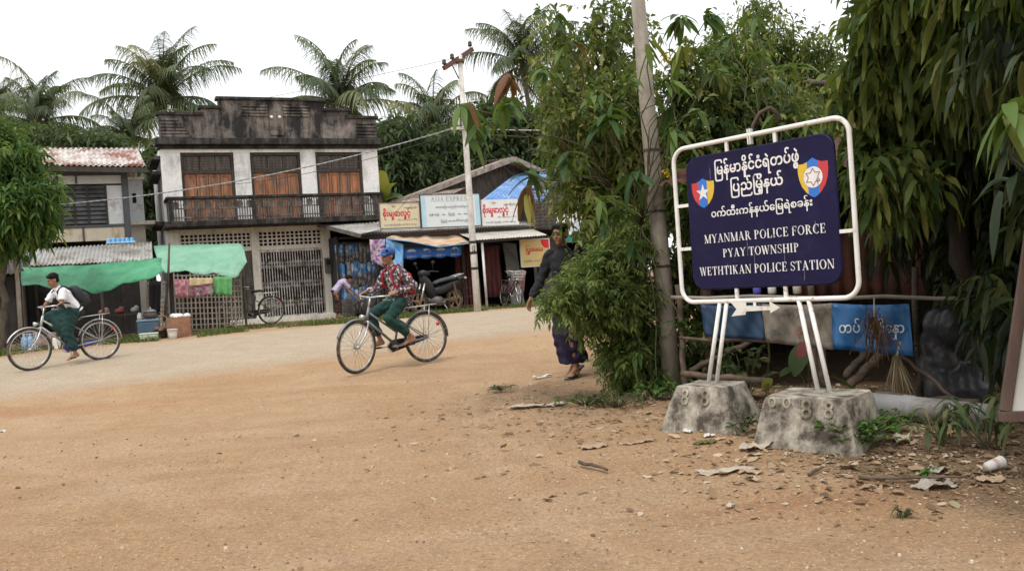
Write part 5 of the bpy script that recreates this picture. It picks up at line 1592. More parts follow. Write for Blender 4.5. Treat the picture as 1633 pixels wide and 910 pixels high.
def hand(mb, wrist, d, pn, curl=.5, s=1.0):
    """wrist, pointing direction, palm normal (fingers curl that way)"""
    d = Vector(d).normalized(); pn = Vector(pn); pn = (pn - d * pn.dot(d)).normalized(); lat = d.cross(pn)
    k = .155 / .18 * s
    pc = wrist + d * .045 * k
    for o in (-.025, 0, .025): mb.capsule(wrist + lat * o * .6 * k, wrist + d * .085 * k + lat * o * k, .017 * k, .013 * k, 8)
    for i, (o, L) in enumerate(((-.033, .062), (-.011, .075), (.011, .07), (.031, .055))):
        p = wrist + d * .085 * k + lat * o * k; a = 0
        for j, f in enumerate((.45, .32, .25)):
            a += curl * (1 if j else .7); dd = d * math.cos(a) + pn * math.sin(a); q = p + dd * L * f * 1.15 * k
            mb.capsule(p, q, (.0098 - .001 * j) * k, (.009 - .001 * j) * k, 8); p = q
    tb = wrist + d * .025 * k - lat * .03 * k
    t1 = tb + (d * .6 - lat * .6 + pn * .5).normalized() * .035 * k; t2 = t1 + (d * .7 + pn * .75 * (curl + .3) - lat * .15).normalized() * .032 * k
    mb.capsule(tb, t1, .014 * k, .0115 * k, 8); mb.capsule(t1, t2, .0115 * k, .009 * k, 8)
def basis(fwd, up):
    x = Vector(fwd).normalized(); z = Vector(up); z = (z - x * z.dot(x)).normalized(); y = z.cross(x)
    return Matrix(((x.x, y.x, z.x), (x.y, y.y, z.y), (x.z, y.z, z.z)))
def head(mb, c, B, k=1.0):
    e = lambda x, y, z: Vector(c) + B @ (Vector((x, y, z)) * k)
    mb.ball(e(-.012, 0, .03), (.094 * k, .074 * k, .085 * k), B, 16, 12)
    mb.ball(e(.022, 0, -.035), (.066 * k, .056 * k, .078 * k), B, 14, 10)
    mb.ball(e(.055, 0, -.085), (.03 * k, .03 * k, .024 * k), B)           # chin
    mb.capsule(e(.086, 0, .012), e(.1, 0, -.022), .008 * k, .0135 * k, 8)  # nose
    mb.capsule(e(.098, -.012, -.024), e(.098, .012, -.024), .008 * k, .008 * k, 8)
    mb.capsule(e(.08, -.02, -.055), e(.08, .02, -.055), .0085 * k, .0085 * k, 8)  # lips
    mb.capsule(e(.08, -.033, .025), e(.08, .033, .025), .011 * k, .011 * k, 8)    # brow
    for s in (-1, 1):
        mb.ball(e(.062, s * .038, -.025), (.026 * k, .02 * k, .024 * k), B)   # cheek
        mb.ball(e(-.008, s * .076, -.005), (.019 * k, .009 * k, .031 * k), B)  # ear
def face_bits(c, B, k, parent):
    e = lambda x, y, z: Vector(c) + B @ (Vector((x, y, z)) * k)
    for s in (-1, 1):
        one(lambda m: m.ball(e(.079, s * .031, .004), (.009 * k, .013 * k, .0075 * k), B), 'eye', M_BLACK, parent, smooth=True)
        one(lambda m: m.capsule(e(.09, s * .018, .027), e(.08, s * .046, .027), .004 * k, .003 * k, 6), 'eyebrow', M_HAIR, parent, smooth=True)
    one(lambda m: m.capsule(e(.0875, -.02, -.0545), e(.0875, .02, -.0545), .0028 * k, .0028 * k, 6), 'mouth', pm('lip', (.15, .05, .04), .6, .1, 5, bmp=0), parent, smooth=True)
def foot(mb, ankle, d, s=1.0, up=(0, 0, 1)):
    d = Vector(d).normalized(); lat = Vector(up).cross(d).normalized(); dn = -Vector(up).normalized()
    mb.capsule(ankle, ankle - d * .035 * s + dn * .045 * s, .036 * s, .03 * s, 10)
    mb.capsule(ankle, ankle + d * .1 * s + dn * .045 * s, .033 * s, .026 * s, 10)
    for o in (-.02, .02): mb.capsule(ankle - d * .03 * s + dn * .05 * s + lat * o * .6 * s, ankle + d * .125 * s + dn * .055 * s + lat * o * s, .024 * s, .02 * s, 8)
    for i in range(5): mb.capsule(ankle + d * .12 * s + dn * .058 * s + lat * (-.034 + .017 * i) * s, ankle + d * (.158 - .008 * abs(i - 1)) * s + dn * .063 * s + lat * (-.036 + .018 * i) * s, .0105 * s, .009 * s, 6)
def ering(c, rx, ry, d=(0, 0, 1), fwd=(1, 0, 0), n=20):
    z = Vector(d).normalized(); x = Vector(fwd); x = (x - z * x.dot(z)).normalized(); y = z.cross(x)
    return [Vector(c) + x * (rx * math.cos(2 * math.pi * k / n)) + y * (ry * math.sin(2 * math.pi * k / n)) for k in range(n)]
def taper(mb, a, b, ra, rb, n=14, mid=None):
    mb.tube([a, Vector(a).lerp(Vector(b), .5), b], [ra, (ra + rb) / 2 if mid is None else mid, rb], n)
def xf(M, p): return M @ Vector(p)

def rider(label, M, J, S, skin, voxel=.0075):
    """J: joints in the bicycle's own frame; S: clothing settings"""
    t = thing('person', label, 'person', mat=M)
    V3 = lambda p: M @ Vector(p); Rm = M.to_3x3()
    D = lambda p: Rm @ Vector(p)
    j = {k: V3(v) for k, v in J.items() if not isinstance(v, (int, float)) and k not in ('face', 'handL', 'handR', 'toeL', 'toeR', 'palmL', 'palmR', 'hup')}
    pel, che, nck, hd = j['pelvis'], j['chest'], j['neck'], j['head']
    k = S.get('k', .95)
    B = basis(D(J['face']), D(J.get('hup', (0, 0, 1))))
    fw = D((1, 0, 0)); lt = D((0, 1, 0))
    b = MB()
    b.loft([ering(pel - (che - pel) * .15, .075 * k, .12 * k, che - pel, fw), ering(pel, .095 * k, .145 * k, che - pel, fw), ering(pel.lerp(che, .45), .085 * k, .12 * k, che - pel, fw), ering(che, .1 * k, .15 * k, che - pel, fw), ering(che.lerp(nck, .55), .075 * k, .13 * k, nck - che, fw), ering(nck, .045 * k, .055 * k, nck - che, fw)])
    b.capsule(che.lerp(nck, .8), hd - B @ Vector((.01, 0, .05)) * k, .052 * k, .046 * k)
    head(b, hd, B, k)
    for s in 'LR':
        b.capsule(j['sh' + s], j['el' + s], .043 * k, .034 * k); b.capsule(j['el' + s], j['wr' + s], .034 * k, .024 * k)
        hand(b, j['wr' + s], D(J['hand' + s]), D(J['palm' + s]), J.get('curl' + s, .6), k)
        b.capsule(j['hip' + s], j['kn' + s], .075 * k, .05 * k); b.capsule(j['kn' + s], j['an' + s], .05 * k, .031 * k)
        b.capsule(j['kn' + s].lerp(j['an' + s], .12) - fw * .012, j['kn' + s].lerp(j['an' + s], .45) - fw * .01, .046 * k, .04 * k)
        foot(b, j['an' + s], D(J['toe' + s]), k)
    body = remesh(b, 'body', skin, t, voxel, 4)
    face_bits(hd, B, k, t)
    # hair
    h = MB(); e = lambda x, y, z: hd + B @ (Vector((x, y, z)) * k)
    h.ball(e(-.022, 0, .048), (.098 * k, .083 * k, .085 * k), B, 16, 12); h.ball(e(-.055, 0, -.005), (.055 * k, .07 * k, .06 * k), B)
    for q in range(9): h.ball(e(.032 + .012 * math.sin(q), -.055 + .014 * q, .082 + .006 * math.sin(q * 2.3)), (.03 * k, .02 * k, .024 * k), B)
    remesh(h, 'hair', M_HAIR, t, .009, 2, disp=.003)
    # shirt
    sh = MB(); k0 = k; k = k * S.get('bulk', 1)
    sh.loft([ering(pel - (che - pel).normalized() * S.get('hem', .05), .118 * k, .165 * k, che - pel, fw), ering(pel.lerp(che, .2), .112 * k, .155 * k, che - pel, fw), ering(pel.lerp(che, .55), .108 * k, .145 * k, che - pel, fw), ering(che, .122 * k, .168 * k, che - pel, fw), ering(che.lerp(nck, .5), .1 * k, .15 * k, nck - che, fw), ering(che.lerp(nck, .82), .066 * k, .082 * k, nck - che, fw), ering(nck, .056 * k, .062 * k, nck - che, fw), ering(nck.lerp(hd, .18), .057 * k, .063 * k, nck - che, fw)])
    for s in 'LR':
        sh.ball(j['sh' + s], .06 * k)
        if S.get('long'):
            taper(sh, j['sh' + s], j['el' + s], .068 * k, .056 * k); sh.ball(j['el' + s], .056 * k)
            taper(sh, j['el' + s], j['el' + s].lerp(j['wr' + s], .9), .056 * k, .045 * k)
        else:
            taper(sh, j['sh' + s], j['sh' + s].lerp(j['el' + s], .72), .066 * k, .068 * k)
    k = k0
    so = remesh(sh, 'shirt', S['shirt'], t, .01, 3, disp=.006)
    cl = MB(); cl.tube([nck + B @ Vector((.055, -.02, -.045)) * k] + [che.lerp(nck, .84) + (nck - che).normalized() * .0 + B @ Vector((.062 * math.cos(a), .07 * math.sin(a), .0)) * k for a in np.linspace(-2.9, 2.9, 14)], .013, 6)
    # trousers or longyi
    tr = MB()
    if S.get('skirt'):
        hm, km, am = [(j[q + 'L'] + j[q + 'R']) / 2 for q in ('hip', 'kn', 'an')]
        rg_ = []
        for f in np.linspace(-.1, S.get('len', .86), 12):
            c_ = hm.lerp(km, f * 2) if f < .5 else km.lerp(am, f * 2 - 1)
            sp = (j['hipL'].lerp(j['knL'], f * 2) - j['hipR'].lerp(j['knR'], f * 2)) if f < .5 else (j['knL'].lerp(j['anL'], f * 2 - 1) - j['knR'].lerp(j['anR'], f * 2 - 1))
            rg_.append(ering(c_, (.092 + abs(sp.dot(fw)) * .45) * k, (.092 + abs(sp.dot(lt)) * .42) * k, (0, 0, 1), fw, 28))
        for q in rg_[2:]:          # hanging folds
            cc = sum(q, Vector()) / len(q)
            for i_ in range(len(q)): q[i_] = cc + (q[i_] - cc) * (1 + .07 * math.sin(i_ * 1.35 + .5 * q[0].z * 3))
        tr.loft(rg_)
    elif S.get('longyi'):
        wa = pel + (che - pel).normalized() * .05
        L1, L2, A1, A2 = j['knL'], j['knR'], j['anL'], j['anR']
        for s in 'LR':
            taper(tr, j['hip' + s] + (che - pel) * .12, j['kn' + s], .112 * k, .1 * k); tr.ball(j['kn' + s], .1 * k)
            taper(tr, j['kn' + s], j['kn' + s].lerp(j['an' + s], S.get('len', .8)), .1 * k, .085 * k)
        for f_ in (0.25, .5, .75, 1): tr.capsule(j['hipL'].lerp(L1, f_), j['hipR'].lerp(L2, f_), .085 * k, .085 * k)
        for f_ in (.25, .5, .75): tr.capsule(L1.lerp(A1, f_), L2.lerp(A2, f_), .07 * k, .07 * k)
        tr.loft([ering(wa, .112 * k, .15 * k, che - pel, fw), ering(pel - (che - pel) * .1, .125 * k, .165 * k, che - pel, fw)])
    else:
        tr.loft([ering(pel + (che - pel).normalized() * .04, .107 * k, .15 * k, che - pel, fw), ering(pel - (che - pel) * .12, .115 * k, .16 * k, che - pel, fw)])
        for s in 'LR':
            taper(tr, j['hip' + s] + (che - pel) * .1, j['kn' + s], .1 * k, .075 * k); tr.ball(j['kn' + s], .074 * k)
            taper(tr, j['kn' + s], j['kn' + s].lerp(j['an' + s], S.get('len', .86)), .073 * k, .062 * k)
    remesh(tr, 'longyi' if S.get('longyi') else 'trousers', S['trousers'], t, .01, 3, disp=.008)
    return t, dict(j=j, B=B, D=D, k=k, fw=fw, hd=hd)

def contact(px, d, scale=1.0):
    return on_ground(px, d)
# --- boy in the white shirt
fr, rr = contact(47, 13.65), contact(158, 14.42)
def place(front_px, fd, rear_px, rd, wb):
    f, r = on_ground(front_px, fd), on_ground(rear_px, rd)
    m = (f + r) / 2; dr = (f - r).normalized() * wb / 2
    f2, r2 = m + dr, m - dr
    f2.z, r2.z = zg(f2.x, f2.y) + .012, zg(r2.x, r2.y) + .012
    return hub_matrix(f2, r2)
MA = place(46, 13.95, 157, 14.7, 1.08)
bkA, A = bicycle('silver town bicycle ridden by the boy in a white shirt', MA, M_SILV, .335, 1.08, .05, math.radians(-86), lower=pm('purple_bike_paint', (.09, .07, .3), .4, .1, 6, bmp=0))
M_WSHIRT = pm('white_shirt', (.72, .72, .76), .85, .06, 6)
M_GREENL = pm('dark_green_cloth', (.008, .036, .034), .85, .3, 6, stretch=(3, 3, .6))
JA = dict(pelvis=(-.2, 0, .9), chest=(-.045, 0, 1.14), neck=(.03, 0, 1.26), head=(.085, 0, 1.385), face=(1, .1, -.25), hup=(.15, 0, 1),
          shL=(-.0, .155, 1.2), shR=(.02, -.155, 1.2), elL=(.06, .2, 1.0), elR=(.17, -.21, 1.0), wrL=(A['grips'][0] + Vector((-.03, .005, .045))), wrR=(A['grips'][1] + Vector((-.03, -.005, .045))),
          handL=(.8, 0, -.35), handR=(.8, 0, -.35), palmL=(0, 0, -1), palmR=(0, 0, -1), curlL=.9, curlR=.9,
          hipL=(-.17, .085, .87), hipR=(-.17, -.085, .87), knL=(.0, .12, .55), knR=(.17, -.11, .8), anL=(-.085, .14, .185), anR=(.0, -.14, .545), toeL=(1, 0, -.25), toeR=(1, 0, -.1))
pA, X = rider('person in a white shirt and dark green longyi riding a silver bicycle barefoot, leaning forward', MA, JA, dict(shirt=M_WSHIRT, trousers=M_GREENL, longyi=True, len=.72, k=.93, hem=.06), M_SKIN)
def backpack(name, label, j, mat, M, strapmat, off=(-.16, 0, -.02), sz=(.16, .3, .36), tilt=.5):
    p = M @ (Vector(j['chest']).lerp(Vector(j['pelvis']), .35) + Vector(off)); Rm = M.to_3x3()
    t = thing(name, label, 'bag', p)
    B = Rm @ Matrix.Rotation(tilt, 3, 'Y')
    mb = MB(); rings = []
    for z, a, b in ((-.5, .75, .85), (-.46, .95, .95), (-.2, 1, 1), (.2, .9, .96), (.42, .7, .85), (.5, .35, .6)):
        rings.append([p + B @ Vector((sz[0] / 2 * a * (abs(math.cos(q)) ** .6) * (1 if math.cos(q) > 0 else -1), sz[1] / 2 * b * (abs(math.sin(q)) ** .6) * (1 if math.sin(q) > 0 else -1), sz[2] * z)) for q in [2 * math.pi * i / 20 for i in range(20)]])
    mb.loft(rings); mb.build('bag', mat, t, smooth=True)
    pk = MB(); pk.ball(p + B @ Vector((-sz[0] * .42, 0, -sz[2] * .18)), (.05, sz[1] * .36, sz[2] * .24), B); pk.build('pocket', mat, t, smooth=True)
    for s in (-1, 1):
        q = [p + B @ Vector((sz[0] * .3, s * .09, sz[2] * .45)), M @ (Vector(j['neck']) + Vector((-.05, s * .1, .02))), M @ (Vector(j['chest']) + Vector((.12, s * .115, .06))), M @ (Vector(j['chest']) + Vector((.1, s * .14, -.12))), p + B @ Vector((sz[0] * .3, s * .14, -sz[2] * .4))]
        sm = [q[0]]
        for i in range(len(q) - 1):
            for f in (.33, .66, 1): sm.append(q[i].lerp(q[i + 1], f))
        mb = MB().tube(sm, .016, 6, sx=.5); mb.build('strap', strapmat, t, smooth=True)
    return t
backpack('backpack', 'black backpack on the back of the boy in a white shirt', JA, pm('black_nylon', (.022, .022, .025), .7, .3, 8), MA, MATS['black_nylon'], (-.2, -.05, .05), (.17, .3, .36), .55)

# --- boy with the blue cap
MBk = place(566, 11.45, 676, 12.1, 1.08)
bkB, Bk = bicycle('grey town bicycle ridden by the boy in a blue cap', MBk, M_GREYB, .345, 1.08, .28, math.radians(178))
def floral():
    m, n, l, bs = _new('floral_shirt'); v = coords(n, l, (1, 1, 1))
    vo = n.new('ShaderNodeTexVoronoi'); vo.inputs['Scale'].default_value = 38; l.new(v, vo.inputs['Vector'])
    r = ramp(n, l, vo.outputs['Color'], [(.0, (.035, .03, .05)), (.3, (.5, .42, .42)), (.48, (.36, .08, .1)), (.58, (.06, .06, .1)), (.66, (.56, .5, .48)), (.9, (.2, .1, .11))]); r.color_ramp.interpolation = 'CONSTANT'
    d = ramp(n, l, vo.outputs['Distance'], [(.42, (1, 1, 1)), (.62, (0, 0, 0))]).outputs[0]
    l.new(mixc(n, l, d, (.06, .045, .06), r.outputs[0]), bs.inputs['Base Color']); bs.inputs['Roughness'].default_value = .85
    bump(n, l, bs, noise_tex(n, l, v, 30, 3), .2, .005)
    return m
bb, dv = Bk['bb'], Bk['dv']
JB = dict(pelvis=(-.19, 0, .9), chest=(-.14, 0, 1.2), neck=(-.1, 0, 1.345), head=(-.065, 0, 1.475), face=(1, .12, -.04),
          shL=(-.13, .165, 1.27), shR=(-.1, -.165, 1.27), elL=(-.27, .25, 1.06), elR=(.0, -.24, 1.06), wrL=(-.06, .15, 1.0), wrR=(Bk['grips'][1] + Vector((-.05, -.01, .04))),
          handL=(.85, -.5, -.1), handR=(.9, 0, -.25), palmL=(-.3, -.6, -.5), palmR=(0, 0, -1), curlL=.5, curlR=.9,
          hipL=(-.17, .09, .86), hipR=(-.17, -.09, .86), knL=(.1, .15, .66), knR=(.2, -.13, .72),
          anL=(bb.x + dv.x - .03, .14, bb.z + dv.z + .1), anR=(bb.x - dv.x - .04, -.14, bb.z - dv.z + .1), toeL=(1, 0, -.22), toeR=(1, 0, -.12))
M_GREENT = pm('green_trousers', (.009, .045, .038), .85, .25, 6, stretch=(3, 3, .6))
pB, X = rider('person in patterned shirt, blue cap and green trousers riding a grey bicycle', MBk, JB, dict(shirt=floral(), trousers=M_GREENT, long=True, k=.95, hem=.1, len=.8), M_SKIN2)
c = MB(); e = lambda x, y, z: X['hd'] + X['B'] @ (Vector((x, y, z)) * X['k'])
c.ball(e(-.012, 0, .055), (.107 * .95, .09 * .95, .078 * .95), X['B'], 18, 12)
co = c.build('cap', pm('blue_cap_cloth', (.03, .085, .27), .8, .2, 8), pB, smooth=True)
br = MB(); g = [[e(.06 + .085 * u * (1 - .35 * abs(w)), .08 * w, .055 - .02 * u - .02 * w * w) for w in np.linspace(-1, 1, 9)] for u in np.linspace(0, 1, 5)]
br.sheet(g, .006).build('peak', MATS['blue_cap_cloth'], co, smooth=True)
M_REDB = pm('red_nylon', (.34, .012, .025), .7, .25, 8)
backpack('backpack', 'red backpack on the back of the boy in a blue cap', JB, M_REDB, MBk, M_REDB, (-.165, 0, -.0), (.12, .25, .3), .12)

# --- parked bicycles
MC = place(366, 21.0, 428, 21.6, 1.08) @ Matrix.Rotation(-.1, 4, 'X')
bicycle('old dark bicycle leaning on the lattice fence beside the folding gate', MC, M_OLDB, .345, 1.08, .35, math.radians(30))
f_, r_ = on_ground(829, 24.4), on_ground(806, 25.3)
MD = hub_matrix(f_, r_, -.08)
M_DRED = pm('dark_red_bike_paint', (.10, .02, .025), .45, .2, 8, bmp=0)
bicycle('dark red bicycle with a front basket parked in front of the shop curtain', MD, M_DRED, .335, 1.06, -.2, math.radians(60), basket=M_GATE)
def cape():
    mb = MB(); M = MD; g = []
    for j in range(7):
        v = j / 6
        g.append([M @ Vector((.2 + .16 * u * (1 - v * .75) , .24 + .02 * math.sin(u * 8), .98 - .62 * v)) for u in np.linspace(-1, 1, 9)])
    return tag(mb.sheet(g, .004).build('cloth', pm('dusty_pink_cloth', (.24, .13, .13), .9, .2, 8), smooth=True), 'dusty pink cloth hanging from the handlebar of the dark red bicycle', 'cloth')
cape()

# --- motorbike
def motorbike():
    M = place(673, 21.4, 722, 22.2, 1.22)
    t = thing('motorbike', 'dark motorbike with grey seat and red tail light parked on the verge', 'motorbike', mat=M)
    L = dict(parent=t, local=True)
    h, R = .62, .29
    def wheel(n_, c):
        w = MB().torus(c, (0, 1, 0), R - .04, .042, 40, 10).build(n_ + '_wheel', M_TYRE, smooth=True, **L)
        mb = MB().torus(c, (0, 1, 0), R - .085, .018, 36, 8)
        for k in range(5):
            a = 2 * math.pi * k / 5 + .3; mb.bar(c, c + Vector(((R - .09) * math.cos(a), 0, (R - .09) * math.sin(a))), .035, .03, up=(0, 1, 0))
        mb.tube([c + Vector((0, -.06, 0)), c + Vector((0, .06, 0))], .055, 14)
        mb.build('rim', pm('bronze_rim', (.30, .2, .12), .45, .2, 6, metal=.5, bmp=0), w, local=True)
    wheel('rear', Vector((-h, 0, R))); wheel('front', Vector((h, 0, R)))
    def shell(nm, secs, mat):
        rings = []
        for x, z0, z1, w in secs:
            rings.append([Vector((x, w * math.copysign(abs(math.cos(q)) ** .7, math.cos(q)), (z0 + z1) / 2 + (z1 - z0) / 2 * math.copysign(abs(math.sin(q)) ** .7, math.sin(q)))) for q in [2 * math.pi * i / 18 for i in range(18)]])
        return MB().loft(rings).build(nm, mat, smooth=True, **L)
    M_MB = pm('black_motorbike_paint', (.014, .014, .016), .5, .2, 6, bmp=0)
    shell('side_panel', [(-.86, .74, .80, .03), (-.75, .66, .80, .08), (-.45, .52, .76, .11), (-.15, .45, .68, .12), (.1, .42, .6, .1)], M_MB)
    shell('seat', [(-.72, .81, .87, .08), (-.6, .79, .89, .125), (-.3, .755, .85, .135), (-.05, .72, .80, .11), (.08, .68, .75, .07)], pm('grey_seat_vinyl', (.04, .04, .043), .5, .2, 6))
    shell('tail_cowl', [(-.98, .83, .87, .03), (-.9, .79, .87, .075), (-.72, .75, .83, .1)], M_MB)
    one(lambda m: m.box((-.99, 0, .845), (.04, .13, .05)), 'tail_light', pm('red_lens', (.5, .02, .02), .2, .1, 6, bmp=0), bevel=.01, **L)
    for s in (-1, 1): one(lambda m: m.ball((-.94, s * .12, .82), (.045, .03, .025)), 'indicator', M_WHITE, smooth=True, **L)
    one(lambda m: m.tube([(-.55, .1, .86), (-.75, .11, .9), (-.93, .08, .93), (-.93, -.08, .93), (-.75, -.11, .9), (-.55, -.1, .86)], .012, 6), 'grab_rail', M_CHROME, smooth=True, **L)
    shell('engine', [(-.12, .2, .4, .1), (.05, .18, .42, .12), (.2, .24, .42, .09), (.32, .3, .4, .06)], pm('engine_alloy', (.2, .2, .2), .5, .2, 8, metal=.5))
    shell('leg_shield', [(.12, .36, .62, .1), (.28, .34, .82, .17), (.4, .5, .95, .13), (.48, .78, .98, .08)], M_MB)
    shell('headlight_cowl', [(.3, .92, 1.02, .13), (.42, .9, 1.06, .12), (.52, .92, 1.03, .07)], M_MB)
    fk = MB()
    for s in (-1, 1): fk.tube([(.42, s * .07, .78), (.62, s * .075, .29)], .025, 8)
    fk.build('fork', M_CHROME, smooth=True, **L)
    one(lambda m: m.tube([(.2, .33, 1.0), (.34, .2, 1.02), (.38, 0, 1.0), (.34, -.2, 1.02), (.2, -.33, 1.0)], .014, 8), 'handlebar', M_BLACK, smooth=True, **L)
    for s in (-1, 1): one(lambda m: (m.tube([(.3, s * .25, 1.02), (.36, s * .3, 1.2)], .006, 6), m.ball((.36, s * .31, 1.23), (.015, .06, .04))), 'mirror', M_BLACK, smooth=True, **L)
    ex = one(lambda m: m.tube([(.05, -.13, .2), (-.25, -.15, .19), (-.45, -.16, .24), (-.92, -.17, .36)], [.02, .022, .045, .05], 10), 'exhaust', M_CHROME, smooth=True, **L)
    sw = MB()
    for s in (-1, 1): sw.bar((-.1, s * .09, .32), (-h, s * .09, R), .035, .05); sw.tube([(-.5, s * .12, .7), (-h + .02, s * .12, .34)], .03, 8)
    sw.build('swing_arm', pm('bronze_shock', (.16, .1, .05), .45, .2, 8, metal=.4, bmp=0), **L)
    def fend(nm, c, a0, a1):
        rows = [[c + Vector(((R + .04 - .02 * q * q) * math.cos(math.radians(a0 + (a1 - a0) * i / 14)), .06 * q, (R + .04 - .02 * q * q) * math.sin(math.radians(a0 + (a1 - a0) * i / 14)))) for q in (-1, -.5, 0, .5, 1)] for i in range(15)]
        MB().sheet(rows, .004).build(nm, M_MB, smooth=True, **L)
    fend('rear_mudguard', Vector((-h, 0, R)), 60, 195); fend('front_mudguard', Vector((h, 0, R)), 20, 165)
    one(lambda m: m.tube([(-.15, .1, .2), (-.2, .22, .0)], .012, 6), 'side_stand', M_CHROME, **L)
    one(lambda m: m.box((-.96, 0, .62), (.015, .17, .13), Matrix.Rotation(-.25, 3, 'Y')), 'number_plate', M_INT, **L)
motorbike()

# --- walking man
def walker():
    d = 9.7; b = on_ground(906, d)
    face = Vector((-.62, -.78, 0)).normalized()
    R = Matrix.Rotation(math.atan2(face.y, face.x), 4, 'Z'); M = Matrix.Translation(b) @ R
    J = dict(pelvis=(0, 0, .9), chest=(.0, 0, 1.24), neck=(.02, 0, 1.42), head=(.05, 0, 1.565), face=(1, .05, -.12),
             shL=(0, .19, 1.36), shR=(.0, -.19, 1.36), elL=(-.06, .27, 1.1), elR=(.05, -.28, 1.1), wrL=(.05, .27, .87), wrR=(.2, -.35, .88),
             handL=(.15, 0, -1), handR=(.25, -.2, -.9), palmL=(.3, -1, 0), palmR=(.3, 1, 0), curlL=.35, curlR=.4,
             hipL=(0, .09, .88), hipR=(0, -.09, .88), knL=(.09, .08, .48), knR=(-.0, -.09, .49), anL=(.02, .06, .095), anR=(-.17, -.07, .14), toeL=(1, .1, -.02), toeR=(.85, -.1, -.5))
    t, X = rider('person in a dark jacket and purple longyi walking in flip-flops beside the bush', M, J,
                 dict(shirt=pm('dark_navy_jacket', (.0065, .007, .0105), .8, .35, 5), trousers=pm('purple_longyi', (.015, .008, .038), .85, .3, 6, (.009, .006, .02), .5, 7, (3, 3, .5)), long=True, longyi=True, skirt=True, len=.95, k=1.0, hem=.17, bulk=1.07), M_SKIN)
    for s, tp in (('L', (1, .1, -.02)), ('R', (.85, -.1, -.5))):
        a = X['j']['an' + s]; dd = X['D'](tp).normalized(); lat = Vector((0, 0, 1)).cross(dd).normalized(); dn = lat.cross(dd) * 1; dn = -dd.cross(lat) if dn.z > 0 else dn
        dn = dn.normalized(); dn = dn if dn.z < 0 else -dn
        mb = MB(); o = a + dn * .083 + dd * .05
        mb.hexa([o - dd * .13 - lat * .038, o - dd * .13 + lat * .038, o + dd * .13 + lat * .05, o + dd * .13 - lat * .05], [p + dn * .018 for p in (o - dd * .13 - lat * .038, o - dd * .13 + lat * .038, o + dd * .13 + lat * .05, o + dd * .13 - lat * .05)])
        f = mb.build('flip_flop', M_BLACK, t, bevel=.006)
        mb = MB(); mb.tube([o - lat * .045, o + dd * .03 - lat * .03 - dn * .05, o + dd * .075 - dn * .035, o + dd * .03 + lat * .03 - dn * .05, o + lat * .045], .008, 6); mb.build('strap', M_BLACK, f)
walker()
# --- bent person at the goods
def bent():
    b = on_ground(541, 23.6)
    u = FM.u; R = Matrix.Rotation(math.atan2(u.y, u.x), 4, 'Z'); M = Matrix.Translation(b) @ R
    J = dict(pelvis=(-.08, 0, .74), chest=(.12, 0, .95), neck=(.23, 0, 1.02), head=(.335, 0, 1.02), face=(.8, 0, -.6), hup=(.6, 0, .8),
             shL=(.16, .16, .96), shR=(.16, -.16, .96), elL=(.3, .17, .72), elR=(.33, -.17, .72), wrL=(.52, .1, .5), wrR=(.54, -.1, .52),
             handL=(.8, 0, -.5), handR=(.8, 0, -.5), palmL=(0, -1, 0), palmR=(0, 1, 0),
             hipL=(-.08, .08, .7), hipR=(-.08, -.08, .7), knL=(.02, .08, .4), knR=(-.0, -.08, .4), anL=(-.04, .08, .09), anR=(-.03, -.08, .09), toeL=(1, 0, 0), toeR=(1, 0, 0))
    rider('person in a lilac shirt and dark brown longyi bending down to the crates', M, J, dict(shirt=pm('lilac_shirt', (.42, .36, .52), .85, .1, 6), trousers=pm('brown_longyi', (.045, .02, .018), .85, .3, 6), longyi=True, skirt=True, len=.9, k=.85, hem=.03), M_SKIN, .009)
bent()
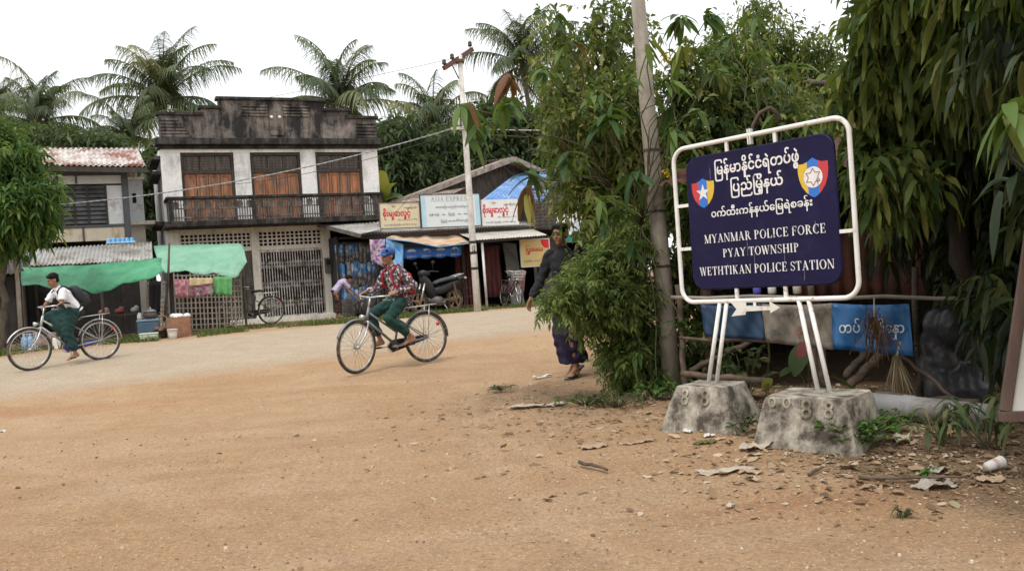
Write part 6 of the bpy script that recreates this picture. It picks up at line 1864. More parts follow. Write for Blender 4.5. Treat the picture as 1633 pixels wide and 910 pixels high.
# ================================================================== the police signboard
GPx = Pl((1.167, 6.25), (.84, -1.05))
M_NAVY = pm('navy_enamel', (.0058, .0042, .038), .5, .3, 3, (.014, .011, .052), .3, 4, bmp=.05, spec=.22)
M_PIPE = pm('white_pipe_paint', (.78, .77, .74), .5, .08, 8, (.36, .25, .16), .14, 9, bmp=.1)
def police_sign():
    pl = GPx
    a0, z1a = pl.at(1077, 330)[0], pl.at(1213, 212)[1]
    aL, aR = pl.at(1081, 360)[0], pl.at(1362, 330)[0]
    zT, zB = pl.at(1213, 212)[1], pl.at(1230, 478)[1]
    t = thing('signboard', 'navy blue police station signboard in a white pipe frame on two concrete blocks', 'signboard', pl.pt((aL + aR) / 2, .38))
    def rrect(x0, x1, y0, y1, r, n=8):
        out = []
        for cx, cy, s in ((x1 - r, y1 - r, 0), (x0 + r, y1 - r, 90), (x0 + r, y0 + r, 180), (x1 - r, y0 + r, 270)):
            for i in range(n + 1):
                a = math.radians(s + 90 * i / n); out.append((cx + r * math.cos(a), cy + r * math.sin(a)))
        return out
    rr_ = .0152
    pts = rrect(aL, aR, zB, zT, .1)
    mb = MB(); P3 = [pl.pt(x, z) for x, z in pts]; P3.append(P3[0]); P3.append(P3[1])
    mb.tube(P3, rr_, 12, cap=False); mb.build('frame', M_PIPE, t, smooth=True)
    x0, x1 = pl.at(1103, 360)[0], pl.at(1335, 330)[0]
    y0, y1 = pl.at(1220, 455)[1], pl.at(1213, 234)[1]
    mb = MB(); mb.prism(rrect(x0, x1, y0, y1, .085), lambda x, z, d: pl.pt(x, z, d), -.012, .012)
    bd = mb.build('panel', M_NAVY, t)
    mb = MB(); q = [pl.pt(x, z, 0) for x, z in rrect(x0, x1, y0, y1, .085)]; mb.tube(q + [q[0], q[1]], .0135, 6, cap=False); mb.build('panel_edge', M_NAVY, bd, smooth=True)
    for px, py, k in ((1158, 0, 'T'), (1236, 0, 'T'), (0, 328, 'L'), (0, 397, 'L'), (0, 368, 'R'), (1175, 0, 'B'), (1253, 0, 'B')):
        m = MB()
        if k == 'T': a = pl.at(px, 225)[0]; m.bar(pl.pt(a, y1 - .01, -.002), pl.pt(a, zT - .012, -.002), .022, .016, up=pl.n)
        if k == 'B': a = pl.at(px, 468)[0]; m.bar(pl.pt(a, zB + .012, -.002), pl.pt(a, y0 + .012, -.002), .022, .016, up=pl.n)
        if k == 'L': z = pl.at(1093, py)[1]; m.bar(pl.pt(aL + .012, z), pl.pt(x0 + .01, z), .022, .016, up=pl.n)
        if k == 'R': z = pl.at(1352, py)[1]; m.bar(pl.pt(x1 - .01, z), pl.pt(aR - .012, z), .022, .016, up=pl.n)
        m.build('bracket', M_PIPE, t)
    m = MB(); a = pl.at(1196, 220)[0]
    for s in (-.009, .009): m.bar(pl.pt(a + s, zT - .06, .0), pl.pt(a + s, zT + .04, .0), .007, .03, up=pl.n)
    m.build('hanger_tab', M_PIPE, t)
    # legs
    for tx, ty, bx, by in ((1148, 484, 1129, 605), (1159, 484, 1142, 605), (1274, 480, 1305, 619), (1290, 480, 1324, 619)):
        A = pl.px(tx, ty, -.0); 
        one(lambda m: m.tube([A - Vector((0, 0, -.004)), pl.px(bx, by, .0) - Vector((0, 0, .035))], .0142, 10), 'leg', M_PIPE, t, smooth=True)
    # arrow plate hanging underneath
    ar = [(0, 0), (.06, .055), (.02, .1), (.11, .085), (.115, .062), (.33, .068), (.325, .092), (.40, .06), (.33, .018), (.33, .04), (.115, .022), (.1, -.015)]
    A = pl.at(1167, 503, .012)
    o = one(lambda m: m.prism([(A[0] + x * .98, A[1] + y * .85 + x * .01) for x, y in [(0, -.005), (.045, .05), (0, .105), (.125, .1), (.125, .072), (.31, .064), (.31, .1), (.385, .05), (.31, .012), (.31, .035), (.12, .03), (.115, .005)]], lambda x, z, d: pl.pt(x, z, d), .012, .016), 'arrow_plate', pm('white_arrow_paint', (.72, .7, .64), .55, .06, 6, (.42, .36, .28), .2, 7), t)
    one(lambda m: m.bar(pl.pt(A[0] + .185, A[1] + .03, .008), pl.pt(A[0] + .185, zB, .008), .02, .006, up=pl.n), 'hanger', M_PIPE, o)
    # lettering
    M_LET = pm('cream_sign_paint', (.76, .75, .73), .6, .05, 6, (.03, .027, .07), .16, 26, (1, 1, .45), bmp=0)
    def put(vs, fs, cx, cy, w, h, layer=.014):
        c = pl.at(cx, cy, .013); m = MB()
        lay_text(m, vs, fs, lambda x, y, k: pl.pt(c[0] + x, c[1] + y, layer + .00035 * k), w, h)
        m.build('lettering', M_LET, bd)
    def wid(xa, ya, xb, yb): return pl.at(xb, yb, .013)[0] - pl.at(xa, ya, .013)[0]
    vs, fs = text_mesh("ြမန်မာနိုင်ငံရဲတပ်ဖွဲ့", .026); put(vs, fs, 1204, 262, wid(1138, 270, 1272, 250), .145)
    vs, fs = text_mesh("ြပည်ြမို့နယ်", .027); put(vs, fs, 1206, 294, wid(1165, 300, 1248, 285), .135)
    vs, fs = text_mesh("ဝက်ထီးကန်နယ်ေြမရဲစခန်း", .023); put(vs, fs, 1211, 333, wid(1131, 342, 1291, 322), .098)
    for s, cx, cy, xa, xb, h in (("MYANMAR POLICE FORCE", 1214, 373, 1118, 1310, .058), ("PYAY TOWNSHIP", 1211, 399, 1151, 1271, .056), ("WETHTIKAN POLICE STATION", 1216, 427, 1110, 1323, .058)):
        vs, fs = serif_text(s)
        if s.startswith('WETH'):      # the paint of the A in TIKAN has flaked away but for its feet
            pass
        put(vs, fs, cx, cy, wid(xa, cy + 4, xb, cy - 4), h)
    for x, ya, yb in ((1191, 376, 407), (1203, 404, 421), (1251, 404, 417), (1160, 421, 426), (1300, 352, 372), (1132, 268, 300), (1282, 420, 446)):
        q0, q1 = pl.at(x, ya, .013), pl.at(x + (yb - ya) * .05, yb, .013)
        one(lambda m: m.bar(pl.pt(q0[0], q0[1], .0128), pl.pt(q1[0], q1[1], .0128), .0016, .0008, up=pl.n), 'scratch', MATS.get('scratch_primer') or pm('scratch_primer', (.3, .29, .33), .7, .3, 40, bmp=0), bd)
    # shields
    cols = dict(r=pm('shield_red', (.52, .045, .05), .5, .08, 6, bmp=0), b=pm('shield_blue', (.03, .17, .6), .5, .08, 6, bmp=0), y=pm('shield_yellow', (.66, .45, .04), .5, .08, 6, bmp=0), w=M_LET)
    def shield(cx, cy, w, h, left, right, star):
        c = pl.at(cx, cy, .013); W, H = w / 2, h / 2
        out = []          # right half outline, top to bottom
        edge = [(0, 1.0), (.3, .84), (.62, .74), (1.0, .74), (1.0, .3), (.93, -.05), (.78, -.4), (.5, -.72), (.22, -.92), (0, -1.0)]
        def half(sg):
            k = .37
            def clip(inner):
                pts = []
                for (xa, ya), (xb, yb) in zip(edge[:-1], edge[1:]):
                    ina, inb = (xa <= k) == inner, (xb <= k) == inner
                    if ina: pts.append((xa, ya))
                    if ina != inb:
                        f = (k - xa) / (xb - xa); pts.append((k, ya + (yb - ya) * f))
                if (edge[-1][0] <= k) == inner: pts.append(edge[-1])
                return [(sg * x, y) for x, y in pts]
            return clip(True), clip(False)
        obj_t = thing_part = None
        def flat(poly, m, nm, d, par):
            return one(lambda q: q.prism([(c[0] + x * W, c[1] + y * H) for x, y in poly], lambda x, z, dd: pl.pt(x, z, dd), d, d + .0012), nm, m, par)
        for sg, m in ((-1, left), (1, right)):
            inn, outp = half(sg)
            flat(outp, cols[m], 'shield_field', .0125 + (.0002 if sg > 0 else 0), bd)
            flat(inn, cols['b'], 'shield_centre', .0127 + (.0002 if sg > 0 else 0), bd)
        if star:
            flat([((.62 if i % 2 == 0 else .25) * math.sin(i * math.pi / 5) * 1.0, .02 + (.62 if i % 2 == 0 else .25) * math.cos(i * math.pi / 5) * (W / H)) for i in range(10)], cols['w'], 'star', .0145, bd)
        else:
            rd = .62
            flat([(rd * math.cos(i * math.pi / 12), .02 + rd * math.sin(i * math.pi / 12) * W / H) for i in range(24)], cols['w'], 'roundel', .0145, bd)
            m = MB()
            st = [((.52 if i % 2 == 0 else .3) * math.sin(i * math.pi / 6) * W + c[0], (.52 if i % 2 == 0 else .3) * math.cos(i * math.pi / 6) * W + c[1] + .02 * H) for i in range(12)]
            for a, b in zip(st, st[1:] + st[:1]): m.bar(pl.pt(a[0], a[1], .0165), pl.pt(b[0], b[1], .0165), .004, .0012, up=pl.n)
            m.build('star_outline', pm('dark_red_line', (.22, .06, .07), .6, .1, 6, bmp=0), bd)
    shield(1121.5, 308, wid(1104, 312, 1139, 304), .2, 'r', 'y', True)
    shield(1297, 283, wid(1273, 290, 1321, 276), .24, 'y', 'r', False)
police_sign()
M_CBLK = stained('block_concrete', (.60, .55, .455), (.085, .07, .056), .5, 2.6, vert=1.3)
def block(label, cx, cy_, w0, w1, d0, d1, h, rot, marks, zb, seed):
    t = thing('concrete_block', label, 'concrete block', (cx, cy_, zb), rot)
    n = 9; rows = []
    rnd = np.random.default_rng(seed)
    me_v = []; mb = MB()
    def ring(z):
        f = z / h; w = w0 + (w1 - w0) * f; d = d0 + (d1 - d0) * f; pts = []
        cr = .035
        for (sx, sy) in ((-1, -1), (1, -1), (1, 1), (-1, 1)):
            nx = 14
            ax, ay = sx * w / 2, sy * d / 2
            nxs, nys = {(-1, -1): (1, -1), (1, -1): (1, 1), (1, 1): (-1, 1), (-1, 1): (-1, -1)}[(sx, sy)]
            for i in range(nx):
                q = i / nx; bx, by = nxs * w / 2, nys * d / 2
                x, y = ax + (bx - ax) * q, ay + (by - ay) * q
                k = 1 - .035 * math.exp(-min(q, 1 - q) * 14)
                x *= k; y *= k
                wv = (vnoise(np.array([x * 9 + seed]), np.array([y * 9 + z * 11]), 5)[0] - .5) * .022
                r = math.hypot(x, y); x += x / r * wv; y += y / r * wv
                pts.append(Vector((x, y, z)))
        return pts
    zs = [-.08, 0, h * .2, h * .4, h * .6, h * .8, h * .93, h * .985]
    rings = [ring(z) for z in zs]
    top = [Vector((p.x * .965, p.y * .965, h)) for p in rings[-1]]; rings.append(top)
    top2 = [Vector((p.x * .5, p.y * .5, h + .004)) for p in rings[-1]]; rings.append(top2)
    mb.loft(rings); mb.build('body', M_CBLK, t, local=True)
    m = MB()
    sl = math.atan2((d0 - d1) / 2, h)
    for s, x, z, w, hh in marks:
        vs, fs = text_mesh(s, .015)
        lay_text(m, vs, fs, lambda a, b, k: Vector((x + a, -(d0 / 2 + (d1 - d0) / 2 * ((z + b) / h)) - .0095 - .0004 * k, z + b)), w, hh)
    m.build('lettering', MATS.get('faded_numeral') or stained('faded_numeral', (.62, .57, .44), (.13, .11, .085), .4, 2.6, vert=1.3), t, local=True)
rot_s = math.atan2(-1.05, .84)
pb1 = GPx.pt(GPx.at(1136, 605)[0], 0); pb2 = GPx.pt(GPx.at(1314, 619)[0], 0)
def on_plane_z(px, py): return GPx.at(px, py)[1]
BH1 = on_plane_z(1136, 604); BH2 = on_plane_z(1314, 618)
block('pale concrete block under the far pair of sign legs, with rounded yellow numerals', pb1.x - .02, pb1.y - .04, .55, .36, .47, .33, BH1 - .125, rot_s + .2, [("8", -.1, .2, .055, .11), ("8", .05, .2, .06, .11)], .1, 3)
block('rough grey concrete block under the near pair of sign legs', pb2.x - .05, pb2.y - .03, .62, .5, .55, .44, BH2 - .13, rot_s + .2, [("၀", -.19, .22, .05, .06), ("၀", -.1, .22, .05, .06), ("8", .02, .19, .065, .11), ("8", .15, .19, .055, .1)], .105, 9)

# ------------------------------------------------------------------ what lies behind the sign
M_LOG = pm('grey_brown_pole', (.13, .09, .065), .85, .35, 7, (.05, .04, .03), .5, 6, bmp=.3)
def pole_at(p, q, r0, r1, label, mat=None, name='wooden_pole', cat='pole', n=10, wob=.012):
    rnd = random.Random(label); p, q = Vector(p), Vector(q); pts = []
    for i in range(8):
        u = i / 7; a = p.lerp(q, u); a += Vector((rnd.uniform(-1, 1), rnd.uniform(-1, 1), rnd.uniform(-1, 1))) * wob; pts.append(a)
    return tag(MB().tube(pts, [r0 + (r1 - r0) * i / 7 for i in range(8)], n).build(name, mat or M_LOG, smooth=True), label, cat)
pole_at(P(1070, 474, 7.6), P(1585, 475, 6.0), .017, .015, 'upper bamboo rail above the blue banner', M_BAMB, 'fence_rail', 'rail')
pole_at(P(1085, 540, 7.55), P(1480, 550, 6.25), .014, .012, 'thin brown rail crossing over the blue banner', M_LOG, 'fence_rail', 'rail')
pole_at(P(1086, 596, 7.4), P(1230, 608, 6.9), .026, .026, 'short pole lying on the ground behind the pale concrete block', M_LOG)
pole_at(P(1395, 632, 5.9), P(1560, 643, 5.5), .035, .03, 'brown pole lying on top of the grey pipe', M_LOG)
pole_at(P(1100, 590, 7.9), P(1215, 535, 8.1), .026, .022, 'dark pole slanting up behind the sign legs', M_LOG)
pole_at(P(1338, 635, 6.9), P(1412, 556, 7.2), .04, .034, 'thick dark log leaning behind the near sign legs', M_LOG)
pole_at(P(1350, 600, 7.2), P(1384, 552, 7.3), .034, .03, 'short dark log leaning left of the thick one', M_LOG)
pole_at(P(1433, 566, 6.3), P(1540, 648, 5.7), .013, .011, 'thin stick slanting down from the banner corner', M_LOG)
for px, d, lab in ((1085, 7.65, 'dark fence post behind the far side of the sign'), (1462, 6.6, 'dark fence post beside the end of the blue banner'), (1295, 7.0, 'dark fence post hidden behind the middle of the sign')):
    b = on_ground(px, d); pole_at(b - Vector((0, 0, .1)), Vector((b.x, b.y, b.z + 1.0)), .028, .024, lab, M_LOG, 'fence_post', 'post')
b0, b1 = P(1398, 652, 5.75), P(1560, 668, 5.35)
dirp = (b1 - b0)
def pipe():
    c0, c1 = b0 - dirp * .15, b1 + dirp * .25
    for c in (c0, c1): c.z = zg(c.x, c.y) + .075
    mb = MB(); n = 20; ax = (c1 - c0).normalized(); x = ax.orthogonal().normalized(); y = ax.cross(x)
    R_ = lambda c, r: [c + x * r * math.cos(2 * math.pi * k / n) + y * r * math.sin(2 * math.pi * k / n) for k in range(n)]
    mb.loft([R_(c0, .066), R_(c0, .08), R_(c0.lerp(c1, .3), .08), R_(c0.lerp(c1, .31), .086), R_(c0.lerp(c1, .38), .086), R_(c0.lerp(c1, .39), .08), R_(c1, .08), R_(c1, .066), R_(c1 - ax * .3, .066)], cap=False)
    o = mb.build('pipe', pm('grey_pipe', (.27, .265, .26), .6, .15, 5, (.14, .12, .1), .45, 4), smooth=True)
    tag(o, 'thick grey plastic pipe lying on the ground beside the near concrete block', 'pipe')
pipe()
# banner of two vinyls strung on the rails
def banner(label, pts, d, mat, text=None, name='banner', group=None):
    nx, ny = 18, 8
    d0, d1 = d
    g = []
    for j in range(ny + 1):
        row = []
        for i in range(nx + 1):
            u, v = i / nx, j / ny
            x = (pts[0][0] * (1 - u) + pts[1][0] * u) * (1 - v) + (pts[3][0] * (1 - u) + pts[2][0] * u) * v
            y = (pts[0][1] * (1 - u) + pts[1][1] * u) * (1 - v) + (pts[3][1] * (1 - u) + pts[2][1] * u) * v + 2.5 * math.sin(u * 3.14) * (1 - v)
            row.append(P(x, y, d0 + (d1 - d0) * u + .018 * math.sin(u * 14 + v * 4) + .01 * math.sin(u * 31 - v * 11)))
        g.append(row)
    t = thing(name, label, 'banner', g[ny][nx // 2])
    MB().sheet(g, .003).build('sheet', mat, t, smooth=True)
    if text:
        for s, cx, cy, w, h, m_, off in text:
            vs, fs = text_mesh(s, off); mb = MB()
            xs = [q[0] for q in vs]; ys = [q[1] for q in vs]; X0, X1, Y0, Y1 = min(xs), max(xs), min(ys), max(ys)
            pv = []
            for a, b, k in vs:
                px = cx + (a - (X0 + X1) / 2) / (X1 - X0) * w; py = cy - (b - (Y0 + Y1) / 2) / (Y1 - Y0) * h
                u = (px - pts[0][0]) / (pts[1][0] - pts[0][0]); v = (py - pts[0][1]) / (pts[3][1] - pts[0][1])
                pv.append(P(px, py, d0 + (d1 - d0) * u + .018 * math.sin(u * 14 + v * 4) + .01 * math.sin(u * 31 - v * 11) - .008 - .0004 * k))
            mb.add(pv, fs); mb.build('lettering', m_, t)
    return t
M_BVIN = pm('bright_blue_vinyl', (.022, .12, .30), .4, .25, 3)
M_DBVIN = pm('dark_blue_vinyl', (.012, .04, .085), .45, .25, 3)
M_GVIN = pm('dirty_cream_vinyl', (.22, .19, .15), .5, .2, 4, (.1, .085, .07), .45, 4)
M_LETB = pm('pale_banner_lettering', (.62, .66, .68), .6, .05, 6, bmp=0)
banner('bright blue vinyl banner with white script strung behind the near sign legs', [(1326, 483), (1450, 484), (1457, 568), (1329, 556)], (6.45, 6.05), M_BVIN, [("တပ်   သိေနှာ", 1390, 524, 104, 34, M_LETB, .012)])
banner('dirty cream vinyl banner with faded script strung beneath the sign', [(1214, 484), (1327, 483), (1330, 558), (1222, 545)], (6.85, 6.5), M_GVIN, [("ရန်ကုန်မန္တေလး", 1268, 500, 76, 12, M_INK, .01), ("ရွှေြပည်", 1242, 528, 30, 14, M_INK, .01), ("လိုင်း", 1278, 530, 26, 20, pm('brown_lettering', (.2, .06, .04), .6, .1, 5, bmp=0), .02)])
banner('dark blue vinyl banner strung behind the far sign legs', [(1117, 485), (1213, 484), (1221, 543), (1124, 536)], (7.25, 6.9), M_DBVIN)
# rusty shed behind
def back_shed():
    t = thing('shed', 'dark open shed with a rust brown sheet under the trees behind the sign', 'shed', on_ground(1330, 7.6))
    M_RS = pm('rust_brown_sheet', (.12, .04, .02), .8, .35, 3, (.05, .03, .025), .5, 2.5)
    a, b = on_ground(1128, 8.2), on_ground(1950, 6.7)
    u = (b - a).normalized(); n = Vector((-u.y, u.x, 0)); L = (b - a).length
    zt = P(1330, 258, 7.6).z
    up = lambda p, z: Vector((p.x, p.y, z))
    one(lambda m: corrugated(m, up(a - u * .2 + n * 3.2, zt + .8), up(b + n * 3.2, zt + .8), up(b - n * .75, zt - .1), up(a - u * .2 - n * .75, zt - .1), 44, .018), 'roof', M_RS, t, smooth=True)  # roof edge brought forward to throw shade behind the sign
    one(lambda m: corrugated(m, up(a + n * 3, zt + .7), up(b + n * 3, zt + .7), up(b + n * 3, -.1), up(a + n * 3, -.1), 40, .015), 'back_wall', M_INT, t, smooth=True)
    one(lambda m: corrugated(m, up(a, zt - .05), up(a + n * 3, zt + .7), up(a + n * 3, -.1), up(a, -.1), 20, .015), 'side_wall', M_INT, t, smooth=True)
    one(lambda m: corrugated(m, up(b, zt - .05), up(b + n * 3, zt + .7), up(b + n * 3, -.1), up(b, -.1), 20, .015), 'side_wall', M_INT, t, smooth=True)
    m = MB()
    for k in range(5): p = a + u * L * k / 4; m.tube([up(p, -.05), up(p, zt - .06)], .05, 8)
    m.apart('post', M_LOG, t)
    one(lambda m: corrugated(m, P(1275, 372, 7.75), P(1470, 366, 7.4), P(1475, 474, 7.4), P(1278, 474, 7.75), 9, .02), 'rusty_sheet', M_RS, t, smooth=True)
back_shed()
def rubbish():
    # grey sacking heap
    rnd = random.Random(3); c = P(1520, 545, 6.2); mb = MB()
    for i in range(11): mb.ball(c + Vector((rnd.uniform(-.13, .13), rnd.uniform(-.1, .1), rnd.uniform(-.3, .18))), (.1, .09, .13))
    for i in range(4): mb.ball(Vector((c.x - .1 + .07 * i, c.y, zg(c.x, c.y) + .12)), (.12, .12, .16))
    o = remesh(mb, 'plastic_sheeting', pm('grey_plastic_sheeting', (.045, .045, .048), .4, .3, 7, (.16, .16, .16), .25, 5), None, .014, 2, disp=.004)
    tag(o, 'crumpled heap of grey plastic sheeting under the dark tree beside the pipe', 'sheeting')
    # straw broom head hanging
    t = thing('straw_bundle', 'dry straw bundle hanging below the blue banner', 'straw', P(1432, 570, 6.0))
    rg = np.random.default_rng(5); top = P(1430, 568, 6.0); n = 260
    L_ = Leaves(); pos = np.array(top)[None] + rg.normal(0, .008, (n, 3))
    dr = np.stack([rg.normal(0, .17, n), rg.normal(0, .17, n), -np.ones(n)], 1)
    L_.add(*leaf_arrays(pos, dr, rg.uniform(.2, .34, n), np.full(n, .007), rg.uniform(0, 1, n), 2, .0, .1, rng=rg)); L_.build('straw', leafmat('dry_straw', [(0, (.17, .12, .07)), (1, (.38, .3, .19))], .1), t)
    one(lambda m: m.tube([P(1436, 545, 6.02), top], .008, 6), 'cord', M_BAMB, t)
    t = thing('straw_bundle', 'brown dried roots hanging over the script of the blue banner', 'roots', P(1392, 520, 5.95)); n = 120; top = P(1394, 505, 5.97)
    L_ = Leaves(); pos = np.array(top)[None] + rg.normal(0, .03, (n, 3)); dr = np.stack([rg.normal(0, .35, n), rg.normal(0, .25, n), -np.ones(n)], 1)
    L_.add(*leaf_arrays(pos, dr, rg.uniform(.1, .34, n), np.full(n, .006), rg.uniform(0, 1, n), 3, .0, .1, wav=.6, rng=rg)); L_.build('roots', leafmat('dry_roots', [(0, (.09, .045, .025)), (1, (.2, .12, .06))], .1), t)
    one(lambda m: m.tube([P(1394, 475, 6.2), top], .005, 5), 'cord', M_BAMB, t)
    # small bright plastic things on the rail behind the panel
    for i, (x, y, m, lab) in enumerate(((1208, 463, pm('violet_plastic', (.12, .12, .5), .4, .2, 9), 'violet plastic bottle on the rail beneath the sign panel'), (1232, 462, M_WHITE, 'white plastic bottle on the rail beneath the sign panel'), (1272, 463, pm('beige_plastic', (.5, .42, .33), .4, .2, 9), 'beige plastic bottle on the rail beneath the sign panel'))):
        p = P(x, y + 8, 7.25 - .012 * (x - 1200) * .3); p = P(x, 474, 7.6 - 1.6 * (x - 1070) / 515); p.z += .026
        t = thing('bottle', lab, 'bottle', p)
        one(lambda q: q.loft([[p + Vector((r * math.cos(k * .628), r * math.sin(k * .628), z)) for k in range(10)] for r, z in ((.025, 0), (.034, .01), (.034, .08), (.015, .105), (.015, .12))]), 'body', m, t, smooth=True)
        one(lambda q: q.tube([p + Vector((0, 0, .121)), p + Vector((0, 0, .135))], .017, 8), 'cap', M_BLUE, t)
    # wire arch of a thick vine above the sign
rubbish()
# white-faced board at the right-hand edge
def board():
    A, Bp = P(1640, 395, 4.3), P(1603, 655, 4.3)
    t = thing('notice_board', 'leaning white board in a brown timber frame under the drooping mast tree', 'board', P(1640, 660, 4.3))
    u = Vector((.94, -.34, 0)); n = Vector((-.34, -.94, 0))
    dn = (Bp - A)
    one(lambda m: m.bar(A - dn * .25, Bp, .05, .045, up=n), 'post', pm('brown_timber', (.115, .075, .06), .8, .3, 6, stretch=(3, 3, .5)), t, bevel=.004)
    q0 = A - dn * .2 + u * .028; q1 = Bp + u * .028
    one(lambda m: m.hexa([q0 + n * .0, q1 + n * 0, q1 + u * 1.2, q0 + u * 1.2], [p - n * .012 for p in (q0, q1, q1 + u * 1.2, q0 + u * 1.2)]), 'panel', M_WHITE, t)
    one(lambda m: m.bar(Bp - u * .03 - Vector((0, 0, .025)), Bp + u * 1.25 - Vector((0, 0, .025)), .05, .05, up=n), 'bottom_rail', MATS['brown_timber'], t, bevel=.004)
    g = Bp + u * .05
    one(lambda m: m.bar(Bp + u * .1 - Vector((0, 0, .05)), Vector((Bp.x + u.x * .1, Bp.y + u.y * .1, zg(Bp.x, Bp.y) - .05)), .04, .04), 'leg', MATS['brown_timber'], t)
board()
# ================================================================== VEGETATION
def rng_(s): return np.random.default_rng(s)
Rn, Un, Fn = np.array(Rv), np.array(Uv), np.array(Fw)
def blob_twigs(blobs, rg, shell=.45, out=.8, down=.35):
    """points and outward directions spread through ellipsoids (px, py, depth, rx px, ry px, depth radius m, count)"""
    pp, dd = [], []
    for px, py, d, rx, ry, rd, n in blobs:
        c = np.array(P(px, py, d)); v = nrm(rg.normal(0, 1, (n, 3))); r = rg.uniform(0, 1, n) ** shell
        off = v * r[:, None]
        # clumps: pull points towards a few random centres for an uneven outline
        k = max(3, n // 40); cc = nrm(rg.normal(0, 1, (k, 3))) * (rg.uniform(.35, 1.05, k) ** .6)[:, None]
        a = rg.integers(0, k, n); off = off * .58 + (cc[a] + rg.normal(0, .15, (n, 3))) * .42 * 1.15
        p = c + np.outer(off[:, 0], Rn) * (rx / F * d) + np.outer(off[:, 1], Un) * (ry / F * d) + np.outer(off[:, 2], Fn) * rd
        dr = nrm(np.outer(v[:, 0], Rn) + np.outer(v[:, 1], Un) + np.outer(v[:, 2], Fn)) * out + rg.normal(0, .5, (n, 3)); dr[:, 2] -= down
        pp.append(p); dd.append(nrm(dr))
    return np.concatenate(pp), np.concatenate(dd)
def twig_leaves(LV, p, d, rg, k, tl, L, W, spread=.9, down=.2, seg=3, droop=.4, fold=.3, wav=0., tint=(0, 1), prof='lance', compound=0, roll=.5):
    """k leaves along each twig; compound > 0 makes each one a feather of that many leaflet pairs"""
    n = len(p); tt = rg.uniform(*tint, n)
    for i in range(k):
        f = (i + .6) / k
        rad = rg.normal(0, 1, (n, 3)); rad -= d * np.sum(rad * d, 1, keepdims=True); rad = nrm(rad)
        dirs = d * (.35 + .65 * (i == k - 1)) + rad * spread * (1 - .6 * (i == k - 1)); dirs[:, 2] -= down; dirs = nrm(dirs)
        pos = p + d * (tl * f) * 1.0; pos = pos.copy(); pos[:, 2] -= .25 * tl * f * f
        ll = rg.uniform(.7, 1.25, n)
        ti = np.clip(tt + rg.normal(0, .13, n), 0, 1)
        if not compound:
            LV.add(*leaf_arrays(pos, dirs, L * ll, W * ll * rg.uniform(.85, 1.15, n), ti, seg, droop, fold, wav, prof, rg, roll))
        else:
            up = np.tile(np.array([0, 0, 1.]), (n, 1)) + rg.normal(0, .4, (n, 3)); S = nrm(np.cross(dirs, up))
            RL = L * compound * .42
            for q in range(compound):
                g = (q + .8) / compound
                bp = pos + dirs * (RL * g * ll)[:, None]; bp = bp.copy(); bp[:, 2] -= .25 * RL * g * g * ll
                for sg in (-1, 1):
                    ld = nrm(S * sg * .85 + dirs * .55 + rg.normal(0, .12, (n, 3)) + np.array([0, 0, -.18]))
                    sz = L * ll * (1 - .35 * abs(g - .45))
                    LV.add(*leaf_arrays(bp, ld, sz, W * ll, np.clip(ti + rg.normal(0, .05, n), 0, 1), seg, droop, fold, wav, prof, rg, roll))
            LV.add(*leaf_arrays(pos + dirs * (RL * ll)[:, None], dirs, L * ll, W * ll, ti, seg, droop, fold, wav, prof, rg, roll))
M_BARK = pm('grey_bark', (.12, .095, .07), .9, .35, 6, (.06, .05, .04), .5, 5, (2, 2, .6), bmp=.5, bdist=.02)
M_BARKD = pm('dark_bark', (.045, .035, .028), .9, .35, 6, stretch=(2, 2, .6), bmp=.5, bdist=.02)
M_TWIG = pm('green_twig', (.09, .085, .04), .8, .3, 6)
def limb(mb, a, b, r0, r1, rnd, n=7, sag=.0, wob=.06, seg=8):
    a, b = Vector(a), Vector(b); L = (b - a).length; pts = []
    for i in range(n):
        u = i / (n - 1); p = a.lerp(b, u) + Vector((rnd.uniform(-1, 1), rnd.uniform(-1, 1), rnd.uniform(-.5, .5))) * (wob * L * math.sin(math.pi * u) * .5); p.z += sag * L * math.sin(math.pi * u); pts.append(p)
    mb.tube(pts, [r0 + (r1 - r0) * i / (n - 1) for i in range(n)], seg)
    return pts
def tree(name, label, cat, base, fork, blobs, leaf, mat, r0, seed, group=None, bark=None, twig_frac=.12, shell=.45, out=.8, down=.35, extra=None):
    rnd = random.Random(seed); rg = rng_(seed)
    t = thing(name, label, cat, base, group=group)
    tr = MB(); b = Vector(base); f = Vector(fork)
    limb(tr, b - Vector((0, 0, .15)), f, r0, r0 * .62, rnd, 8, wob=.12)
    tr.build('trunk', bark or M_BARK, t, smooth=True)
    br = MB()
    for bl in blobs:
        c = P(bl[0], bl[1], bl[2]); pts = limb(br, f.lerp(b, rnd.uniform(0, .25)), c, r0 * .5, r0 * .12, rnd, 7, .06)
    p, d = blob_twigs(blobs, rg, shell, out, down)
    idx = rg.choice(len(p), max(4, int(len(p) * twig_frac)), replace=False)
    k0 = 0; owners = np.concatenate([np.full(bl[6], i) for i, bl in enumerate(blobs)])
    for i in idx:
        bl = blobs[owners[i]]; c = P(bl[0], bl[1], bl[2]); q = Vector(p[i])
        limb(br, c.lerp(q, .1), q, r0 * .1, r0 * .03, rnd, 5, .03, seg=5)
    br.build('branches', bark or M_BARK, t, smooth=True)
    LV = Leaves(); twig_leaves(LV, p, d, rg, **leaf)
    if extra: extra(LV, rg)
    LV.build('crown', mat, t)
    return t

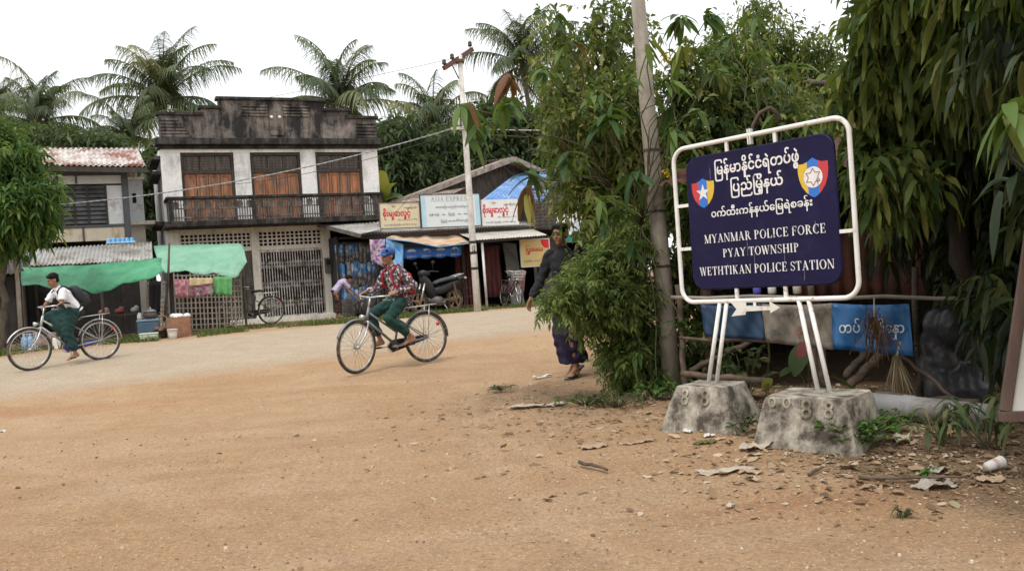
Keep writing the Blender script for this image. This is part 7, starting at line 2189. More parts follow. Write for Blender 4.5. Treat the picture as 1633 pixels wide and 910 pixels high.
# ------------------------------------------------------------------ coconut palms
M_PALM = leafmat('palm_leaf', [(0, (.065, .095, .058)), (.5, (.12, .16, .092)), (.8, (.18, .21, .115)), (1, (.27, .25, .11))], .3, .5)  # greens lightened, distant haze put into the leaf colour
M_PTRUNK = pm('palm_trunk', (.17, .14, .115), .9, .3, 5, stretch=(1, 1, 3), bmp=.4, bdist=.02)
def palm(label, px, py, d, frond_px, seed, n=24, droop=.9, yellow=.08, lean=(0, 0), upright=0.2):
    rg = rng_(seed); c = P(px, py, d); base = Vector((c.x + lean[0], c.y + lean[1], .2))
    t = thing('coconut_palm', label, 'palm', base, group='coconut palms behind the houses')
    mb = MB(); rnd = random.Random(seed); limb(mb, base, c, .2, .12, rnd, 9, wob=.05, seg=10); mb.build('trunk', M_PTRUNK, t, smooth=True)
    FL = frond_px / F * d
    LV = Leaves(); rc = MB()
    for i in range(n):
        az = i * 2.399963 + rg.uniform(-.25, .25); f = i / n
        el = 1.42 - 1.6 * f ** 1.1 + rg.uniform(-.25, .25) + upright * .3
        L = FL * rg.uniform(.75, 1.2) * (1 - .2 * (f < .15))
        m = 16; pts = []; p = np.array(c) + np.array([0, 0, .1 * FL * (1 - f)]); e = el
        for s in range(m + 1):
            pts.append(p.copy()); dr = np.array([math.cos(az) * math.cos(e), math.sin(az) * math.cos(e), math.sin(e)])
            p = p + dr * L / m; e -= droop * (1.15 / m) * (0.15 + 1.9 * s / m) * (1.1 if e > -1.2 else .1)
        pts = np.array(pts); rc.tube([Vector(q) for q in pts], [.035 * (1 - .8 * s / m) + .006 for s in range(m + 1)], 5)
        nl = 48; s_ = np.linspace(.1, .995, nl); x = s_ * m; k = np.minimum(x.astype(int), m - 1); fr = (x - k)[:, None]
        q = pts[k] * (1 - fr) + pts[k + 1] * fr; T = nrm(pts[k + 1] - pts[k])
        side = nrm(np.cross(T, np.array([0, 0, 1.]) + 1e-3)); upn = np.cross(side, T)
        ll = FL * .28 * np.sin(np.pi * np.clip(s_ * .85 + .12, 0, 1)) ** .7 * rg.uniform(.85, 1.1, nl)
        ti = np.full(nl, (rg.uniform(.75, 1) if rg.random() < yellow + .3 * (f > .85) else rg.uniform(.05, .7)))
        tw = rg.uniform(-.35, .35)
        for sg in (-1, 1):
            dirs = nrm(side * sg * .8 + T * .6 + upn * (.25 + tw * sg) + np.array([0, 0, -.55]) + rg.normal(0, .09, (nl, 3)))
            LV.add(*leaf_arrays(q, dirs, ll, np.full(nl, .06 * FL / 3.5 + .012), np.clip(ti + rg.normal(0, .06, nl), 0, 1), 3, .75, .35, 0, 'tip', rg, .15))
    rc.build('leaf_ribs', pm('palm_rib', (.16, .15, .06), .7, .2, 6), t, smooth=True)
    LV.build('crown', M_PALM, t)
    return t
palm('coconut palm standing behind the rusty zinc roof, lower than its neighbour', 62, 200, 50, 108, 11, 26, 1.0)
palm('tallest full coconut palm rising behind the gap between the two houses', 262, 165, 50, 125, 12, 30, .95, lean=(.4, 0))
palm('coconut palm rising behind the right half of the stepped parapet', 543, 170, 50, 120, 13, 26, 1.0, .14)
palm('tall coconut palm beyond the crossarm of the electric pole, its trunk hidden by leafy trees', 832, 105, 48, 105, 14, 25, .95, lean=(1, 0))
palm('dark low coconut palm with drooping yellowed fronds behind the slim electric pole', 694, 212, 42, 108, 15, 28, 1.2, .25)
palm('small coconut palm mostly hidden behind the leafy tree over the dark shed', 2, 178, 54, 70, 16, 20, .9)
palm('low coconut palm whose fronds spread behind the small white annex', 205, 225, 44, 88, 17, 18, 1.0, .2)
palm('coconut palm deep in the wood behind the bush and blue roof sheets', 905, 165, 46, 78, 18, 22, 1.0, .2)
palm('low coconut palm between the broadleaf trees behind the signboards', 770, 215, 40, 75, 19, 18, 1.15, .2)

# ------------------------------------------------------------------ broadleaf trees behind the houses
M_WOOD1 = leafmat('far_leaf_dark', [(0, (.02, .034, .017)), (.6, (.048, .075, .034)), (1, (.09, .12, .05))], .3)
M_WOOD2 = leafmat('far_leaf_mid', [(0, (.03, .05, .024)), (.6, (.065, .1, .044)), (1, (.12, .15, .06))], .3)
lf = dict(k=6, tl=.5, L=.34, W=.14, spread=1., down=.25, seg=2, droop=.4, fold=.2)
def far_tree(label, px, d, py_fork, blobs, seed, mat=M_WOOD1, r=.22):
    b = on_ground(px, d); f = P(px, py_fork, d)
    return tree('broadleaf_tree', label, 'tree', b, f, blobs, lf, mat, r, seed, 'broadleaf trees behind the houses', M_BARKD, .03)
far_tree('dark bushy tree directly behind the right flank of the shop house', 650, 34, 330, [(640, 222, 34, 45, 40, 2.0, 420), (655, 280, 34, 60, 50, 2.2, 620), (615, 255, 35, 35, 40, 1.6, 260)], 31)
far_tree('dark tree behind the slim electric pole, under the drooping palm', 730, 36, 330, [(720, 235, 36, 50, 45, 2.0, 500), (745, 285, 36, 65, 45, 2.0, 520), (700, 300, 35, 60, 38, 2., 420)], 32, M_WOOD2)
far_tree('broad dark tree above the brown gable', 815, 37, 330, [(800, 195, 37, 55, 45, 2.2, 560), (850, 215, 37, 55, 50, 2.2, 560), (805, 255, 37, 80, 45, 2.4, 640)], 33)
far_tree('tree behind the board wall and the bush, next to the blue roof sheets', 905, 35, 330, [(905, 205, 35, 55, 55, 2.0, 560), (930, 270, 35, 60, 50, 2.0, 560), (985, 230, 36, 60, 60, 2, 560)], 34, M_WOOD2)
far_tree('dark tree filling the gap between annex and shop house', 236, 30, 380, [(236, 300, 30, 28, 50, 1.5, 420), (225, 372, 30, 30, 45, 1.4, 420), (248, 262, 31, 22, 30, 1.2, 200)], 35)
far_tree('low tree behind the zinc roof of the left house', 120, 38, 330, [(70, 225, 38, 70, 30, 2.2, 480), (160, 232, 38, 55, 28, 2, 420), (20, 225, 38, 45, 40, 2, 380)], 36, M_WOOD2)
far_tree('distant tree seen between bush and pole beyond the shops', 1060, 40, 330, [(1040, 250, 40, 60, 80, 2.5, 700), (1110, 270, 40, 70, 80, 2.5, 700), (1000, 340, 39, 60, 50, 2.5, 460)], 37)

def far_wood():
    rg = rng_(55); LV = Leaves(); pp, dd = [], []
    for x in np.arange(9, 75, 3.2):
        y = 44 - .25 * x + rg.uniform(-3, 3); h = rg.uniform(4.5, 8.5); n = 130
        v = nrm(rg.normal(0, 1, (n, 3))); r = rg.uniform(0, 1, n) ** .4
        pp.append(np.array([x, y, .3 + h * .55]) + v * r[:, None] * np.array([3.0, 3.0, h * .48])); dd.append(nrm(v + rg.normal(0, .5, (n, 3)) - np.array([0, 0, .3])))
    twig_leaves(LV, np.concatenate(pp), np.concatenate(dd), rg, 6, .8, .6, .26, seg=2)
    o = LV.build('far_wood', M_WOOD2); stuff(o); tag(o, 'far wood closing the view beyond the shed and the thicket', 'trees')
far_wood()
# banana plant beside the shop house
def banana():
    b = on_ground(617, 28.2); t = thing('banana_plant', 'banana plant with one yellowing leaf against the flank of the shop house', 'plant', b)
    top = P(612, 330, 28); one(lambda m: m.tube([b, b.lerp(top, .5), top], [.13, .1, .07], 10), 'stem', pm('banana_stem', (.2, .22, .09), .7, .2, 5), t, smooth=True)
    LV = Leaves(); rg = rng_(3)
    pts = [(612, 320, 606, 262, 1), (615, 322, 630, 275, .9), (610, 325, 640, 300, .5), (612, 325, 595, 280, .3)]
    pos = np.array([P(a, b_, 28) for a, b_, _, _, _ in pts]); dr = np.array([P(c, e, 27.6) - P(a, b_, 28) for a, b_, c, e, _ in pts]); L = np.linalg.norm(dr, axis=1) * 1.15
    LV.add(*leaf_arrays(pos, dr, L, np.full(4, .55), np.array([q[4] for q in pts]), 8, .3, .35, .05, 'oval', rg, .3))
    LV.build('leaves', leafmat('banana_leaf', [(0, (.06, .12, .03)), (.6, (.12, .19, .05)), (1, (.34, .30, .05))], .35), t)
banana()

# ------------------------------------------------------------------ leafy tree at the left edge
M_LEFT = leafmat('long_green_leaf', [(0, (.03, .08, .02)), (.5, (.075, .155, .034)), (1, (.18, .26, .06))], .3)
tree('leafy_tree', 'leafy green tree with long drooping leaves growing over the dark shed beside the green stall', 'tree', on_ground(-5, 17.6), P(5, 400, 17.6),
     [(-8, 215, 17.4, 42, 26, .8, 160), (10, 262, 17.2, 50, 36, .9, 300), (34, 312, 17.0, 42, 34, .8, 260), (-8, 345, 17.2, 56, 30, .8, 240), (42, 350, 17.1, 28, 22, .6, 100), (-70, 310, 17.6, 70, 90, 1.0, 240), (56, 245, 17.1, 16, 10, .3, 22), (74, 290, 17.0, 12, 8, .3, 20), (66, 330, 17., 14, 8, .3, 22), (12, 385, 17.2, 16, 14, .4, 26)],
     dict(k=10, tl=.3, L=.19, W=.058, spread=1.1, down=.12, seg=3, droop=.5, fold=.3, wav=.05, tint=(0, 1), roll=.7), M_LEFT, .09, 41, None, M_BARK, .05)

# ------------------------------------------------------------------ the thicket round the concrete pole
M_FINE = leafmat('fine_leaf', [(0, (.038, .068, .022)), (.5, (.115, .155, .042)), (.85, (.215, .245, .068)), (1, (.31, .28, .085))], .38)
M_BUSH = leafmat('bush_leaflet', [(0, (.058, .105, .03)), (.5, (.14, .2, .056)), (1, (.27, .31, .09))], .35)
M_DARKB = leafmat('dark_leaflet', [(0, (.03, .056, .02)), (.5, (.088, .124, .036)), (.85, (.17, .2, .055)), (1, (.26, .235, .07))], .34)
M_MANGO = leafmat('mango_leaf', [(0, (.025, .065, .018)), (.55, (.06, .12, .03)), (.8, (.13, .2, .045)), (.9, (.27, .27, .05)), (.93, (.17, .075, .035)), (1, (.14, .035, .03))], .3, .5, .25)
tree('leafy_tree', 'tall fine-leaved tree growing just behind the concrete pole', 'tree', on_ground(1012, 9.3), P(1000, 420, 9.3),
     [(955, 75, 9.4, 60, 55, .7, 100), (985, 20, 9.6, 60, 40, .6, 50), (905, 130, 9.1, 48, 60, .6, 70), (985, 150, 9.3, 75, 70, .8, 190), (930, 215, 9.0, 60, 50, .7, 120), (1010, 250, 9.3, 75, 70, .8, 200), (970, 325, 9.2, 72, 52, .7, 190), (958, 355, 8.9, 26, 26, .4, 50), (912, 285, 9.0, 34, 28, .4, 70), (890, 45, 9.3, 28, 32, .4, 26)],
     dict(k=11, tl=.26, L=.088, W=.036, spread=1.1, down=.12, seg=2, droop=.35, fold=.3, prof='oval', roll=.7), M_FINE, .05, 51, None, M_BARK, .1)
tree('bush', 'bright green feathery bush at the foot of the concrete pole, hiding the walking man', 'bush', on_ground(1005, 8.5), P(1000, 560, 8.5),
     [(968, 425, 8.2, 52, 36, .45, 130), (936, 450, 8.0, 34, 24, .4, 90), (905, 474, 7.9, 28, 14, .25, 50), (985, 475, 8.2, 52, 42, .5, 160), (1020, 540, 8.4, 38, 52, .45, 140), (995, 560, 8.3, 34, 38, .4, 90), (1020, 600, 8.4, 38, 22, .35, 80), (1000, 378, 8.5, 50, 36, .5, 120), (955, 505, 8.1, 28, 26, .3, 44)],
     dict(k=4, tl=.13, L=.06, W=.024, spread=.95, down=.05, seg=2, droop=.4, fold=.25, compound=4, tint=(.1, 1)), M_BUSH, .03, 52, None, M_TWIG, .14)
def flowers(spots, par_label):
    for i, (x, y, d) in enumerate(spots):
        t = thing('flower', par_label[i], 'flower', P(x, y, d)); LV = Leaves(); rg = rng_(i + 70); n = 12
        pos = np.repeat(np.array(P(x, y, d))[None], n, 0) + rg.normal(0, .015, (n, 3)); dr = rg.normal(0, 1, (n, 3)) + np.array([0, -.6, 0])
        LV.add(*leaf_arrays(pos, dr, np.full(n, .05), np.full(n, .035), rg.uniform(0, 1, n), 2, .3, .3, 0, 'oval', rg)); LV.build('petals', leafmat('yellow_petal', [(0, (.7, .5, .02)), (1, (.8, .62, .05))], .3) if i == 0 else bpy.data.materials['yellow_petal'], t)
        one(lambda m: m.tube([P(x, y, d), P(x, y, d) + Vector((0, .05, .06))], .003, 5), 'stalk', M_TWIG, t)
flowers([(1061, 90, 7.9), (1083, 102, 7.9), (1063, 277, 7.9)], ['yellow blossom high beside the concrete pole, uppermost of three', 'yellow blossom a little lower and farther from the concrete pole', 'yellow blossom low beside the corner of the sign frame'])
tree('leafy_tree', 'dark feathery trumpet-flower tree filling the space behind the sign', 'tree', on_ground(1150, 9.2), P(1140, 420, 9.2),
     [(1095, 130, 8.9, 55, 70, .6, 170), (1110, 220, 8.9, 60, 60, .6, 190), (1190, 170, 9.3, 70, 60, .7, 210), (1250, 210, 9.3, 70, 55, .7, 200), (1100, 320, 8.7, 55, 70, .6, 200), (1180, 250, 9.4, 80, 30, .5, 110), (1300, 230, 9.5, 50, 55, .6, 140), (1090, 430, 8.6, 40, 70, .5, 150), (1170, 95, 9.5, 45, 45, .5, 80), (1110, 540, 8.5, 40, 60, .4, 110)],
     dict(k=11, tl=.24, L=.095, W=.038, spread=1.1, down=.18, seg=2, droop=.4, fold=.3, prof='oval', roll=.7), M_DARKB, .05, 53, None, M_BARKD, .08)
tree('leafy_tree', 'airy small-leaved tree farther back above the sign, sky showing through it', 'tree', on_ground(1260, 15.5), P(1250, 330, 15.5),
     [(1215, 60, 15.5, 55, 45, 1.0, 200), (1270, 95, 15.5, 60, 50, 1.1, 300), (1310, 150, 15.0, 45, 60, 1.0, 240), (1180, 115, 15.5, 55, 50, 1.0, 230), (1240, 165, 15.5, 90, 45, 1.1, 340), (1330, 80, 15.0, 30, 50, .8, 110), (1210, 15, 15.5, 35, 20, .6, 50), (1150, 60, 15.4, 30, 35, .6, 60)],
     dict(k=7, tl=.32, L=.12, W=.05, spread=1., down=.15, seg=2, droop=.4, fold=.25), M_FINE, .12, 54, None, M_BARKD, .1)
# mango saplings with big rosettes of leaves
def rosettes(label, base, spots, seed, stem_r=.011, mat=None, name='mango_sapling', mid=None):
    rg = rng_(seed); rnd = random.Random(seed)
    t = thing(name, label, 'tree', base); mb = MB(); LV = Leaves(); mid = mid or Vector(base).lerp(P(*spots[0][:3]), .6)
    limb(mb, base, mid, stem_r, stem_r * .75, rnd, 7)
    for x, y, d, n, L, t0, t1, hang in spots:
        p = P(x, y, d); limb(mb, mid, p, stem_r * .6, .005, rnd, 8, .05, wob=.1, seg=6)
        pos = np.repeat(np.array(p)[None], n, 0) + rg.normal(0, .025, (n, 3)); dr = nrm(rg.normal(0, 1, (n, 3)) * np.array([1, 1, .5])); dr[:, 2] -= hang
        ll = L * rg.uniform(.75, 1.2, n)
        LV.add(*leaf_arrays(pos, nrm(dr), ll, ll * .33, rg.uniform(t0, t1, n), 5, .38, .3, .04, 'lance', rg, .35))
    mb.build('stem', M_TWIG if stem_r < .015 else M_BARK, t, smooth=True); LV.build('leaves', mat or M_MANGO, t)
    return t
rosettes('mango sapling reaching its big leaf whorls across in front of the slim electric pole', on_ground(1050, 8.75),
         [(905, 250, 6.9, 12, .2, .1, .75, .3), (745, 172, 6.2, 9, .2, .55, .95, .8), (752, 205, 6.2, 7, .17, .2, .8, .6), (815, 118, 6.4, 9, .19, .93, 1.0, 1.0), (800, 165, 6.3, 10, .18, .3, .97, .6), (845, 275, 6.5, 14, .2, .0, .5, .35), (868, 110, 6.6, 10, .17, .3, .8, .5), (905, 70, 6.8, 10, .16, .3, .97, .4), (838, 300, 6.3, 5, .2, .9, .96, 1.4), (780, 195, 6.3, 8, .17, .3, .85, .5), (885, 25, 6.8, 9, .14, .3, .8, .3)], 61, mid=P(975, 300, 8.2))
rosettes('mango sapling with dark whorls and one pale whorl beside the concrete pole', on_ground(1052, 8.5),
         [(972, 190, 7.4, 13, .26, .05, .5, .25), (955, 318, 7.3, 8, .2, .7, .86, .4), (990, 335, 7.4, 14, .22, .1, .6, .3), (1010, 390, 7.6, 14, .2, .2, .7, .3), (1085, 80, 7.6, 8, .2, .8, .92, 1.0), (1078, 205, 7.6, 9, .22, .6, .8, .6), (1062, 170, 7.7, 9, .2, .2, .6, .4), (1085, 30, 7.8, 14, .2, .3, .7, .2), (1130, 25, 7.9, 12, .2, .3, .7, .3), (1010, 280, 7.4, 12, .22, .0, .4, .4), (1048, 610, 7.8, 9, .14, .3, .7, .1), (1020, 560, 7.9, 12, .16, .2, .7, .1), (1085, 520, 7.6, 11, .15, .1, .6, .2), (1036, 70, 7.5, 6, .2, .7, .86, .9), (1000, 130, 7.6, 10, .17, .5, .8, .2), (950, 150, 7.5, 10, .17, .5, .82, .2), (1070, 130, 7.6, 9, .17, .55, .82, .3), (1110, 180, 7.7, 10, .18, .5, .8, .2), (1090, 300, 7.5, 9, .17, .4, .8, .3), (930, 260, 7.4, 9, .17, .45, .8, .2), (1140, 110, 7.8, 9, .17, .5, .84, .2)], 62, mid=P(1022, 360, 8.1))
rosettes('mango sapling lifting two bright whorls above the top rail of the sign', on_ground(1215, 8.2),
         [(1258, 108, 7.6, 11, .22, .55, .84, .3), (1240, 190, 7.8, 10, .19, .6, .84, .3), (1205, 85, 7.8, 9, .18, .3, .7, .3), (1285, 195, 7.7, 9, .18, .5, .82, .3), (1225, 130, 8.0, 10, .2, .2, .6, .4), (1165, 60, 7.9, 9, .2, .4, .8, .3), (1200, 25, 8.0, 8, .17, .3, .93, .4)], 63)
# thick loop of dead vine over the sign
pts = [P(1197, 225, 5.85), P(1201, 200, 5.85), P(1212, 180, 5.8), P(1228, 172, 5.8), P(1240, 182, 5.8), P(1245, 204, 5.82)]
sm = []
for i in range(len(pts) - 1):
    for f in (0, .33, .66): sm.append(pts[i].lerp(pts[i + 1], f))
tag(MB().tube(sm, .014, 7).build('vine', M_LOG, smooth=True), 'brown loop of dead vine standing over the top rail of the sign', 'vine')

# ------------------------------------------------------------------ drooping mast tree at the right edge
M_ASH = leafmat('mast_tree_leaf', [(0, (.025, .055, .015)), (.4, (.075, .12, .028)), (.4, (.065, .11, .028)), (.8, (.145, .19, .045)), (1, (.24, .24, .065))], .35, .6, .2)
tree('mast_tree', 'drooping tree with long wavy yellow-green leaves hanging beside the top of the sign frame', 'tree', on_ground(1545, 6.35), P(1510, 200, 6.3),
     [(1400, 15, 5.7, 50, 50, .4, 62), (1470, 35, 5.5, 75, 55, .5, 95), (1570, 40, 5.2, 85, 60, .5, 100), (1385, 105, 5.9, 36, 42, .4, 44), (1470, 125, 5.8, 75, 42, .5, 76), (1580, 125, 5.4, 60, 42, .4, 50), (1412, 225, 5.9, 34, 42, .35, 44), (1416, 278, 5.8, 36, 34, .35, 44), (1690, 30, 5.2, 80, 90, .6, 70),
      (1520, -130, 5.2, 180, 100, .9, 200), (1660, -150, 4.3, 190, 130, .9, 260)],  # crown lobes above the view, added to shade what hangs below
     dict(k=8, tl=.22, L=.165, W=.054, spread=1.1, down=.4, seg=6, droop=.65, fold=.3, wav=.2, roll=.6), M_ASH, .09, 81, None, M_BARKD, .12, down=.5)
M_SHADELEAF = leafmat('shade_toned_leaf', [(0, (.008, .018, .007)), (.6, (.02, .038, .013)), (.92, (.045, .065, .02)), (1, (.12, .13, .035))], .15, .5, .3)  # leaf colour darkened to hold the shade of the lower crown
tree('shade_toned_tree', 'dense tree with leaves coloured dark for shade standing over the grey pipe and notice board', 'tree', on_ground(1600, 6.9), P(1600, 330, 6.9),
     [(1500, 225, 6.5, 70, 55, .45, 62), (1590, 245, 6.2, 75, 70, .5, 72), (1500, 335, 6.6, 60, 60, .4, 50), (1590, 370, 6.3, 60, 80, .5, 66), (1610, 490, 5.6, 40, 60, .35, 42), (1555, 450, 6.4, 40, 60, .35, 36), (1700, 250, 5.6, 90, 200, .8, 150), (1800, 60, 3.9, 170, 190, .8, 220), (1850, 380, 3.8, 150, 170, .7, 130)],  # lobes past the right border are unseen, added to cast shade
     dict(k=8, tl=.24, L=.17, W=.048, spread=1.1, down=.45, seg=5, droop=.7, fold=.3, wav=.12, roll=.6), M_SHADELEAF, .08, 82, None, M_BARKD, .12, down=.5)
rosettes('pale feathered branch hanging in from the right above the notice board', on_ground(1720, 4.1), [(1628, 165, 3.7, 10, .2, .62, .84, .7), (1600, 185, 3.8, 6, .2, .6, .84, .9)], 64, .012, M_MANGO, 'overhanging_branch')
limb_mb = MB(); limb(limb_mb, P(1290, 130, 9.0), P(1420, 150, 6.6), .028, .035, random.Random(2)); tag(limb_mb.build('dead_branch', M_BARK, smooth=True), 'bare grey branch sticking out of the drooping tree towards the sky gap', 'branch')

# ------------------------------------------------------------------ low plants
def weed(name, label, px, py, n, L, W, mat, seed, spread=.12, h=.15, prof='oval', seg=3, droop=.4, group=None, cat='plant', d=None, fold=.2, up=.5):
    b = gpt(px, py) if d is None else on_ground(px, d)
    rg = rng_(seed); rnd = random.Random(seed)
    t = thing(name, label, cat, b, group=group); mb = MB(); tips = []
    for i in range(n):
        a = rg.uniform(0, 6.283); r = spread * math.sqrt(rg.uniform(0, 1)); q = b + Vector((math.cos(a) * r, math.sin(a) * r * .7, 0)); q.z = zg(q.x, q.y) + h * rg.uniform(.4, 1.1)
        mb.tube([b + (q - b) * .1, b.lerp(q, .6) + Vector((0, 0, h * .15)), q], .0035, 5); tips.append(q)
    mb.build('stems', M_TWIG, t)
    LV = Leaves(); k = 3; pos = np.repeat(np.array(tips), k, 0); dr = rg.normal(0, 1, (len(pos), 3)); dr[:, 2] = np.abs(dr[:, 2]) * up - .1
    ll = L * rg.uniform(.7, 1.25, len(pos)); LV.add(*leaf_arrays(pos, nrm(dr), ll, ll * W, rg.uniform(0, 1, len(pos)), seg, droop, fold, 0, prof, rg, .3)); LV.build('leaves', mat, t)
    return t
M_WEED = leafmat('weed_leaf', [(0, (.05, .11, .025)), (1, (.12, .23, .05))], .3)
M_WEEDD = leafmat('dull_weed_leaf', [(0, (.03, .055, .02)), (.7, (.06, .09, .03)), (1, (.15, .14, .06))], .2)
weed('weed', 'bright green round-leaved weed growing against the near concrete block', 1375, 712, 100, .036, .9, M_WEED, 91, .25, .15)
weed('weed', 'small bright weed between pipe and near concrete block', 1418, 690, 40, .034, .9, M_WEED, 92, .16, .1)
weed('weed', 'little dark weed in the gap between the two concrete blocks', 1185, 690, 14, .045, .6, M_WEEDD, 93, .1, .09)
weed('weed', 'leafy weed at the foot of the concrete pole', 1045, 640, 26, .07, .5, M_WEED, 94, .2, .16)
weed('weed', 'narrow-leaved plant under the notice board with dull arching leaves', 1575, 715, 20, .15, .2, M_WEEDD, 95, .26, .26, 'lance', 5, .9)
weed('weed', 'dull weed with drying leaves in front of the pipe end', 1505, 712, 9, .12, .22, M_WEEDD, 96, .22, .2, 'lance', 5, .9)
weed('weed', 'tiny pale green sprig on the bare soil below the notice board', 1478, 760, 7, .04, .5, M_WEED, 97, .05, .05)
weed('weed', 'tiny tuft of grass blades on the bare dirt, nearest to the camera', 1438, 830, 12, .06, .12, M_WEEDD, 98, .05, .04, 'tip', 2, .5)
weed('weed', 'small dusty tuft beside the litter in front of the walking man', 800, 622, 16, .08, .2, M_WEEDD, 99, .14, .05, 'tip', 2, .6)
weed('weed', 'low green tuft on the edge of the dirt beneath the bush', 935, 648, 26, .1, .16, M_WEED, 100, .25, .1, 'tip', 3, .7)
weed('weed', 'ragged green tuft between bush and pale concrete block', 985, 650, 30, .1, .2, M_WEEDD, 101, .3, .12, 'lance', 3, .7)
M_CAL = leafmat('caladium_leaf', [(0, (.03, .06, .02)), (.55, (.06, .09, .025)), (.8, (.22, .05, .05)), (1, (.30, .06, .07))], .3)
def caladium(label, spots, seed, mat=M_CAL):
    rg = rng_(seed); x, y, d = spots[0][:3]; b = on_ground(x, d); t = thing('caladium', label, 'plant', b); mb = MB(); LV = Leaves()
    for x, y, d, L, dx, dz, ti in spots:
        p = P(x, y, d); mb.tube([b, b.lerp(p, .5) + Vector((0, 0, .05)), p], .005, 6)
        n = 1; dr = np.array([[dx, -.45, dz]])
        for tt, sc, of in ((ti * .5, 1.0, 0), (ti, .55, -.004)):
            LV.add(*leaf_arrays(np.array([p]) + np.array([[0, of, -of]]), nrm(dr), np.array([L * sc]), np.array([L * .62 * sc]), np.array([tt]), 6, .25, .25, 0, 'oval', rng_(seed), .05))
    mb.build('stems', M_TWIG, t); LV.build('leaves', mat, t)
caladium('red-hearted caladium behind the sign legs, its leaf pointing down', [(1285, 545, 6.3, .26, -.5, -.75, .85), (1270, 585, 6.3, .16, -.9, -.2, .5)], 5)
caladium('caladium with two broad reddish leaves just behind the near concrete block', [(1288, 603, 6.1, .17, .6, -.25, .95), (1320, 600, 6.1, .25, .95, -.35, .8)], 6)
M_YG = leafmat('yellow_green_leaf', [(0, (.2, .22, .05)), (1, (.32, .16, .1))], .3)
caladium('small yellow-green plant between the tops of the two concrete blocks', [(1222, 622, 5.85, .13, .1, .9, .3), (1225, 620, 5.85, .1, .8, .35, .4), (1220, 622, 5.85, .09, -.6, .2, .9)], 7, M_YG)
weed('weed', 'dark leafy weed behind the far sign legs', 1180, 590, 30, .09, .7, M_WEEDD, 102, .22, .4, d=7.3)

# ------------------------------------------------------------------ grass on the verges, gravel and leaf litter (uncountable)
def grass():
    rg = rng_(7); s = np.concatenate([rg.uniform(-3, 14, 13000), rg.uniform(-12, 30, 2500)]); q = 6.05 + np.abs(rg.normal(0, .85, len(s))) + .25 * np.sin(s * 1.7)
    x = RO.x + RU.x * s + RN.x * q; y = RO.y + RU.y * s + RN.y * q
    keep = vnoise(s * 1.2, q * 1.5, 3) > .34; x, y = x[keep], y[keep]; n = len(x)
    pos = np.stack([x, y, zg0(x, y) - .01], 1); d = rg.normal(0, .4, (n, 3)); d[:, 2] = 1
    LV = Leaves(); LV.add(*leaf_arrays(pos, d, rg.uniform(.1, .34, n), np.full(n, .018), rg.uniform(0, 1, n), 2, .5, .1, 0, 'tip', rg)); o = LV.build('verge_grass', leafmat('verge_grass_blade', [(0, (.05, .08, .02)), (.6, (.1, .14, .035)), (1, (.2, .19, .07))], .25)); stuff(o); tag(o, 'short green grass along the far verge of the road', 'grass')
grass()
def noise_z(x, y):
    q = road_c(x, y); rough = np.clip(1 - np.clip((q + .4) / .8, 0, 1) * np.clip((5.6 - q) / .5, 0, 1) * .75, .25, 1)
    return zg0(x, y) + ((vnoise(x * .8, y * .8, 1) - .5) * .05 + (vnoise(x * 2.3, y * 2.3, 2) - .5) * .022 + (vnoise(x * 6, y * 6, 3) - .5) * .012 + (vnoise(x * 15, y * 15, 4) - .5) * .007) * rough - .014 * tracks(x, y)
def gravel():
    rg = rng_(8); n = 9500
    r = np.exp(rg.uniform(np.log(2.2), np.log(16), n)); a = rg.uniform(-.62, .62, n); x, y = np.sin(a) * r, np.cos(a) * r
    sz = rg.lognormal(-5.35, .55, n).clip(.0022, .024); z = noise_z(x, y) + sz * .15
    o8 = np.array([(-1, -1, -1), (1, -1, -1), (1, 1, -1), (-1, 1, -1), (-.75, -.7, 1), (.7, -.75, 1), (.75, .7, 1), (-.7, .75, 1)], float) * .6
    V = o8[None] * (1 + rg.normal(0, .22, (n, 8, 3))) * sz[:, None, None] * np.array([1, 1, .62]); th = rg.uniform(0, 6.28, n); c, s = np.cos(th)[:, None], np.sin(th)[:, None]
    V = np.stack([V[..., 0] * c - V[..., 1] * s * .8, V[..., 0] * s + V[..., 1] * c, V[..., 2]], -1) + np.stack([x, y, z], -1)[:, None]
    f = np.array([(3, 2, 1, 0), (4, 5, 6, 7), (0, 1, 5, 4), (1, 2, 6, 5), (2, 3, 7, 6), (3, 0, 4, 7)]); Q = (f[None] + (np.arange(n) * 8)[:, None, None]).reshape(-1, 4)
    o = fast_mesh('gravel', V.reshape(-1, 3), Q, leafmat('gravel_stone', [(0, (.22, .135, .08)), (.4, (.38, .245, .15)), (.8, (.5, .37, .25)), (1, (.62, .55, .45))], 0.0, .9, .2), None, np.repeat(rg.uniform(0, 1, n), 8), False); stuff(o); tag(o, 'small stones and grit lying loose on the dirt', 'gravel')
gravel()
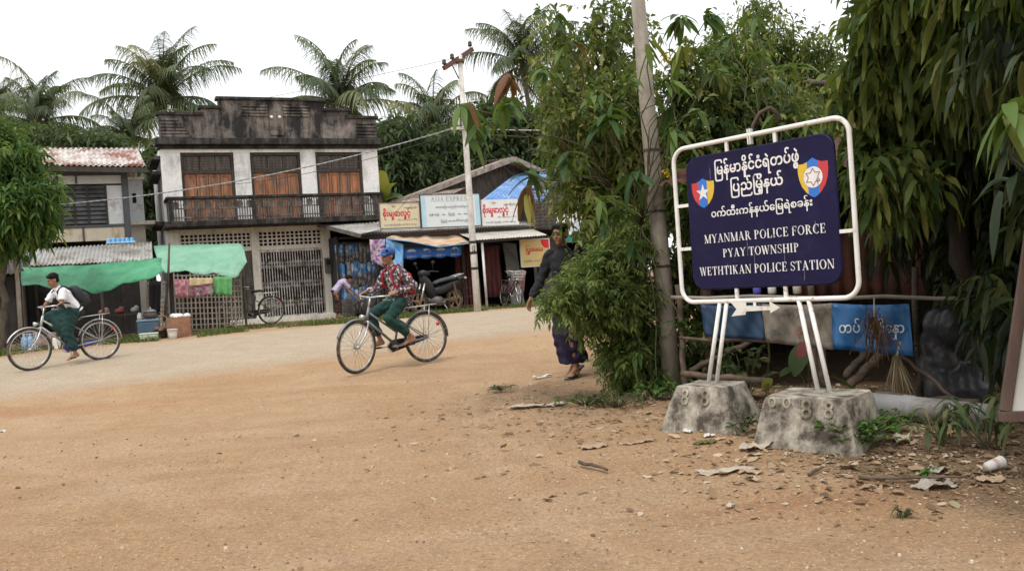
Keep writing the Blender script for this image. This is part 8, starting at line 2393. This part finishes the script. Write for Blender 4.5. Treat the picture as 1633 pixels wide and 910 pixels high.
def litter():
    rg = rng_(9); P_, n = [], 0
    zones_ = [(1.7, 5.0, .8, .55, 420), (2.3, 4.75, .7, .3, 800), (2.9, 4.5, .8, .4, 500), (2.6, 5.2, .9, .4, 520), (.9, 6.3, .6, .6, 160), (.1, 8.3, .8, .7, 260), (1.3, 7.4, 1.0, .7, 420), (2.7, 6.6, 1.1, .8, 700), (2.0, 7.0, 1.2, .7, 700), (3.2, 5.2, .6, .5, 500), (.0, 5.5, 2.5, 2.5, 60), (-1.2, 5, 2.5, 2, 30)]
    for cx, cy, sx, sy, k in zones_: P_.append(np.stack([rg.normal(cx, sx, k), rg.normal(cy, sy, k)], 1))
    p = np.concatenate(P_); p = p[p[:, 1] > 2.6]; n = len(p); pos = np.stack([p[:, 0], p[:, 1], noise_z(p[:, 0], p[:, 1]) + rg.uniform(.001, .006, n)], 1)
    d = rg.normal(0, 1, (n, 3)); d[:, 2] = rg.normal(0, .12, n); ll = rg.lognormal(-3.5, .5, n).clip(.012, .085)
    LV = Leaves(); LV.add(*leaf_arrays(pos, nrm(d), ll, ll * rg.uniform(.35, .7, n), rg.uniform(0, 1, n), 3, -.1, .25, .1, 'oval', rg, .3))
    o = LV.build('leaf_litter', leafmat('dead_leaf', [(0, (.15, .095, .058)), (.35, (.29, .185, .11)), (.7, (.42, .3, .19)), (.92, (.58, .47, .36)), (1, (.2, .18, .07))], .1, .8)); stuff(o); tag(o, 'dry brown leaves scattered over the soil below sign and bush', 'leaves')
litter()
# pieces of rubbish one can count
def scrap(label, px, py, w, l_, mat, seed, name='paper_scrap', cat='paper', rot=0., curl=.018, shape=None):
    b = gpt(px, py); rg = rng_(seed); n = 9; m = 7
    cr, sr = math.cos(rot), math.sin(rot); g = []
    for j in range(m + 1):
        row = []
        for i in range(n + 1):
            u, v = i / n - .5, j / m - .5
            k = 1 - .35 * abs(u * 2) ** 2.5 * (1 + .4 * math.sin(seed + v * 9)); x = u * w * (1 - .12 * math.cos(v * 7 + seed)); y = v * l_ * k
            X, Y = b.x + x * cr - y * sr, b.y + x * sr + y * cr
            row.append(Vector((X, Y, float(noise_z(np.array([X]), np.array([Y]))[0]) + .008 + curl * .7 * abs(math.sin(u * 4 + seed)) * (.4 + abs(v)) + .006 * math.sin(i * 2.1 + j * 1.7 + seed))))
        g.append(row)
    return tag(MB().sheet(g, .0015).build(name, mat, smooth=True), label, cat)
M_PAP = pm('dirty_paper', (.44, .375, .30), .8, .15, 12, (.34, .26, .18), .4, 16); M_PAPW = pm('white_paper', (.62, .6, .56), .7, .06, 12); M_CARD = pm('faded_card', (.42, .30, .2), .85, .2, 12, (.28, .19, .12), .4, 12); M_PLS = pm('grey_plastic_film', (.36, .32, .28), .35, .2, 10, (.3, .24, .18), .4, 9)
for a in [("long torn strip of pale paper on the dirt in front of the far block", 1158, 750, .32, .09, M_PAP, 1, 'paper_scrap', 'paper', -.25),
          ("dark curled leaf-shaped scrap at the end of the torn paper strip", 1196, 755, .13, .05, M_CARD, 2, 'paper_scrap', 'paper', -.4),
          ("crumpled grey-white paper at the foot of the near concrete block", 1205, 712, .2, .14, M_PAP, 3, 'paper_scrap', 'paper', .3, .05),
          ("small bright white paper slip upright near the pale block", 1096, 690, .05, .1, M_PAPW, 4, 'paper_scrap', 'paper', .3),
          ("small white crumb of paper right of the white slip", 1131, 696, .07, .05, M_PAPW, 5, 'paper_scrap', 'paper', .1),
          ("brownish square of card lying on the open dirt", 946, 714, .17, .14, M_CARD, 6, 'card_scrap', 'card', .2, .01),
          ("flat strip of brown card beside the square one", 1020, 710, .2, .04, M_CARD, 7, 'card_scrap', 'card', .05, .01),
          ("crumpled translucent plastic film on the soil below the notice board", 1490, 776, .2, .12, M_PLS, 8, 'plastic_film', 'plastic', .1, .05),
          ("pinkish paper scrap lying near the white cup", 1580, 764, .13, .09, M_CARD, 9, 'paper_scrap', 'paper', -.2, .02),
          ("pale plastic wrapper among the weeds by the pipe", 1438, 706, .14, .1, M_PAP, 10, 'wrapper', 'plastic', .9, .05),
          ("grey plastic wrapper in front of the dull weed", 1496, 752, .12, .08, M_PLS, 11, 'wrapper', 'plastic', .6, .05),
          ("pale crumpled paper beneath the bush edge, longest there", 858, 652, .5, .12, M_PAP, 12, 'paper_scrap', 'paper', .15, .03),
          ("small white paper on the dirt just ahead of the walking man", 866, 601, .2, .1, M_PAPW, 13, 'paper_scrap', 'paper', .2, .04),
          ("white paper scrap at the left border on open dirt", 3, 687, .09, .06, M_PAPW, 14, 'paper_scrap', 'paper', .1, .02),
          ("green fallen leaf lying before the gap between the blocks", 1125, 706, .14, .045, M_GREENL if False else pm('fallen_green_leaf', (.09, .11, .03), .6, .2, 10), 15, 'fallen_leaf', 'leaf', .05, .01),
          ("flat pale scrap behind the green fallen leaf", 880, 650, .14, .1, M_PAP, 16, 'paper_scrap', 'paper', .4, .02),
          ("pale scrap on the soil, second behind the litter heap", 1165, 810, .05, .03, M_PAP, 17, 'paper_scrap', 'paper', .4, .02)]: scrap(*a)
def cup():
    p = gpt(1586, 752); ax = Vector((.9, .35, .12)).normalized(); x = ax.orthogonal().normalized(); y = ax.cross(x); p.z += .04
    t = thing('paper_cup', 'white paper cup with red print lying on its side under the notice board', 'cup', p)
    R_ = lambda s, r: [p + ax * s + x * r * .82 * math.cos(2 * math.pi * k / 16) + y * r * .82 * math.sin(2 * math.pi * k / 16) for k in range(16)]
    MB().loft([R_(-.05, .028), R_(.05, .036), R_(.053, .039), R_(.056, .036), R_(.05, .033), R_(-.04, .026)]).build('body', M_PAPW, t, smooth=True)
    MB().loft([R_(-.012, .0325), R_(.012, .0345)], cap=False).build('printed_band', pm('faded_red_print', (.5, .36, .32), .6, .2, 40), t, smooth=True)
cup()
def sticks():
    for px0, py0, px1, py1, r, lab in ((1370, 765, 1545, 765, .009, 'long thin stick lying on the soil before the near block'), (925, 740, 968, 752, .012, 'short dark twig lying on the open dirt'), (1238, 690, 1262, 705, .012, 'short broken stick beside the near block'), (1290, 760, 1312, 748, .01, 'dark twig fragment before the near block')):
        a, b = gpt(px0, py0), gpt(px1, py1); a.z += .012; b.z += .016; pole_at(a, b, r, r * .7, lab, M_LOG, 'stick', 'stick', 7, .006)
sticks()
